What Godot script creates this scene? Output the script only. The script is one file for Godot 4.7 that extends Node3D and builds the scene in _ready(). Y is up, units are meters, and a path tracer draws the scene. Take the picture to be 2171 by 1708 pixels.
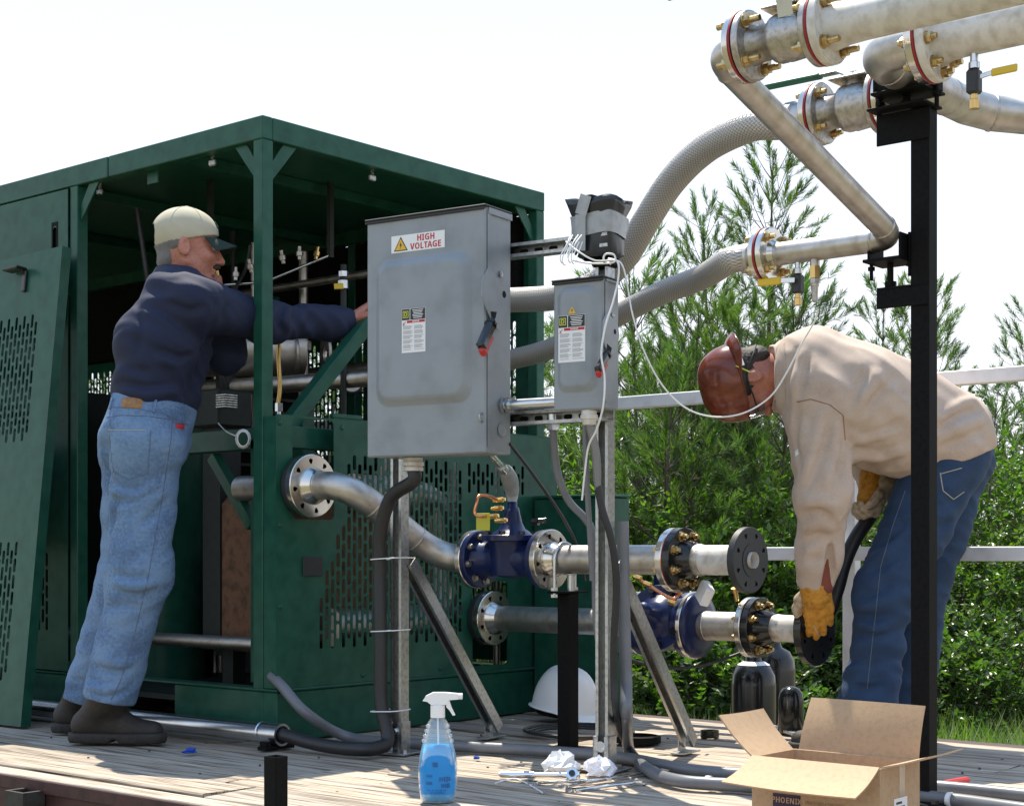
extends Node3D
# y = 0 is the deck of the trailer; x and z run along the trailer's sides (z lengthwise), metres.

const FPX := 3350.0
const CX := 1085.5
const HY := 1170.5
const TURN := 0.870919
var CAM := Vector3(-3.495, 0.63, 4.032)
var M := {}
var font: SystemFont
var font_bold: SystemFont
var rng := RandomNumberGenerator.new()
var used := {}
var UPV := Vector3.UP

func _ready() -> void:
	rng.seed = 4711
	font = SystemFont.new(); font.font_names = PackedStringArray(["Droid Sans"])
	font_bold = SystemFont.new(); font_bold.font_names = PackedStringArray(["Droid Sans"]); font_bold.font_weight = 700
	# ---- camera: level, with the lens shifted upwards as in the photograph
	var cam := Camera3D.new(); cam.name = "camera"
	var near := 0.1
	cam.projection = Camera3D.PROJECTION_FRUSTUM
	cam.near = near; cam.far = 900.0
	cam.size = near * 1708.0 / FPX
	cam.frustum_offset = Vector2(0.0, near * (HY - 854.0) / FPX)
	cam.position = CAM; cam.rotation.y = -TURN
	add_child(cam); cam.current = true
	# ---- sky, exposure
	var we := WorldEnvironment.new(); we.name = "environment"
	var env := Environment.new()
	env.background_mode = Environment.BG_SKY
	var sky := Sky.new(); var sm := ProceduralSkyMaterial.new()
	sm.sky_top_color = Color(0.60, 0.78, 1.0); sm.sky_horizon_color = Color(1.0, 1.0, 1.0); sm.sky_curve = 0.5
	sm.ground_bottom_color = Color(0.32, 0.33, 0.26); sm.ground_horizon_color = Color(0.62, 0.64, 0.60)
	sm.sun_angle_max = 1.0
	sky.sky_material = sm; env.sky = sky
	env.background_energy_multiplier = 0.77
	env.tonemap_mode = Environment.TONE_MAPPER_LINEAR
	env.tonemap_exposure = 1.7
	env.sdfgi_enabled = true; env.ssao_enabled = true; env.ssil_enabled = true
	we.environment = env; add_child(we)
	# ---- the sun stands behind the enclosure: its roof corner throws its shadow 0.93 m towards the camera
	var sun := DirectionalLight3D.new(); sun.name = "sun"
	sun.light_energy = 1.6; sun.light_color = Color(1.0, 0.965, 0.90); sun.light_angular_distance = 0.5
	sun.shadow_enabled = true
	add_child(sun)
	sun.look_at_from_position(Vector3(0.55, 2.09, -0.754) * 10.0, Vector3.ZERO, UPV)
	materials()
	ground_and_trailer()
	enclosure()
	switch_stand()
	pipework()
	manifold()
	people()
	small_things()
	vegetation()

# ---------------------------------------------------------------- pixels (of a 2171 x 1708 view) to places
func ray(u: float, v: float) -> Vector3:
	var fw := Vector3(sin(TURN), 0, -cos(TURN)); var rt := Vector3(cos(TURN), 0, sin(TURN))
	return fw + rt * ((u - CX) / FPX) + UPV * ((HY - v) / FPX)
func pt(u: float, v: float, d: float) -> Vector3: return CAM + ray(u, v) * d
func onx(u: float, v: float, x: float) -> Vector3:
	var r := ray(u, v); return CAM + r * ((x - CAM.x) / r.x)
func ony(u: float, v: float, y: float) -> Vector3:
	var r := ray(u, v); return CAM + r * ((y - CAM.y) / r.y)
func onz(u: float, v: float, z: float) -> Vector3:
	var r := ray(u, v); return CAM + r * ((z - CAM.z) / r.z)
func onframe(u: float, v: float, t: Transform3D, zc: float) -> Vector3:
	var r := ray(u, v); var n := t.basis.z
	var p := CAM + r * ((t.origin + n * zc - CAM).dot(n) / r.dot(n))
	return t.affine_inverse() * p

# ---------------------------------------------------------------- mesh builder
class B:
	var v := PackedVector3Array()
	var n := PackedVector3Array()
	var t := PackedVector2Array()
	var ix := PackedInt32Array()
	var xf := Transform3D.IDENTITY
	func vert(p: Vector3, q: Vector3, u := Vector2.ZERO) -> int:
		v.append(xf * p); n.append((xf.basis * q).normalized()); t.append(u)
		return v.size() - 1
	func tri3(a: Vector3, b: Vector3, c: Vector3, q: Vector3) -> void:
		var i := vert(a, q); vert(b, q); vert(c, q)
		ix.append_array([i, i + 1, i + 2])
	func face(a: Vector3, b: Vector3, c: Vector3, d: Vector3, q: Vector3, ua := Vector2.ZERO, ub := Vector2.RIGHT, uc := Vector2.ONE, ud := Vector2.DOWN) -> void:
		var i := vert(a, q, ua); vert(b, q, ub); vert(c, q, uc); vert(d, q, ud)
		ix.append_array([i, i + 1, i + 2, i, i + 2, i + 3])
	func box(c: Vector3, s: Vector3, bev := 0.0, bs := Basis.IDENTITY) -> void:
		var h := s * 0.5
		bev = minf(bev, minf(h.x, minf(h.y, h.z)) * 0.9)
		var old := xf
		xf = xf * Transform3D(bs, c)
		for ax in 3:
			for sg in [-1.0, 1.0]:
				var nn := Vector3.ZERO; nn[ax] = sg
				var a1 := (ax + 1) % 3; var a2 := (ax + 2) % 3
				var q: Array = []
				for k in 4:
					var p := Vector3.ZERO
					p[ax] = sg * h[ax]
					p[a1] = (h[a1] - bev) * (-1.0 if k == 0 or k == 3 else 1.0)
					p[a2] = (h[a2] - bev) * (-1.0 if k < 2 else 1.0)
					q.append(p)
				face(q[0], q[1], q[2], q[3], nn)
		if bev > 0.0:
			for ax in 3:
				var a1 := (ax + 1) % 3; var a2 := (ax + 2) % 3
				for s1 in [-1.0, 1.0]:
					for s2 in [-1.0, 1.0]:
						var p := Vector3.ZERO; p[a1] = s1 * h[a1]; p[a2] = s2 * (h[a2] - bev)
						var r := Vector3.ZERO; r[a1] = s1 * (h[a1] - bev); r[a2] = s2 * h[a2]
						var e := Vector3.ZERO; e[ax] = h[ax] - bev
						var nn := Vector3.ZERO; nn[a1] = s1; nn[a2] = s2
						face(p - e, p + e, r + e, r - e, nn.normalized())
			for sx in [-1.0, 1.0]:
				for sy in [-1.0, 1.0]:
					for sz in [-1.0, 1.0]:
						tri3(Vector3(sx * h.x, sy * (h.y - bev), sz * (h.z - bev)), Vector3(sx * (h.x - bev), sy * h.y, sz * (h.z - bev)), Vector3(sx * (h.x - bev), sy * (h.y - bev), sz * h.z), Vector3(sx, sy, sz).normalized())
		xf = old
	func span(a: Vector3, b: Vector3, bev := 0.0) -> void:      # a box from corner to corner
		box((a + b) * 0.5, (b - a).abs(), bev)
	func bar(a: Vector3, b: Vector3, w: float, hgt: float, upw := Vector3.UP, bev := 0.002) -> void:   # a straight bar with a rectangular section
		var z := (b - a).normalized(); var x := upw.cross(z)
		if x.length() < 0.01: x = Vector3.RIGHT.cross(z)
		x = x.normalized(); var y := z.cross(x)
		box((a + b) * 0.5, Vector3(w, hgt, a.distance_to(b)), bev, Basis(x, y, z))
	func tube(p: Array, r, seg := 12, caps := true, vscale := 1.0) -> void:
		var m := p.size(); var d: Array = []
		for i in m:
			var a: Vector3 = p[maxi(i - 1, 0)]; var b: Vector3 = p[mini(i + 1, m - 1)]
			d.append((b - a).normalized())
		var x: Vector3 = d[0].cross(Vector3.UP)
		if x.length() < 0.05: x = d[0].cross(Vector3.RIGHT)
		x = x.normalized()
		var start := v.size(); var len := 0.0
		for i in m:
			x = (x - d[i] * x.dot(d[i])).normalized()
			var y: Vector3 = d[i].cross(x)
			var rr: float = r[i] if r is Array else r
			if i > 0: len += (p[i] as Vector3).distance_to(p[i - 1])
			for k in seg + 1:
				var ang := TAU * k / seg
				var q: Vector3 = x * cos(ang) + y * sin(ang)
				vert(p[i] + q * rr, q, Vector2(float(k) / seg, len * vscale))
		for i in m - 1:
			for k in seg:
				var a := start + i * (seg + 1) + k; var b := a + seg + 1
				ix.append_array([a, b, b + 1, a, b + 1, a + 1])
		if caps:
			for e in [0, m - 1]:
				var q: Vector3 = d[e] * (-1.0 if e == 0 else 1.0)
				var c0 := vert(p[e], q)
				for k in seg + 1: vert(xf.affine_inverse() * v[start + e * (seg + 1) + k], q)
				for k in seg: ix.append_array([c0, c0 + 1 + k, c0 + 2 + k])
	func lathe(prof: Array, at: Vector3, axis: Vector3, seg := 24, smooth := false, phase := 0.0) -> void:   # prof: Vector2(radius, distance along the axis)
		var z := axis.normalized(); var x := z.cross(Vector3.UP)
		if x.length() < 0.05: x = z.cross(Vector3.RIGHT)
		x = x.normalized(); var y := z.cross(x)
		var m := prof.size()
		for i in m - 1:
			var a: Vector2 = prof[i]; var b: Vector2 = prof[i + 1]
			if a.distance_to(b) < 1e-6: continue
			var na := Vector2(b.y - a.y, a.x - b.x).normalized(); var nb := na
			if smooth:
				if i > 0: na = (na + Vector2(a.y - prof[i - 1].y, prof[i - 1].x - a.x).normalized()).normalized()
				if i < m - 2: nb = (nb + Vector2(prof[i + 2].y - b.y, b.x - prof[i + 2].x).normalized()).normalized()
			var s := v.size()
			for k in seg + 1:
				var ang := TAU * k / seg + phase
				var q := x * cos(ang) + y * sin(ang)
				vert(at + q * a.x + z * a.y, q * na.x + z * na.y, Vector2(float(k) / seg, a.y))
				vert(at + q * b.x + z * b.y, q * nb.x + z * nb.y, Vector2(float(k) / seg, b.y))
			for k in seg:
				var j := s + 2 * k
				ix.append_array([j, j + 1, j + 3, j, j + 3, j + 2])
	func hexa(at: Vector3, axis: Vector3, r: float, h: float, phase := 0.0) -> void:      # a six-sided nut or bolt head
		var z := axis.normalized(); var x := z.cross(Vector3.UP)
		if x.length() < 0.05: x = z.cross(Vector3.RIGHT)
		x = x.normalized(); var y := z.cross(x)
		var q: Array = []
		for k in 6:
			var ang := TAU * k / 6.0 + phase
			q.append(at + (x * cos(ang) + y * sin(ang)) * r)
		for k in 6:
			var a: Vector3 = q[k]; var b: Vector3 = q[(k + 1) % 6]
			face(a, b, b + z * h, a + z * h, ((a + b) * 0.5 - at).normalized())
			tri3(at + z * h, a + z * h, b + z * h, z); tri3(at, a, b, -z)
	func flange(at: Vector3, axis: Vector3, R: float, th: float, bore: float, nb: int, bc: float, hr: float, phase := 0.0) -> void:   # a ring with real bolt holes
		var z := axis.normalized(); var x := z.cross(Vector3.UP)
		if x.length() < 0.05: x = z.cross(Vector3.RIGHT)
		x = x.normalized(); var y := z.cross(x)
		var ch := 0.0025
		lathe([Vector2(R - ch, 0), Vector2(R, ch), Vector2(R, th - ch), Vector2(R - ch, th)], at, z, 40)
		lathe([Vector2(bore, th), Vector2(bore, 0)], at, z, 24)
		var half := PI / nb
		for s in nb:
			var mid := TAU * s / nb + phase
			var outer: Array = []; var hole: Array = []
			for k in 6: outer.append(Vector2(R - ch, mid - half + 2.0 * half * k / 5.0))
			for k in 6: outer.append(Vector2(bore, mid + half - 2.0 * half * k / 5.0))
			var c := Vector2(cos(mid), sin(mid)) * bc
			var o2: Array = []
			for q in outer: o2.append(Vector2(cos(q.y), sin(q.y)) * q.x)
			for q in o2: hole.append(c + (q - c).normalized() * hr)
			for k in 12:
				var k2 := (k + 1) % 12
				for side in [0.0, th]:
					var nn := z if side > 0.0 else -z
					var a: Vector2 = o2[k]; var b: Vector2 = o2[k2]; var e: Vector2 = hole[k2]; var f: Vector2 = hole[k]
					face(at + x * a.x + y * a.y + z * side, at + x * b.x + y * b.y + z * side, at + x * e.x + y * e.y + z * side, at + x * f.x + y * f.y + z * side, nn)
				var h1: Vector2 = hole[k]; var h2: Vector2 = hole[k2]; var hm := c - (h1 + h2) * 0.5
				face(at + x * h1.x + y * h1.y, at + x * h2.x + y * h2.y, at + x * h2.x + y * h2.y + z * th, at + x * h1.x + y * h1.y + z * th, (x * hm.x + y * hm.y).normalized())
	func prism(poly: PackedVector2Array, fr: Transform3D, depth: float) -> void:
		var old := xf; xf = xf * fr
		var tr := Geometry2D.triangulate_polygon(poly)
		for k in range(0, tr.size(), 3):
			var a := poly[tr[k]]; var b := poly[tr[k + 1]]; var c := poly[tr[k + 2]]
			tri3(Vector3(a.x, a.y, depth), Vector3(b.x, b.y, depth), Vector3(c.x, c.y, depth), Vector3(0, 0, 1))
			tri3(Vector3(a.x, a.y, 0), Vector3(b.x, b.y, 0), Vector3(c.x, c.y, 0), Vector3(0, 0, -1))
		var cw := 1.0 if Geometry2D.is_polygon_clockwise(poly) else -1.0
		for k in poly.size():
			var a := poly[k]; var b := poly[(k + 1) % poly.size()]
			var q := Vector3(-(b.y - a.y), b.x - a.x, 0) * cw
			if q.length() < 1e-9: continue
			face(Vector3(a.x, a.y, 0), Vector3(b.x, b.y, 0), Vector3(b.x, b.y, depth), Vector3(a.x, a.y, depth), q.normalized())
		xf = old
	func panel(fr: Transform3D, w: float, h: float, th: float, holes: Array, rounded := true) -> void:   # a sheet (0..w, 0..h, 0..-th) with openings cut through
		var old := xf; xf = xf * fr
		var xs: Array = [0.0, w]; var ys: Array = [0.0, h]
		for r in holes:
			xs.append(r.position.x); xs.append(r.end.x); ys.append(r.position.y); ys.append(r.end.y)
		xs = _uniq(xs); ys = _uniq(ys)
		for j in ys.size() - 1:
			var ym: float = (ys[j] + ys[j + 1]) * 0.5
			var row: Array = []
			for r in holes:
				if r.position.y < ym and r.end.y > ym: row.append(Vector2(r.position.x, r.end.x))
			row.sort_custom(func(a, b): return a.x < b.x)
			var x0 := 0.0
			row.append(Vector2(w, w))
			for s in row:
				if s.x > x0 + 1e-6:
					face(Vector3(x0, ys[j], 0), Vector3(s.x, ys[j], 0), Vector3(s.x, ys[j + 1], 0), Vector3(x0, ys[j + 1], 0), Vector3(0, 0, 1))
					face(Vector3(x0, ys[j], -th), Vector3(s.x, ys[j], -th), Vector3(s.x, ys[j + 1], -th), Vector3(x0, ys[j + 1], -th), Vector3(0, 0, -1))
				x0 = maxf(x0, s.y)
		for r in holes:
			var a: Vector2 = r.position; var b: Vector2 = r.end
			var cut := minf(minf(b.x - a.x, b.y - a.y) * 0.3, 0.012) if rounded else 0.0
			var loop: Array = [Vector2(a.x + cut, a.y), Vector2(b.x - cut, a.y), Vector2(b.x, a.y + cut), Vector2(b.x, b.y - cut), Vector2(b.x - cut, b.y), Vector2(a.x + cut, b.y), Vector2(a.x, b.y - cut), Vector2(a.x, a.y + cut)]
			if rounded:
				var cor: Array = [Vector2(b.x, a.y), b, Vector2(a.x, b.y), a]
				for k in 4:
					var p: Vector2 = loop[(2 * k + 1) % 8]; var q: Vector2 = loop[(2 * k + 2) % 8]; var c: Vector2 = cor[k]
					for side in [0.0, -th]:
						tri3(Vector3(p.x, p.y, side), Vector3(c.x, c.y, side), Vector3(q.x, q.y, side), Vector3(0, 0, 1.0 if side == 0.0 else -1.0))
			var mid := (a + b) * 0.5
			for k in 8:
				var p: Vector2 = loop[k]; var q: Vector2 = loop[(k + 1) % 8]
				if p.distance_to(q) < 1e-6: continue
				var nn := Vector2(-(q.y - p.y), q.x - p.x)
				if nn.dot(mid - p) < 0: nn = -nn
				face(Vector3(p.x, p.y, 0), Vector3(q.x, q.y, 0), Vector3(q.x, q.y, -th), Vector3(p.x, p.y, -th), Vector3(nn.x, nn.y, 0).normalized())
		face(Vector3(0, 0, 0), Vector3(w, 0, 0), Vector3(w, 0, -th), Vector3(0, 0, -th), Vector3.DOWN)
		face(Vector3(0, h, 0), Vector3(w, h, 0), Vector3(w, h, -th), Vector3(0, h, -th), Vector3.UP)
		face(Vector3(0, 0, 0), Vector3(0, h, 0), Vector3(0, h, -th), Vector3(0, 0, -th), Vector3.LEFT)
		face(Vector3(w, 0, 0), Vector3(w, h, 0), Vector3(w, h, -th), Vector3(w, 0, -th), Vector3.RIGHT)
		xf = old
	func _uniq(a: Array) -> Array:
		a.sort(); var r: Array = []
		for q in a:
			if r.is_empty() or q - r[-1] > 1e-6: r.append(q)
		return r
	func grid(p: Array, nu: int, nv: int, closed := false) -> void:   # a smooth sheet through nu x nv points
		var s := v.size()
		for j in nv:
			for i in nu:
				var a: Vector3 = p[j * nu + (i + 1 if i < nu - 1 else (1 if closed else i))]; var b: Vector3 = p[j * nu + (i - 1 if i > 0 else (nu - 2 if closed else i))]
				var c: Vector3 = p[mini(j + 1, nv - 1) * nu + i]; var d: Vector3 = p[maxi(j - 1, 0) * nu + i]
				var q := (a - b).cross(c - d)
				vert(p[j * nu + i], q.normalized() if q.length() > 1e-12 else Vector3.UP, Vector2(float(i) / (nu - 1), float(j) / (nv - 1)))
		for j in nv - 1:
			for i in nu - 1:
				var k := s + j * nu + i
				ix.append_array([k, k + 1, k + nu + 1, k, k + nu + 1, k + nu])
	func add(o: B) -> void:
		var s := v.size()
		v.append_array(o.v); n.append_array(o.n); t.append_array(o.t)
		for i in o.ix: ix.append(i + s)
	func mesh() -> ArrayMesh:
		var k := 0
		while k < ix.size():
			var a := ix[k]; var b := ix[k + 1]; var c := ix[k + 2]
			if (v[b] - v[a]).cross(v[c] - v[a]).dot(n[a] + n[b] + n[c]) > 0.0:
				ix[k + 1] = c; ix[k + 2] = b
			k += 3
		var arr := []; arr.resize(Mesh.ARRAY_MAX)
		arr[Mesh.ARRAY_VERTEX] = v; arr[Mesh.ARRAY_NORMAL] = n; arr[Mesh.ARRAY_TEX_UV] = t; arr[Mesh.ARRAY_INDEX] = ix
		var m := ArrayMesh.new()
		m.add_surface_from_arrays(Mesh.PRIMITIVE_TRIANGLES, arr)
		return m

func curve(p: Array, per := 6) -> Array:       # a smooth line through points
	var r: Array = []
	for i in p.size() - 1:
		var a: Vector3 = p[maxi(i - 1, 0)]; var b: Vector3 = p[i]; var c: Vector3 = p[i + 1]; var d: Vector3 = p[mini(i + 2, p.size() - 1)]
		for k in per:
			var t := float(k) / per
			r.append(b.cubic_interpolate(c, a, d, t))
	r.append(p[-1])
	return r

# ---------------------------------------------------------------- scene tree
func numbered(called: String) -> String:
	if not used.has(called):
		used[called] = 0
		return called
	used[called] += 1
	return "%s_%03d" % [called, used[called]]
func thing(called: String, label: String, category: String, base := Vector3.ZERO, group := "") -> Node3D:
	var o := Node3D.new(); o.name = numbered(called); add_child(o)
	o.position = base
	o.set_meta("label", label); o.set_meta("category", category)
	if group: o.set_meta("group", group)
	return o
func part(parent: Node3D, called: String, b: B, m: Material) -> MeshInstance3D:
	var o := MeshInstance3D.new(); o.name = called
	o.mesh = b.mesh(); o.material_override = m
	parent.add_child(o, true)
	if parent != self: o.global_transform = Transform3D.IDENTITY
	return o
func single(called: String, b: B, m: Material, label: String, category: String, group := "") -> MeshInstance3D:
	var o := part(self, numbered(called), b, m)
	o.set_meta("label", label); o.set_meta("category", category)
	if group: o.set_meta("group", group)
	return o
func setting(called: String, b: B, m: Material) -> MeshInstance3D:
	var o := part(self, numbered(called), b, m)
	o.set_meta("kind", "structure")
	return o
func text(parent: Node3D, s: String, height: float, fr: Transform3D, m: Material, bold := true) -> void:
	var tm := TextMesh.new()
	tm.text = s; tm.font = font_bold if bold else font
	tm.font_size = 32; tm.pixel_size = height / 23.0; tm.depth = 0.0006
	tm.curve_step = 2.0
	var o := MeshInstance3D.new(); o.name = "lettering"; o.mesh = tm; o.material_override = m
	parent.add_child(o, true); o.global_transform = fr

# ---------------------------------------------------------------- materials
func lin(r: float, g: float, b: float) -> Color: return Color(r, g, b).linear_to_srgb()
func noise_image(seed_: int, freq: float, oct := 4, size := 512, kind := FastNoiseLite.TYPE_SIMPLEX_SMOOTH) -> Image:
	var f := FastNoiseLite.new(); f.seed = seed_; f.frequency = freq; f.fractal_octaves = oct; f.noise_type = kind
	return f.get_seamless_image(size, size)
func ramp(img: Image, stops: Array) -> ImageTexture:         # stops: [position, colour] pairs; grey levels to colours
	var g := Gradient.new(); g.offsets = PackedFloat32Array(); g.colors = PackedColorArray()
	var off := PackedFloat32Array(); var col := PackedColorArray()
	for s in stops: off.append(s[0]); col.append(s[1])
	g.offsets = off; g.colors = col
	var lut := PackedByteArray(); lut.resize(768)
	for i in 256:
		var c := g.sample(i / 255.0)
		lut[3 * i] = c.r8; lut[3 * i + 1] = c.g8; lut[3 * i + 2] = c.b8
	img.convert(Image.FORMAT_L8)
	var src := img.get_data(); var out := PackedByteArray(); out.resize(src.size() * 3)
	for i in src.size():
		var k := src[i] * 3
		out[3 * i] = lut[k]; out[3 * i + 1] = lut[k + 1]; out[3 * i + 2] = lut[k + 2]
	return ImageTexture.create_from_image(Image.create_from_data(img.get_width(), img.get_height(), false, Image.FORMAT_RGB8, out))
func bumps(img: Image, strength: float) -> ImageTexture:
	var c := img.duplicate() as Image
	c.convert(Image.FORMAT_RGBA8); c.bump_map_to_normal_map(strength)
	return ImageTexture.create_from_image(c)
func plain(c: Color, rough: float, metal := 0.0) -> StandardMaterial3D:
	var m := StandardMaterial3D.new(); m.albedo_color = c; m.roughness = rough; m.metallic = metal
	return m
func mottled(c: Color, rough: float, metal: float, tex: Texture2D, scale: float, nrm: Texture2D = null, nstr := 0.3, world := true) -> StandardMaterial3D:
	var m := plain(c, rough, metal)
	m.albedo_texture = tex
	m.uv1_triplanar = true; m.uv1_world_triplanar = world; m.uv1_scale = Vector3.ONE * scale
	if nrm:
		m.normal_enabled = true; m.normal_texture = nrm; m.normal_scale = nstr
	return m
func materials() -> void:
	var soft := noise_image(11, 0.006, 5); var fine := noise_image(12, 0.04, 4); var blot := noise_image(13, 0.012, 5)
	var wear := ramp(soft, [[0.0, Color(0.86, 0.86, 0.86)], [0.5, Color(0.97, 0.97, 0.97)], [1.0, Color(1, 1, 1)]])
	var stain := ramp(blot, [[0.0, Color(0.62, 0.58, 0.53)], [0.4, Color(0.88, 0.86, 0.83)], [0.62, Color(1, 1, 1)], [1.0, Color(0.93, 0.91, 0.87)]])
	var streak := ramp(blot, [[0.0, Color(0.80, 0.77, 0.73)], [0.4, Color(0.93, 0.92, 0.90)], [0.62, Color(1, 1, 1)], [1.0, Color(0.96, 0.95, 0.93)]])
	var grit := ramp(fine, [[0.0, Color(0.72, 0.72, 0.72)], [0.5, Color(0.95, 0.95, 0.95)], [1.0, Color(1, 1, 1)]])
	var fine_n := bumps(fine, 2.0); var soft_n := bumps(soft, 4.0)
	var dusty := ramp(noise_image(14, 0.02, 6), [[0.0, Color(0.74, 0.80, 0.78)], [0.45, Color(0.86, 0.92, 0.90)], [0.62, Color(0.92, 0.95, 0.93)], [0.8, Color(1, 0.98, 0.95)], [1.0, Color(1, 0.96, 0.9)]])
	M.green = mottled(lin(0.019, 0.090, 0.061), 0.30, 0.0, dusty, 1.1, soft_n, 0.06); M.green.metallic_specular = 0.32
	M.green_dark = M.green
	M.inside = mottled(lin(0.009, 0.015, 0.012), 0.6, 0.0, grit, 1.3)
	M.grey_box = mottled(lin(0.25, 0.275, 0.295), 0.36, 0.0, wear, 2.0, fine_n, 0.05)
	M.steel = mottled(lin(0.52, 0.495, 0.465), 0.44, 1.0, streak, 2.6, fine_n, 0.10)
	M.machined = mottled(lin(0.66, 0.63, 0.58), 0.20, 1.0, wear, 3.0)
	M.cast = mottled(lin(0.50, 0.47, 0.43), 0.44, 1.0, grit, 3.0, fine_n, 0.35)
	M.galv = mottled(lin(0.50, 0.51, 0.50), 0.40, 1.0, grit, 2.5, fine_n, 0.06)
	M.conduit = mottled(lin(0.62, 0.64, 0.66), 0.25, 1.0, wear, 3.0)
	M.pipe_white = mottled(lin(0.62, 0.595, 0.56), 0.5, 0.0, streak, 3.5)
	M.blue = plain(lin(0.006, 0.014, 0.066), 0.32); M.blue.clearcoat_enabled = true; M.blue.metallic_specular = 0.4; M.blue.clearcoat = 0.15; M.blue.clearcoat_roughness = 0.08
	M.black_paint = mottled(lin(0.008, 0.008, 0.008), 0.6, 0.0, grit, 3.0)
	M.black_paint.metallic_specular = 0.2
	M.iron = mottled(lin(0.030, 0.030, 0.031), 0.5, 0.0, stain, 3.0)
	M.shade_black = mottled(lin(0.012, 0.012, 0.011), 0.95, 0.0, grit, 3.0, fine_n, 0.6); M.shade_black.metallic_specular = 0.1  # near-black that puts the interior shade into the colour
	M.black_gloss = plain(lin(0.010, 0.010, 0.010), 0.18)
	M.black_flange = mottled(lin(0.022, 0.023, 0.025), 0.5, 0.0, grit, 6.0, fine_n, 0.2)
	M.rubber = mottled(lin(0.017, 0.017, 0.018), 0.5, 0.0, grit, 4.0)
	M.grey_pvc = mottled(lin(0.15, 0.155, 0.165), 0.38, 0.0, wear, 3.0)
	M.brass = plain(lin(0.62, 0.42, 0.16), 0.3, 1.0)
	M.zinc = mottled(lin(0.62, 0.47, 0.24), 0.32, 1.0, stain, 9.0)
	M.copper = plain(lin(0.74, 0.32, 0.17), 0.25, 1.0)
	M.gasket = plain(lin(0.30, 0.012, 0.016), 0.6)
	M.white_plastic = plain(lin(0.78, 0.78, 0.77), 0.35)
	M.white_wire = plain(lin(0.72, 0.72, 0.71), 0.5)
	M.white_paint = mottled(lin(0.74, 0.74, 0.75), 0.42, 0.0, wear, 2.0)
	M.label_white = plain(lin(0.74, 0.74, 0.74), 0.5)
	M.red = plain(lin(0.42, 0.018, 0.016), 0.4)
	M.red_ink = plain(lin(0.45, 0.02, 0.03), 0.6)
	M.ink = plain(lin(0.014, 0.014, 0.014), 0.5)
	M.yellow = plain(lin(0.62, 0.42, 0.02), 0.5)
	M.sign_yellow = plain(lin(0.70, 0.40, 0.03), 0.55)
	M.logo = plain(lin(0.50, 0.52, 0.06), 0.55)
	M.green_grip = plain(lin(0.008, 0.11, 0.06), 0.4)
	M.rust = mottled(lin(0.16, 0.075, 0.035), 0.7, 0.0, stain, 2.6, fine_n, 0.3)
	M.tape_grey = mottled(lin(0.36, 0.38, 0.40), 0.32, 0.0, wear, 8.0)
	M.bag_black = plain(lin(0.018, 0.021, 0.026), 0.3)
	M.hole = plain(lin(0.004, 0.004, 0.004), 0.9)
	M.ink_grey = plain(lin(0.12, 0.12, 0.12), 0.7)
	M.maroon = mottled(lin(0.055, 0.018, 0.018), 0.6, 0.0, stain, 3.0, fine_n, 0.3)
	M.frame = mottled(lin(0.035, 0.032, 0.029), 0.7, 0.0, stain, 3.0, fine_n, 0.3)
	M.tyre = plain(lin(0.02, 0.02, 0.02), 0.8)
	M.cardboard = mottled(lin(0.45, 0.305, 0.18), 0.75, 0.0, ramp(noise_image(31, 0.02, 4), [[0.0, Color(0.92, 0.91, 0.90)], [0.6, Color(1, 1, 1)], [1.0, Color(0.97, 0.96, 0.95)]]), 5.0, fine_n, 0.2)
	M.board_edge = plain(lin(0.33, 0.21, 0.115), 0.85)
	M.box_ink = plain(lin(0.035, 0.02, 0.06), 0.7)
	# braided steel: two crossing sets of flat wires
	var im := Image.create(128, 128, false, Image.FORMAT_L8)
	for y in 128:
		for x in 128:
			var a := fposmod((x + y) / 32.0, 1.0); var b := fposmod((x - y) / 32.0, 1.0)
			var over := (int(floor((x + y) / 32.0)) + int(floor((x - y) / 32.0 + 64.0))) % 2 == 0
			var q := a if over else b
			var w := fposmod((x - y if over else x + y) / 8.0, 1.0)
			im.set_pixel(x, y, Color.from_hsv(0, 0, clampf(0.25 + 0.6 * sin(q * PI) + 0.15 * sin(w * TAU), 0, 1)))
	M.braid = plain(lin(0.68, 0.66, 0.63), 0.40, 0.6)
	M.braid.albedo_texture = ramp(im, [[0.0, Color(0.20, 0.19, 0.18)], [0.45, Color(0.74, 0.72, 0.70)], [1.0, Color(1, 1, 1)]])
	M.braid.normal_enabled = true; M.braid.normal_texture = bumps(im, 3.0); M.braid.normal_scale = 1.2
	M.braid.uv1_scale = Vector3(6, 20, 1)
	M.mesh_grip = M.braid.duplicate(); M.mesh_grip.uv1_scale = Vector3(2, 30, 1)
	M.mesh_grip.albedo_color = lin(0.35, 0.35, 0.35)
	# weathered planks
	var grain := noise_image(21, 0.03, 5); var knots := noise_image(22, 0.008, 3)
	var gd := grain.get_data(); var kd := knots.get_data()
	for i in gd.size(): gd[i] = clampi(int(gd[i] * 0.72 + kd[i] * 0.28), 0, 255)
	grain = Image.create_from_data(512, 512, false, Image.FORMAT_L8, gd)
	var wood_t := ramp(grain.duplicate(), [[0.0, Color(0.20, 0.16, 0.13)], [0.28, Color(0.52, 0.46, 0.40)], [0.42, Color(0.86, 0.82, 0.76)], [0.7, Color(1, 0.98, 0.95)], [1.0, Color(0.80, 0.74, 0.68)]])
	var wood_n := bumps(grain, 5.0)
	var tones := [lin(0.37, 0.335, 0.295), lin(0.44, 0.40, 0.355), lin(0.31, 0.285, 0.26), lin(0.48, 0.435, 0.385), lin(0.39, 0.365, 0.335)]
	M.planks = []
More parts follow.
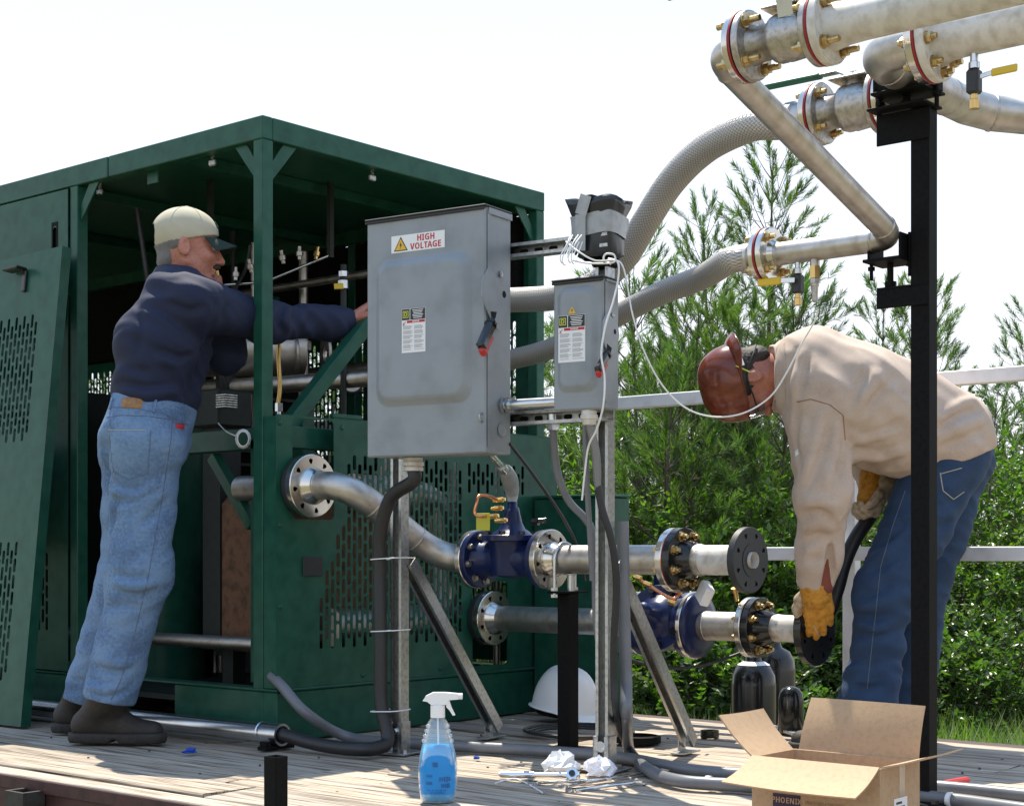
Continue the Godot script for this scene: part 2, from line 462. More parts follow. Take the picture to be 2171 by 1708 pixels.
	for i in 5:
		var w := mottled(tones[i], 0.85, 0.0, wood_t, 1.0, wood_n, 0.55)
		w.uv1_scale = Vector3(5.0, 3.0, 0.17); w.uv1_offset = Vector3(0.37 * i, 0.11 * i, 0.23 * i)
		M.planks.append(w)
	M.wood_white = mottled(lin(0.66, 0.66, 0.66), 0.6, 0.0, wear, 2.0)
	# cloth
	var weave := noise_image(41, 0.12, 3); var fade := noise_image(42, 0.010, 4)
	var wd := weave.get_data(); var fd := fade.get_data(); var dd := wd.duplicate()
	for i in wd.size(): dd[i] = clampi(int(wd[i] * 0.45 + fd[i] * 0.55), 0, 255)
	var denim := Image.create_from_data(512, 512, false, Image.FORMAT_L8, dd)
	var denim_n := bumps(weave, 2.0)
	M.jeans_pale = mottled(lin(0.165, 0.255, 0.38), 0.85, 0.0, ramp(denim.duplicate(), [[0.0, Color(0.50, 0.57, 0.68)], [0.38, Color(0.72, 0.77, 0.84)], [0.58, Color(0.92, 0.94, 0.96)], [1.0, Color(1, 1, 1)]]), 1.1, denim_n, 0.4)
	M.jeans_dark = mottled(lin(0.022, 0.055, 0.118), 0.85, 0.0, ramp(denim.duplicate(), [[0.0, Color(0.55, 0.60, 0.68)], [0.5, Color(0.85, 0.88, 0.92)], [1.0, Color(1, 1, 1)]]), 2.2, denim_n, 0.25)
	M.navy = mottled(lin(0.007, 0.014, 0.050), 0.8, 0.0, ramp(denim.duplicate(), [[0.0, Color(0.8, 0.8, 0.8)], [1.0, Color(1, 1, 1)]]), 3.0, denim_n, 0.15)
	M.khaki = mottled(lin(0.50, 0.395, 0.32), 0.85, 0.0, ramp(denim.duplicate(), [[0.0, Color(0.86, 0.85, 0.84)], [0.6, Color(1, 1, 1)], [1.0, Color(1, 1, 1)]]), 2.5, denim_n, 0.15)
	M.cap_cloth = mottled(lin(0.50, 0.46, 0.35), 0.9, 0.0, ramp(denim.duplicate(), [[0.0, Color(0.88, 0.88, 0.86)], [1.0, Color(1, 1, 1)]]), 4.0)
	M.cap_bill = plain(lin(0.012, 0.030, 0.024), 0.9)
	M.nail = mottled(lin(0.10, 0.075, 0.055), 0.8, 0.0, stain, 9.0)
	M.thread = plain(lin(0.10, 0.12, 0.16), 0.9)
	M.thread_blue = plain(lin(0.10, 0.13, 0.17), 0.9)
	M.thread_pale = plain(lin(0.34, 0.33, 0.28), 0.9)
	M.leather = mottled(lin(0.32, 0.17, 0.07), 0.7, 0.0, stain, 8.0)
	M.skin = mottled(lin(0.46, 0.20, 0.14), 0.5, 0.0, ramp(noise_image(51, 0.03, 4), [[0.0, Color(0.86, 0.76, 0.74)], [0.5, Color(0.97, 0.94, 0.93)], [1.0, Color(1, 1, 1)]]), 5.0)
	M.skin.subsurf_scatter_enabled = true; M.skin.subsurf_scatter_strength = 0.15
	M.hair_grey = mottled(lin(0.17, 0.16, 0.15), 0.8, 0.0, grit, 14.0, fine_n, 0.8)
	M.hair_brown = mottled(lin(0.040, 0.026, 0.018), 0.7, 0.0, grit, 14.0, fine_n, 0.8)
	M.boot = mottled(lin(0.026, 0.022, 0.019), 0.7, 0.0, stain, 8.0, fine_n, 0.4)
	M.sole = mottled(lin(0.030, 0.027, 0.024), 0.8, 0.0, stain, 8.0)
	M.helmet_red = mottled(lin(0.18, 0.040, 0.018), 0.2, 0.0, stain, 3.0)
	M.glove_tan = mottled(lin(0.58, 0.27, 0.028), 0.75, 0.0, stain, 7.0, fine_n, 0.3)
	M.glove_pale = mottled(lin(0.56, 0.46, 0.34), 0.75, 0.0, stain, 7.0, fine_n, 0.3)
	M.undershirt = plain(lin(0.20, 0.055, 0.035), 0.9)
	M.lens = plain(lin(0.10, 0.09, 0.10), 0.05); M.lens.transparency = BaseMaterial3D.TRANSPARENCY_ALPHA; M.lens.albedo_color.a = 0.55
	# plants, soil
	M.bark = mottled(lin(0.10, 0.075, 0.055), 0.9, 0.0, grit, 3.0, fine_n, 0.8)
	M.needles = plain(Color.WHITE, 0.55); M.needles.vertex_color_use_as_albedo = true; M.needles.backlight_enabled = true; M.needles.backlight = Color(0.85, 1.0, 0.5); M.needles.cull_mode = BaseMaterial3D.CULL_DISABLED
	M.leaves = plain(Color.WHITE, 0.34); M.leaves.vertex_color_use_as_albedo = true; M.leaves.backlight_enabled = true; M.leaves.backlight = Color(0.8, 1.0, 0.4); M.leaves.cull_mode = BaseMaterial3D.CULL_DISABLED
	M.soil = mottled(lin(0.19, 0.175, 0.12), 0.95, 0.0, ramp(noise_image(61, 0.02, 5), [[0.0, Color(0.6, 0.62, 0.45)], [0.5, Color(0.9, 0.9, 0.8)], [1.0, Color(1, 1, 1)]]), 0.6)

# ---------------------------------------------------------------- ground and trailer
func ground_and_trailer() -> void:
	var g := B.new()
	var st := 40
	var pts: Array = []
	var hn := FastNoiseLite.new(); hn.seed = 5; hn.frequency = 0.05
	for j in st + 1:
		for i in st + 1:
			var x := signf(i - st / 2.0) * pow(absf(i - st / 2.0) / (st / 2.0), 2.2) * 300.0; var z := signf(j - st / 2.0) * pow(absf(j - st / 2.0) / (st / 2.0), 2.2) * 300.0
			pts.append(Vector3(x, -1.02 + 0.06 * hn.get_noise_2d(x, z), z))
	g.grid(pts, st + 1, st + 1)
	setting("ground", g, M.soil)

	var t := thing("flatbed_trailer", "flatbed trailer with weathered plank deck and maroon steel side rail", "trailer", Vector3(0.3, -1.0, 0))
	var r := RandomNumberGenerator.new(); r.seed = 77
	var x0 := -0.872; var n := 12; var w := (1.475 - x0) / n
	for i in n:
		var z := -4.2 + r.randf() * 0.4
		var breaks: Array = [-4.4]
		while breaks[-1] < 4.8: breaks.append(breaks[-1] + r.randf_range(1.3, 3.4))
		breaks[-1] = 5.2
		if i == 1: breaks = [-4.4, -1.9, 0.62, 2.7, 5.2]
		for k in breaks.size() - 1:
			var b := B.new()
			var za: float = breaks[k] + 0.003; var zb: float = breaks[k + 1] - 0.003
			var top := r.randf_range(-0.008, 0.0); var tilt := r.randf_range(-0.003, 0.003)
			var seg := 12
			var la: Array = []; var ra: Array = []
			for s in seg + 1:
				la.append(x0 + i * w + 0.004 + absf(r.randfn(0, 0.003))); ra.append(x0 + (i + 1) * w - 0.004 - absf(r.randfn(0, 0.003)))
			for s in seg:
				var z1 := lerpf(za, zb, float(s) / seg); var z2 := lerpf(za, zb, float(s + 1) / seg)
				var ch := 0.004
				var a := Vector3(la[s] + ch, top + tilt, z1); var c := Vector3(la[s + 1] + ch, top + tilt, z2)
				var d := Vector3(ra[s] - ch, top - tilt, z1); var e := Vector3(ra[s + 1] - ch, top - tilt, z2)
				b.face(a, c, e, d, Vector3.UP)
				var al := Vector3(la[s], top + tilt - ch, z1); var cl := Vector3(la[s + 1], top + tilt - ch, z2)
				var dl := Vector3(ra[s], top - tilt - ch, z1); var el := Vector3(ra[s + 1], top - tilt - ch, z2)
				b.face(a, c, cl, al, Vector3(-1, 1, 0).normalized()); b.face(d, e, el, dl, Vector3(1, 1, 0).normalized())
				b.face(al, cl, cl + Vector3.DOWN * 0.03, al + Vector3.DOWN * 0.03, Vector3.LEFT)
				b.face(dl, el, el + Vector3.DOWN * 0.03, dl + Vector3.DOWN * 0.03, Vector3.RIGHT)
				b.face(al + Vector3.DOWN * 0.03, cl + Vector3.DOWN * 0.03, el + Vector3.DOWN * 0.03, dl + Vector3.DOWN * 0.03, Vector3.DOWN)
			for e in 2:
				var zz := za if e == 0 else zb
				var s: int = 0 if e == 0 else seg
				b.face(Vector3(la[s], top - 0.034, zz), Vector3(ra[s], top - 0.034, zz), Vector3(ra[s], top, zz), Vector3(la[s], top, zz), Vector3(0, 0, -1 if e == 0 else 1))
			part(t, "plank", b, M.planks[r.randi() % 5])
	var b := B.new()
	b.span(Vector3(-0.958, -0.030, -4.4), Vector3(-0.886, -0.004, 5.2), 0.003)
	part(t, "edge_board", b, M.planks[3])
	b = B.new()
	b.span(Vector3(-0.966, -0.045, -4.4), Vector3(-0.9585, -0.008, 5.2), 0.002); b.span(Vector3(-0.955, -0.16, -4.4), Vector3(-0.943, -0.032, 5.2), 0.002)
	part(t, "side_rail", b, M.maroon)
	b = B.new()
	b.span(Vector3(1.482, -0.16, -4.4), Vector3(1.56, -0.004, 5.2), 0.004)
	part(t, "side_rail", b, M.maroon)
	var nl := B.new()
	for k in 17:
		for i in n:
			for e in [r.randf_range(-0.05, 0.05)]:
				var np := Vector3(x0 + (i + 0.5) * w + e + r.randfn(0, 0.006), 0.0005, -4.0 + k * 0.55 + 0.03 + r.randfn(0, 0.01))
				nl.lathe([Vector2(0.004, -0.012), Vector2(0.004, 0.0), Vector2(0.0, 0.0005)], np - Vector3(0, 0.002, 0), UPV, 7)
	part(t, "nail", nl, M.nail).set_meta("kind", "stuff")
	for k in 17:
		b = B.new()
		var z := -4.0 + k * 0.55
		b.span(Vector3(-0.94, -0.15, z), Vector3(1.48, -0.045, z + 0.06), 0.003)
		part(t, "crossmember", b, M.frame)
	for x in [-0.35, 0.85]:
		b = B.new(); b.span(Vector3(x, -0.42, -4.4), Vector3(x + 0.11, -0.152, 5.2), 0.004)
		part(t, "main_beam", b, M.frame)
	for k in 8:
		b = B.new()
		var z := -3.7 + k * 0.95
		b.span(Vector3(-1.02, -0.15, z), Vector3(-0.960, -0.035, z + 0.012)); b.span(Vector3(-1.02, -0.15, z + 0.078), Vector3(-0.960, -0.035, z + 0.09)); b.span(Vector3(-1.03, -0.15, z), Vector3(-1.021, -0.035, z + 0.09))
		part(t, "stake_pocket", b, M.frame)
	for z in [-3.2, 3.9]:
		b = B.new(); b.tube([Vector3(-0.8, -0.62, z), Vector3(1.4, -0.62, z)], 0.05, 10); b.span(Vector3(-0.33, -0.6, z - 0.05), Vector3(-0.26, -0.42, z + 0.05)); b.span(Vector3(0.87, -0.6, z - 0.05), Vector3(0.94, -0.42, z + 0.05))
		part(t, "axle", b, M.frame)
		for x in [-0.78, 1.22]:
			b = B.new()
			b.lathe([Vector2(0.2, 0), Vector2(0.33, 0.0), Vector2(0.38, 0.03), Vector2(0.38, 0.17), Vector2(0.33, 0.2), Vector2(0.2, 0.2)], Vector3(x, -0.62, z), Vector3.RIGHT, 28)
			var wh := part(t, "wheel", b, M.tyre)
			b = B.new(); b.lathe([Vector2(0.0, 0.02), Vector2(0.2, 0.02), Vector2(0.2, 0.18), Vector2(0.0, 0.18)], Vector3(x, -0.62, z), Vector3.RIGHT, 20)
			part(wh, "rim", b, M.frame)

	# railing along the far edge of the deck
	var f := thing("railing", "white square tube railing along the far edge of the deck", "railing", Vector3(1.5, 0, 1))
	for y in [1.214, 0.625]:
		b = B.new(); b.span(Vector3(1.503, y - 0.024, -4.2), Vector3(1.551, y + 0.024, 5.0), 0.003); part(f, "rail", b, M.white_paint)
	for z in [-3.4, -1.0, 1.34, 3.6]:
		b = B.new(); b.span(Vector3(1.552, -0.2, z - 0.024), Vector3(1.60, 1.238, z + 0.024), 0.003); part(f, "rail_post", b, M.white_paint)
	var stk := thing("stake_post", "short black square tube stake standing in the trailer's side rail", "post", Vector3(-0.99, -0.15, 1.33))
	b = B.new()
	var c := Vector3(-0.99, 0, 1.19)
	for s in [[-1, 0], [1, 0], [0, -1], [0, 1]]:
		b.box(c + Vector3(s[0] * 0.0185, 0.0, s[1] * 0.0185), Vector3(0.003 if s[0] != 0 else 0.034, 0.295, 0.003 if s[1] != 0 else 0.040), 0.0008)
	part(stk, "tube", b, M.black_paint)

# ---------------------------------------------------------------- the green enclosure
func slots(x0: float, x1: float, y0: float, y1: float, px := 0.0262, sw := 0.0165, py := 0.0615, sh := 0.052, stepped := false) -> Array:
	var r: Array = []; var i := 0; var x := x0
	while x + sw <= x1:
		var y := y0 + (py * 0.5 if i % 2 == 1 else 0.0)
		while y + sh <= y1:
			if not stepped or y + sh < (0.36 + (x - 0.195) * 2.1 if x < 0.32 else 9.0): r.append(Rect2(x, y, sw, sh))
			y += py
		x += px; i += 1
	return r
func enclosure() -> void:
	var e := thing("machine_enclosure", "large dark green metal machine enclosure with open side bays", "enclosure", Vector3(0.75, 0, -1.6))
	var W := 1.5; var L := -3.3; var H := 2.09
	var b := B.new()
	b.span(Vector3(0, H - 0.077, -0.858), Vector3(0.045, H, 0), 0.003); part(e, "roof_edge", b, M.green)
	b = B.new(); b.span(Vector3(0, H - 0.077, L), Vector3(0.045, H, -0.864), 0.003); part(e, "roof_edge", b, M.green)
	b = B.new(); b.span(Vector3(0.046, H - 0.077, -0.045), Vector3(W, H, 0), 0.003); part(e, "roof_edge", b, M.green)
	b = B.new(); b.span(Vector3(W - 0.045, H - 0.077, L), Vector3(W, H, -0.046), 0.003); part(e, "roof_edge", b, M.green)
	b = B.new(); b.span(Vector3(0.046, H - 0.077, L), Vector3(W - 0.046, H, L + 0.045), 0.003); part(e, "roof_edge", b, M.green)
	b = B.new(); b.span(Vector3(0.045, H - 0.022, L + 0.045), Vector3(W - 0.045, H - 0.006, -0.045)); part(e, "roof_sheet", b, M.green)
	for k in 3:
		b = B.new(); var z := -0.55 - k * 0.75
		b.span(Vector3(0.046, H - 0.062, z), Vector3(W - 0.046, H - 0.0225, z + 0.04), 0.002); part(e, "roof_rib", b, M.green_dark)
	for q in [[-1.04, -0.11], [-2.14, -1.11], [-3.24, -2.21]]:  # black sheets added on the back wall, interior shade put into their colour
		b = B.new(); b.span(Vector3(W - 0.055, 1.63, q[0]), Vector3(W - 0.002, 2.0, q[1])); part(e, "shade_sheet", b, M.shade_black)
		b = B.new(); b.span(Vector3(W - 0.055, 0.72, q[0]), Vector3(W - 0.002, 1.02, q[1])); part(e, "shade_sheet", b, M.shade_black)
	# posts
	for q in [Vector3(0, 0, -0.05), Vector3(W - 0.05, 0, -0.05), Vector3(0.0, 0, -1.102), Vector3(W - 0.05, 0, -1.1), Vector3(0, 0, L), Vector3(W - 0.05, 0, L), Vector3(0, 0, -2.2), Vector3(W - 0.05, 0, -2.2)]:
		b = B.new(); b.span(q + Vector3(0.001, 0.173, 0.001), q + Vector3(0.049, H - 0.0775, 0.049), 0.003); part(e, "post", b, M.green)
	# corner gussets
	var y1 := H - 0.078
	for q in [[Vector3(0.02, 0, -0.05), Vector3(0, 0, -1)], [Vector3(0.05, 0, -0.02), Vector3(1, 0, 0)], [Vector3(W - 0.05, 0, -0.02), Vector3(-1, 0, 0)], [Vector3(0.02, 0, -1.05), Vector3(0, 0, 1)]]:
		b = B.new()
		var dir: Vector3 = q[1]
		var fr := Transform3D(Basis(dir, Vector3.UP, dir.cross(Vector3.UP)), q[0] + Vector3(0, y1, 0))
		b.prism(PackedVector2Array([Vector2(0, -0.135), Vector2(0.0, -0.075), Vector2(0.055, 0), Vector2(0.115, 0)]), fr, 0.006); part(e, "gusset", b, M.green)
	# skid
	b = B.new(); b.span(Vector3(0, 0.0, 0.0), Vector3(W, 0.166, 0.07), 0.004); b.span(Vector3(-0.004, 0.167, -0.01), Vector3(W, 0.175, 0.076), 0.002); part(e, "skid_beam", b, M.green)
	for q in [[-0.001, -0.47], [-0.80, -1.45], [-1.75, L]]:
		b = B.new(); b.span(Vector3(0, 0, q[1]), Vector3(0.06, 0.166, q[0]), 0.004); part(e, "skid_beam", b, M.green)
	b = B.new(); b.span(Vector3(-0.004, 0.167, L), Vector3(0.07, 0.175, -0.011), 0.002); part(e, "sill", b, M.green)
	b = B.new(); b.span(Vector3(W - 0.06, 0, L), Vector3(W, 0.166, -0.001), 0.004); part(e, "skid_beam", b, M.green)
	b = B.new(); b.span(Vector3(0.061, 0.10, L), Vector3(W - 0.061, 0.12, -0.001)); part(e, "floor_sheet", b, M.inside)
	# end panel with the slots, in front of the posts
	var top := 1.088
	var P := Transform3D(Basis.IDENTITY, Vector3(0, 0.176, 0.068))
	var hol := slots(0.195, 0.935, 0.125, 0.80, 0.0262, 0.0165, 0.0615, 0.052, true)
	hol.append_array(slots(0.195 + 29 * 0.0262, 1.30, 0.125 + 9 * 0.0615, 0.81))
	hol = hol.filter(func(q): return not Rect2(0.06, 0.55, 0.215, 0.4).intersects(q))
	hol.append(Rect2(0.072, 0.565, 0.19, 0.34))
	hol.append(Rect2(0.98, 0.022, 0.205, 0.32))
	b = B.new(); b.panel(P, 1.495, top - 0.176, 0.003, hol, true); part(e, "slotted_panel", b, M.green)
	b = B.new(); b.span(Vector3(0.262, top, 0.03), Vector3(1.495, top + 0.004, 0.0685), 0.001); part(e, "panel_lip", b, M.green)
	b = B.new(); b.span(Vector3(0.262, top + 0.005, 0.045), Vector3(0.40, top + 0.02, 0.066), 0.002); part(e, "hinge", b, M.green)
	for q in [[0.004, 0.03], [1.46, 1.494]]:
		b = B.new(); b.span(Vector3(q[0], 0.176, 0.001), Vector3(q[1], top - 0.005, 0.064), 0.002); part(e, "panel_frame", b, M.green)
	b = B.new(); b.span(Vector3(0.072, 0.985, -0.05), Vector3(0.50, 1.06, -0.002), 0.003); part(e, "cross_rail", b, M.green)
	b = B.new(); b.span(Vector3(0.115, 0.55, 0.0715), Vector3(0.205, 0.615, 0.0745), 0.001); part(e, "data_plate", b, M.ink)
	for q in [[0.016, 0.20], [0.016, 0.45], [0.016, 0.72], [0.016, 1.06], [1.47, 0.20], [1.47, 0.6], [1.47, 1.06], [0.55, 1.06], [0.95, 1.06], [0.40, 0.20], [0.80, 0.20], [0.30, 1.06]]:
		b = B.new(); b.lathe([Vector2(0.009, 0), Vector2(0.009, 0.002), Vector2(0.006, 0.0045), Vector2(0, 0.005)], Vector3(q[0], q[1], 0.0682), Vector3(0, 0, 1), 12, true); part(e, "bolt_head", b, M.green)
	# diagonal brace the man's hand rests on
	b = B.new(); b.bar(Vector3(0.155, 1.062, -0.05), Vector3(0.66, 1.585, -0.05), 0.05, 0.05, Vector3(0, 0, 1), 0.003); part(e, "diagonal_brace", b, M.green)
	# inner frame in the open side bay
	b = B.new(); b.span(Vector3(0.10, 0.18, -0.18), Vector3(0.145, 1.02, -0.135), 0.003); part(e, "inner_post", b, M.green)
	b = B.new(); b.span(Vector3(0.10, 0.985, -0.54), Vector3(0.145, 1.06, -0.051), 0.003); part(e, "inner_rail", b, M.green)
	b = B.new(); b.bar(Vector3(0.12, 0.97, -0.40), Vector3(0.12, 0.72, -0.185), 0.04, 0.04, Vector3(1, 0, 0)); part(e, "inner_brace", b, M.green)
	# closed door on the side bay to the left
	var D := Transform3D(Basis(Vector3(0, 0, 1), Vector3.UP, Vector3(-1, 0, 0)), Vector3(-0.006, 0.18, -2.19))
	var dh := slots(0.10, 0.96, 0.15, 0.50); dh.append_array(slots(0.10, 0.96, 0.86, 1.42))
	dh.append(Rect2(0.985, 1.60, 0.03, 0.09))
	b = B.new(); b.panel(D, 1.085, 1.825, 0.003, dh); var door := part(e, "door", b, M.green)
	b = B.new(); b.panel(Transform3D(D.basis, D.origin + Vector3(-0.001, 1.585, 0.98)), 0.042, 0.125, 0.002, [Rect2(0.009, 0.014, 0.024, 0.097)]); part(door, "latch", b, M.black_paint)
	b = B.new(); b.span(Vector3(0.003, 1.77, -1.222), Vector3(0.014, 1.90, -1.165)); part(door, "latch_cup", b, M.black_paint)
	# back side (far from the camera): slotted doors with a gap of daylight below the roof
	for q in [[-1.05, -0.055], [-2.15, -1.105], [-3.25, -2.205]]:
		var wd: float = q[1] - q[0]
		b = B.new(); b.panel(Transform3D(Basis(Vector3(0, 0, -1), Vector3.UP, Vector3(1, 0, 0)), Vector3(W + 0.004, 0.18, q[1])), wd, 1.8325, 0.003, slots(0.10, wd - 0.1, 0.86, 1.42) + slots(0.1, wd - 0.1, 0.2, 0.5)); part(e, "door", b, M.green_dark)
	b = B.new(); b.span(Vector3(0.05, 0.18, L + 0.002), Vector3(W - 0.05, 1.94, L + 0.02)); part(e, "end_wall", b, M.green_dark)
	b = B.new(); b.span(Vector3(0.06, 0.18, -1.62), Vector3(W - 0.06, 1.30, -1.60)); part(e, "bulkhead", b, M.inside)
	# door clips hanging under the roof edge
	for q in [[211, 407], [450, 345], [789, 377]]:
		var p := onx(q[0], q[1], 0.06) if q[0] < 555 else onz(q[0], q[1], -0.06)
		b = B.new(); b.box(p, Vector3(0.014, 0.022, 0.032) if q[0] < 555 else Vector3(0.032, 0.022, 0.014), 0.004)
		b.span(p + Vector3(-0.004, 0.012, -0.004), Vector3(p.x + 0.004, H - 0.0225, p.z + 0.004)); part(e, "door_clip", b, M.galv)
	b = B.new(); var pl := onx(324, 377, 0.055); b.span(pl - Vector3(0.003, 0.02, 0.03), pl + Vector3(0.003, 0.05, 0.03)); part(e, "strike_plate", b, M.green)

	# loose door leaning on the closed one
	var ft := Vector3(-0.285, 0.002, -0.985); var tp := Vector3(-0.092, 1.765, -1.012)
	var yv := (tp - ft).normalized(); var xv := Vector3(0.0, 0.0, 1.0); xv = (xv - yv * xv.dot(yv)).normalized(); var zv := xv.cross(yv)
	var wdt := 1.06; var hgt := ft.distance_to(tp)
	var T := Transform3D(Basis(xv, yv, zv), ft - xv * wdt)
	var ld := thing("loose_door", "slotted dark green door panel with black latch leaning against the enclosure", "door", Vector3(-0.28, 0, -1.5))
	b = B.new(); b.panel(T, wdt, hgt, 0.003, slots(0.11, 0.955, 0.16, 0.70) + slots(0.11, 0.955, 1.05, 1.56)); part(ld, "sheet", b, M.green)
	b = B.new(); b.xf = T
	b.span(Vector3(0, 0, -0.04), Vector3(0.003, hgt, -0.003)); b.span(Vector3(wdt - 0.003, 0, -0.04), Vector3(wdt, hgt, -0.003)); b.span(Vector3(0.003, 0, -0.04), Vector3(wdt - 0.003, 0.003, -0.003)); b.span(Vector3(0.003, hgt - 0.003, -0.04), Vector3(wdt - 0.003, hgt, -0.003))
	part(ld, "folded_edge", b, M.green)
	b = B.new(); b.xf = T
	var lp := onframe(45, 588, T, 0.0)
	b.box(lp + Vector3(-0.005, 0.025, 0.03), Vector3(0.10, 0.012, 0.05), 0.004); b.box(lp + Vector3(0.03, -0.02, 0.006), Vector3(0.026, 0.08, 0.012), 0.003)
	part(ld, "latch", b, M.black_gloss)

	# ---- machinery inside
	var v := thing("separator_vessel", "dark green cylindrical vessel with bolted cover inside the enclosure", "vessel", Vector3(0.55, 0.12, -1.25))
	b = B.new(); b.lathe([Vector2(0.0, 0.0), Vector2(0.19, 0.0), Vector2(0.19, 1.02), Vector2(0.22, 1.025), Vector2(0.22, 1.07), Vector2(0.17, 1.09), Vector2(0.10, 1.16), Vector2(0.0, 1.18)], Vector3(0.50, 0.121, -1.22), UPV, 28); part(v, "shell", b, M.green_dark)
	b = B.new(); b.lathe([Vector2(0.0, 0), Vector2(0.10, 0), Vector2(0.10, 0.03), Vector2(0.055, 0.035), Vector2(0.055, 0.07), Vector2(0.0, 0.07)], Vector3(0.355, 1.02, -1.10), Vector3(-0.75, 0, 0.62), 20); part(v, "sight_glass", b, M.green_dark)
	b = B.new(); b.lathe([Vector2(0.0, 0), Vector2(0.12, 0), Vector2(0.12, 0.03), Vector2(0.06, 0.03), Vector2(0.06, 0.2)], Vector3(0.18, 0.80, -0.95), Vector3(0.7, 0, -0.6), 20); part(v, "nozzle", b, M.inside)
	var rt := thing("rusty_tank", "brown rusty rectangular tank behind the man's legs", "tank", Vector3(0.35, 0.12, -0.5))
	b = B.new(); b.box(Vector3(0.62, 0.56, -0.42), Vector3(0.62, 0.60, 0.50), 0.05); part(rt, "shell", b, M.rust)
	for q in [[0.38, -0.24], [0.86, -0.24], [0.38, -0.6], [0.86, -0.6]]:
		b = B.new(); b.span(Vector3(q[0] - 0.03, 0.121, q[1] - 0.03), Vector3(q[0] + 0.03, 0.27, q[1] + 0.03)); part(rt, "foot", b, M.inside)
	b = B.new(); b.lathe([Vector2(0.012, 0), Vector2(0.012, 0.02), Vector2(0.0, 0.03)], Vector3(0.36, 0.86, -0.2), UPV, 10); part(rt, "plug", b, M.brass)
	var hp := thing("header_pipe", "dark steel pipe crossing the inside of the enclosure behind the brace", "pipe", Vector3(0.7, 1.2, -0.6))
	b = B.new(); b.tube([onx(430, 822, 0.55), onx(600, 815, 0.62), onx(790, 800, 0.70)], 0.033, 14); part(hp, "tube", b, M.steel)
	b = B.new(); b.span(Vector3(0.60, 0.861, -0.52), Vector3(0.66, 1.20, -0.46)); part(hp, "bracket", b, M.green_dark)
	var mp := thing("duct_drum", "dull steel horizontal drum with flanged end inside the enclosure", "drum", Vector3(1.0, 1.2, -0.5))
	var d0 := pt(480, 745, 6.25); var d1 := pt(640, 745, 6.35)
	b = B.new(); b.tube([d0 - (d1 - d0) * 0.4, d1], 0.10, 20); part(mp, "drum_body", b, M.steel)
	for q in [620, 688]:
		b = B.new(); b.flange(pt(q, 750, 6.3), (d1 - d0), 0.085, 0.012, 0.03, 6, 0.068, 0.008); part(mp, "drum_flange", b, M.cast)
	b = B.new(); b.span(d0 + Vector3(-0.03, -1.2, -0.03), d0 + Vector3(0.03, -0.09, 0.03)); part(mp, "drum_support", b, M.inside)
	var rn := RandomNumberGenerator.new(); rn.seed = 9
	# tube rack with small valves high up, hanging under the roof
	var rk := thing("tube_rack", "thin instrument tubes and small fittings hanging below the enclosure roof", "tubing", Vector3(0.8, 1.9, -0.6))
	b = B.new(); b.tube([pt(440, 606, 6.1), pt(560, 598, 6.1), pt(700, 540, 6.15)], 0.006, 8); part(rk, "tube", b, M.conduit)
	b = B.new(); b.tube(curve([pt(530, 520, 6.1), pt(520, 570, 6.1), pt(500, 610, 6.05), pt(495, 660, 6.0)]), 0.007, 8); part(rk, "tube", b, M.inside)
	b = B.new(); b.span(pt(700, 540, 6.15) - Vector3(0.01, 0.01, 0.01), pt(700, 540, 6.15) + Vector3(0.01, 0.40, 0.01)); part(rk, "hanger", b, M.inside); b = B.new(); b.span(pt(445, 606, 6.1) - Vector3(0.01, 0.01, 0.01), pt(445, 606, 6.1) + Vector3(0.01, 0.46, 0.01)); part(rk, "hanger", b, M.inside)
	for k in 7:
		var p := pt(465 + k * 34, 590 - k * 8 + rn.randf_range(-14, 14), 6.05)
		b = B.new(); b.lathe([Vector2(0.0, 0), Vector2(0.008, 0), Vector2(0.008, 0.012), Vector2(0.013, 0.014), Vector2(0.013, 0.03), Vector2(0.007, 0.032), Vector2(0.007, 0.05), Vector2(0, 0.05)], p, Vector3(rn.randf_range(-0.3, 0.3), 1, 0), 8); part(rk, "fitting", b, M.brass if k % 3 == 0 else M.cast)
	# sample valve with the yellow handle
	var sv := thing("drain_valve", "small steel valve with yellow handle on a riser inside the enclosure", "valve", pt(728, 680, 5.95))
	var q0 := pt(728, 668, 5.95)
	b = B.new(); b.tube([q0 + UPV * 0.19, q0 - UPV * 1.0], 0.012, 10); part(sv, "riser", b, M.inside)
	b = B.new(); b.hexa(q0 + UPV * 0.10, UPV, 0.021, 0.03); b.hexa(q0 + UPV * 0.145, UPV, 0.018, 0.02); b.hexa(q0 - UPV * 0.03, UPV, 0.021, 0.03); part(sv, "nut", b, M.conduit)
	b = B.new(); b.bar(pt(728, 606, 5.93), pt(708, 607, 5.92), 0.008, 0.022); part(sv, "handle", b, M.yellow)
	# sampling hose of amber plastic beside the corner post
	var ah := thing("amber_hose", "thin amber plastic hose hanging behind the corner post", "hose", pt(590, 870, 5.7))
	b = B.new(); b.tube(curve([pt(592, 705, 5.7), pt(590, 760, 5.7), pt(593, 820, 5.7), pt(588, 862, 5.7)]), 0.008, 8)
	part(ah, "tube", b, M.brass)
	b = B.new(); b.hexa(pt(591, 872, 5.7), UPV, 0.014, 0.03); b.tube([pt(591, 872, 5.7), pt(591, 1000, 5.7)], 0.008, 8); part(ah, "fitting", b, M.conduit)
	var mo := thing("gauge_panel", "small dark control module with finned face inside the enclosure", "control module", pt(470, 860, 5.9))
	b = B.new(); b.box(pt(470, 868, 5.95), Vector3(0.16, 0.14, 0.16), 0.008); part(mo, "housing", b, M.inside)
	for k in 6:
		b = B.new(); b.box(pt(480, 838 + k * 5, 5.80), Vector3(0.06, 0.004, 0.05)); part(mo, "fin", b, M.galv)
	b = B.new(); b.span(pt(470, 868, 5.95) + Vector3(-0.05, -0.9, -0.05), pt(470, 868, 5.95) + Vector3(0.05, -0.068, 0.05)); part(mo, "pedestal", b, M.inside)
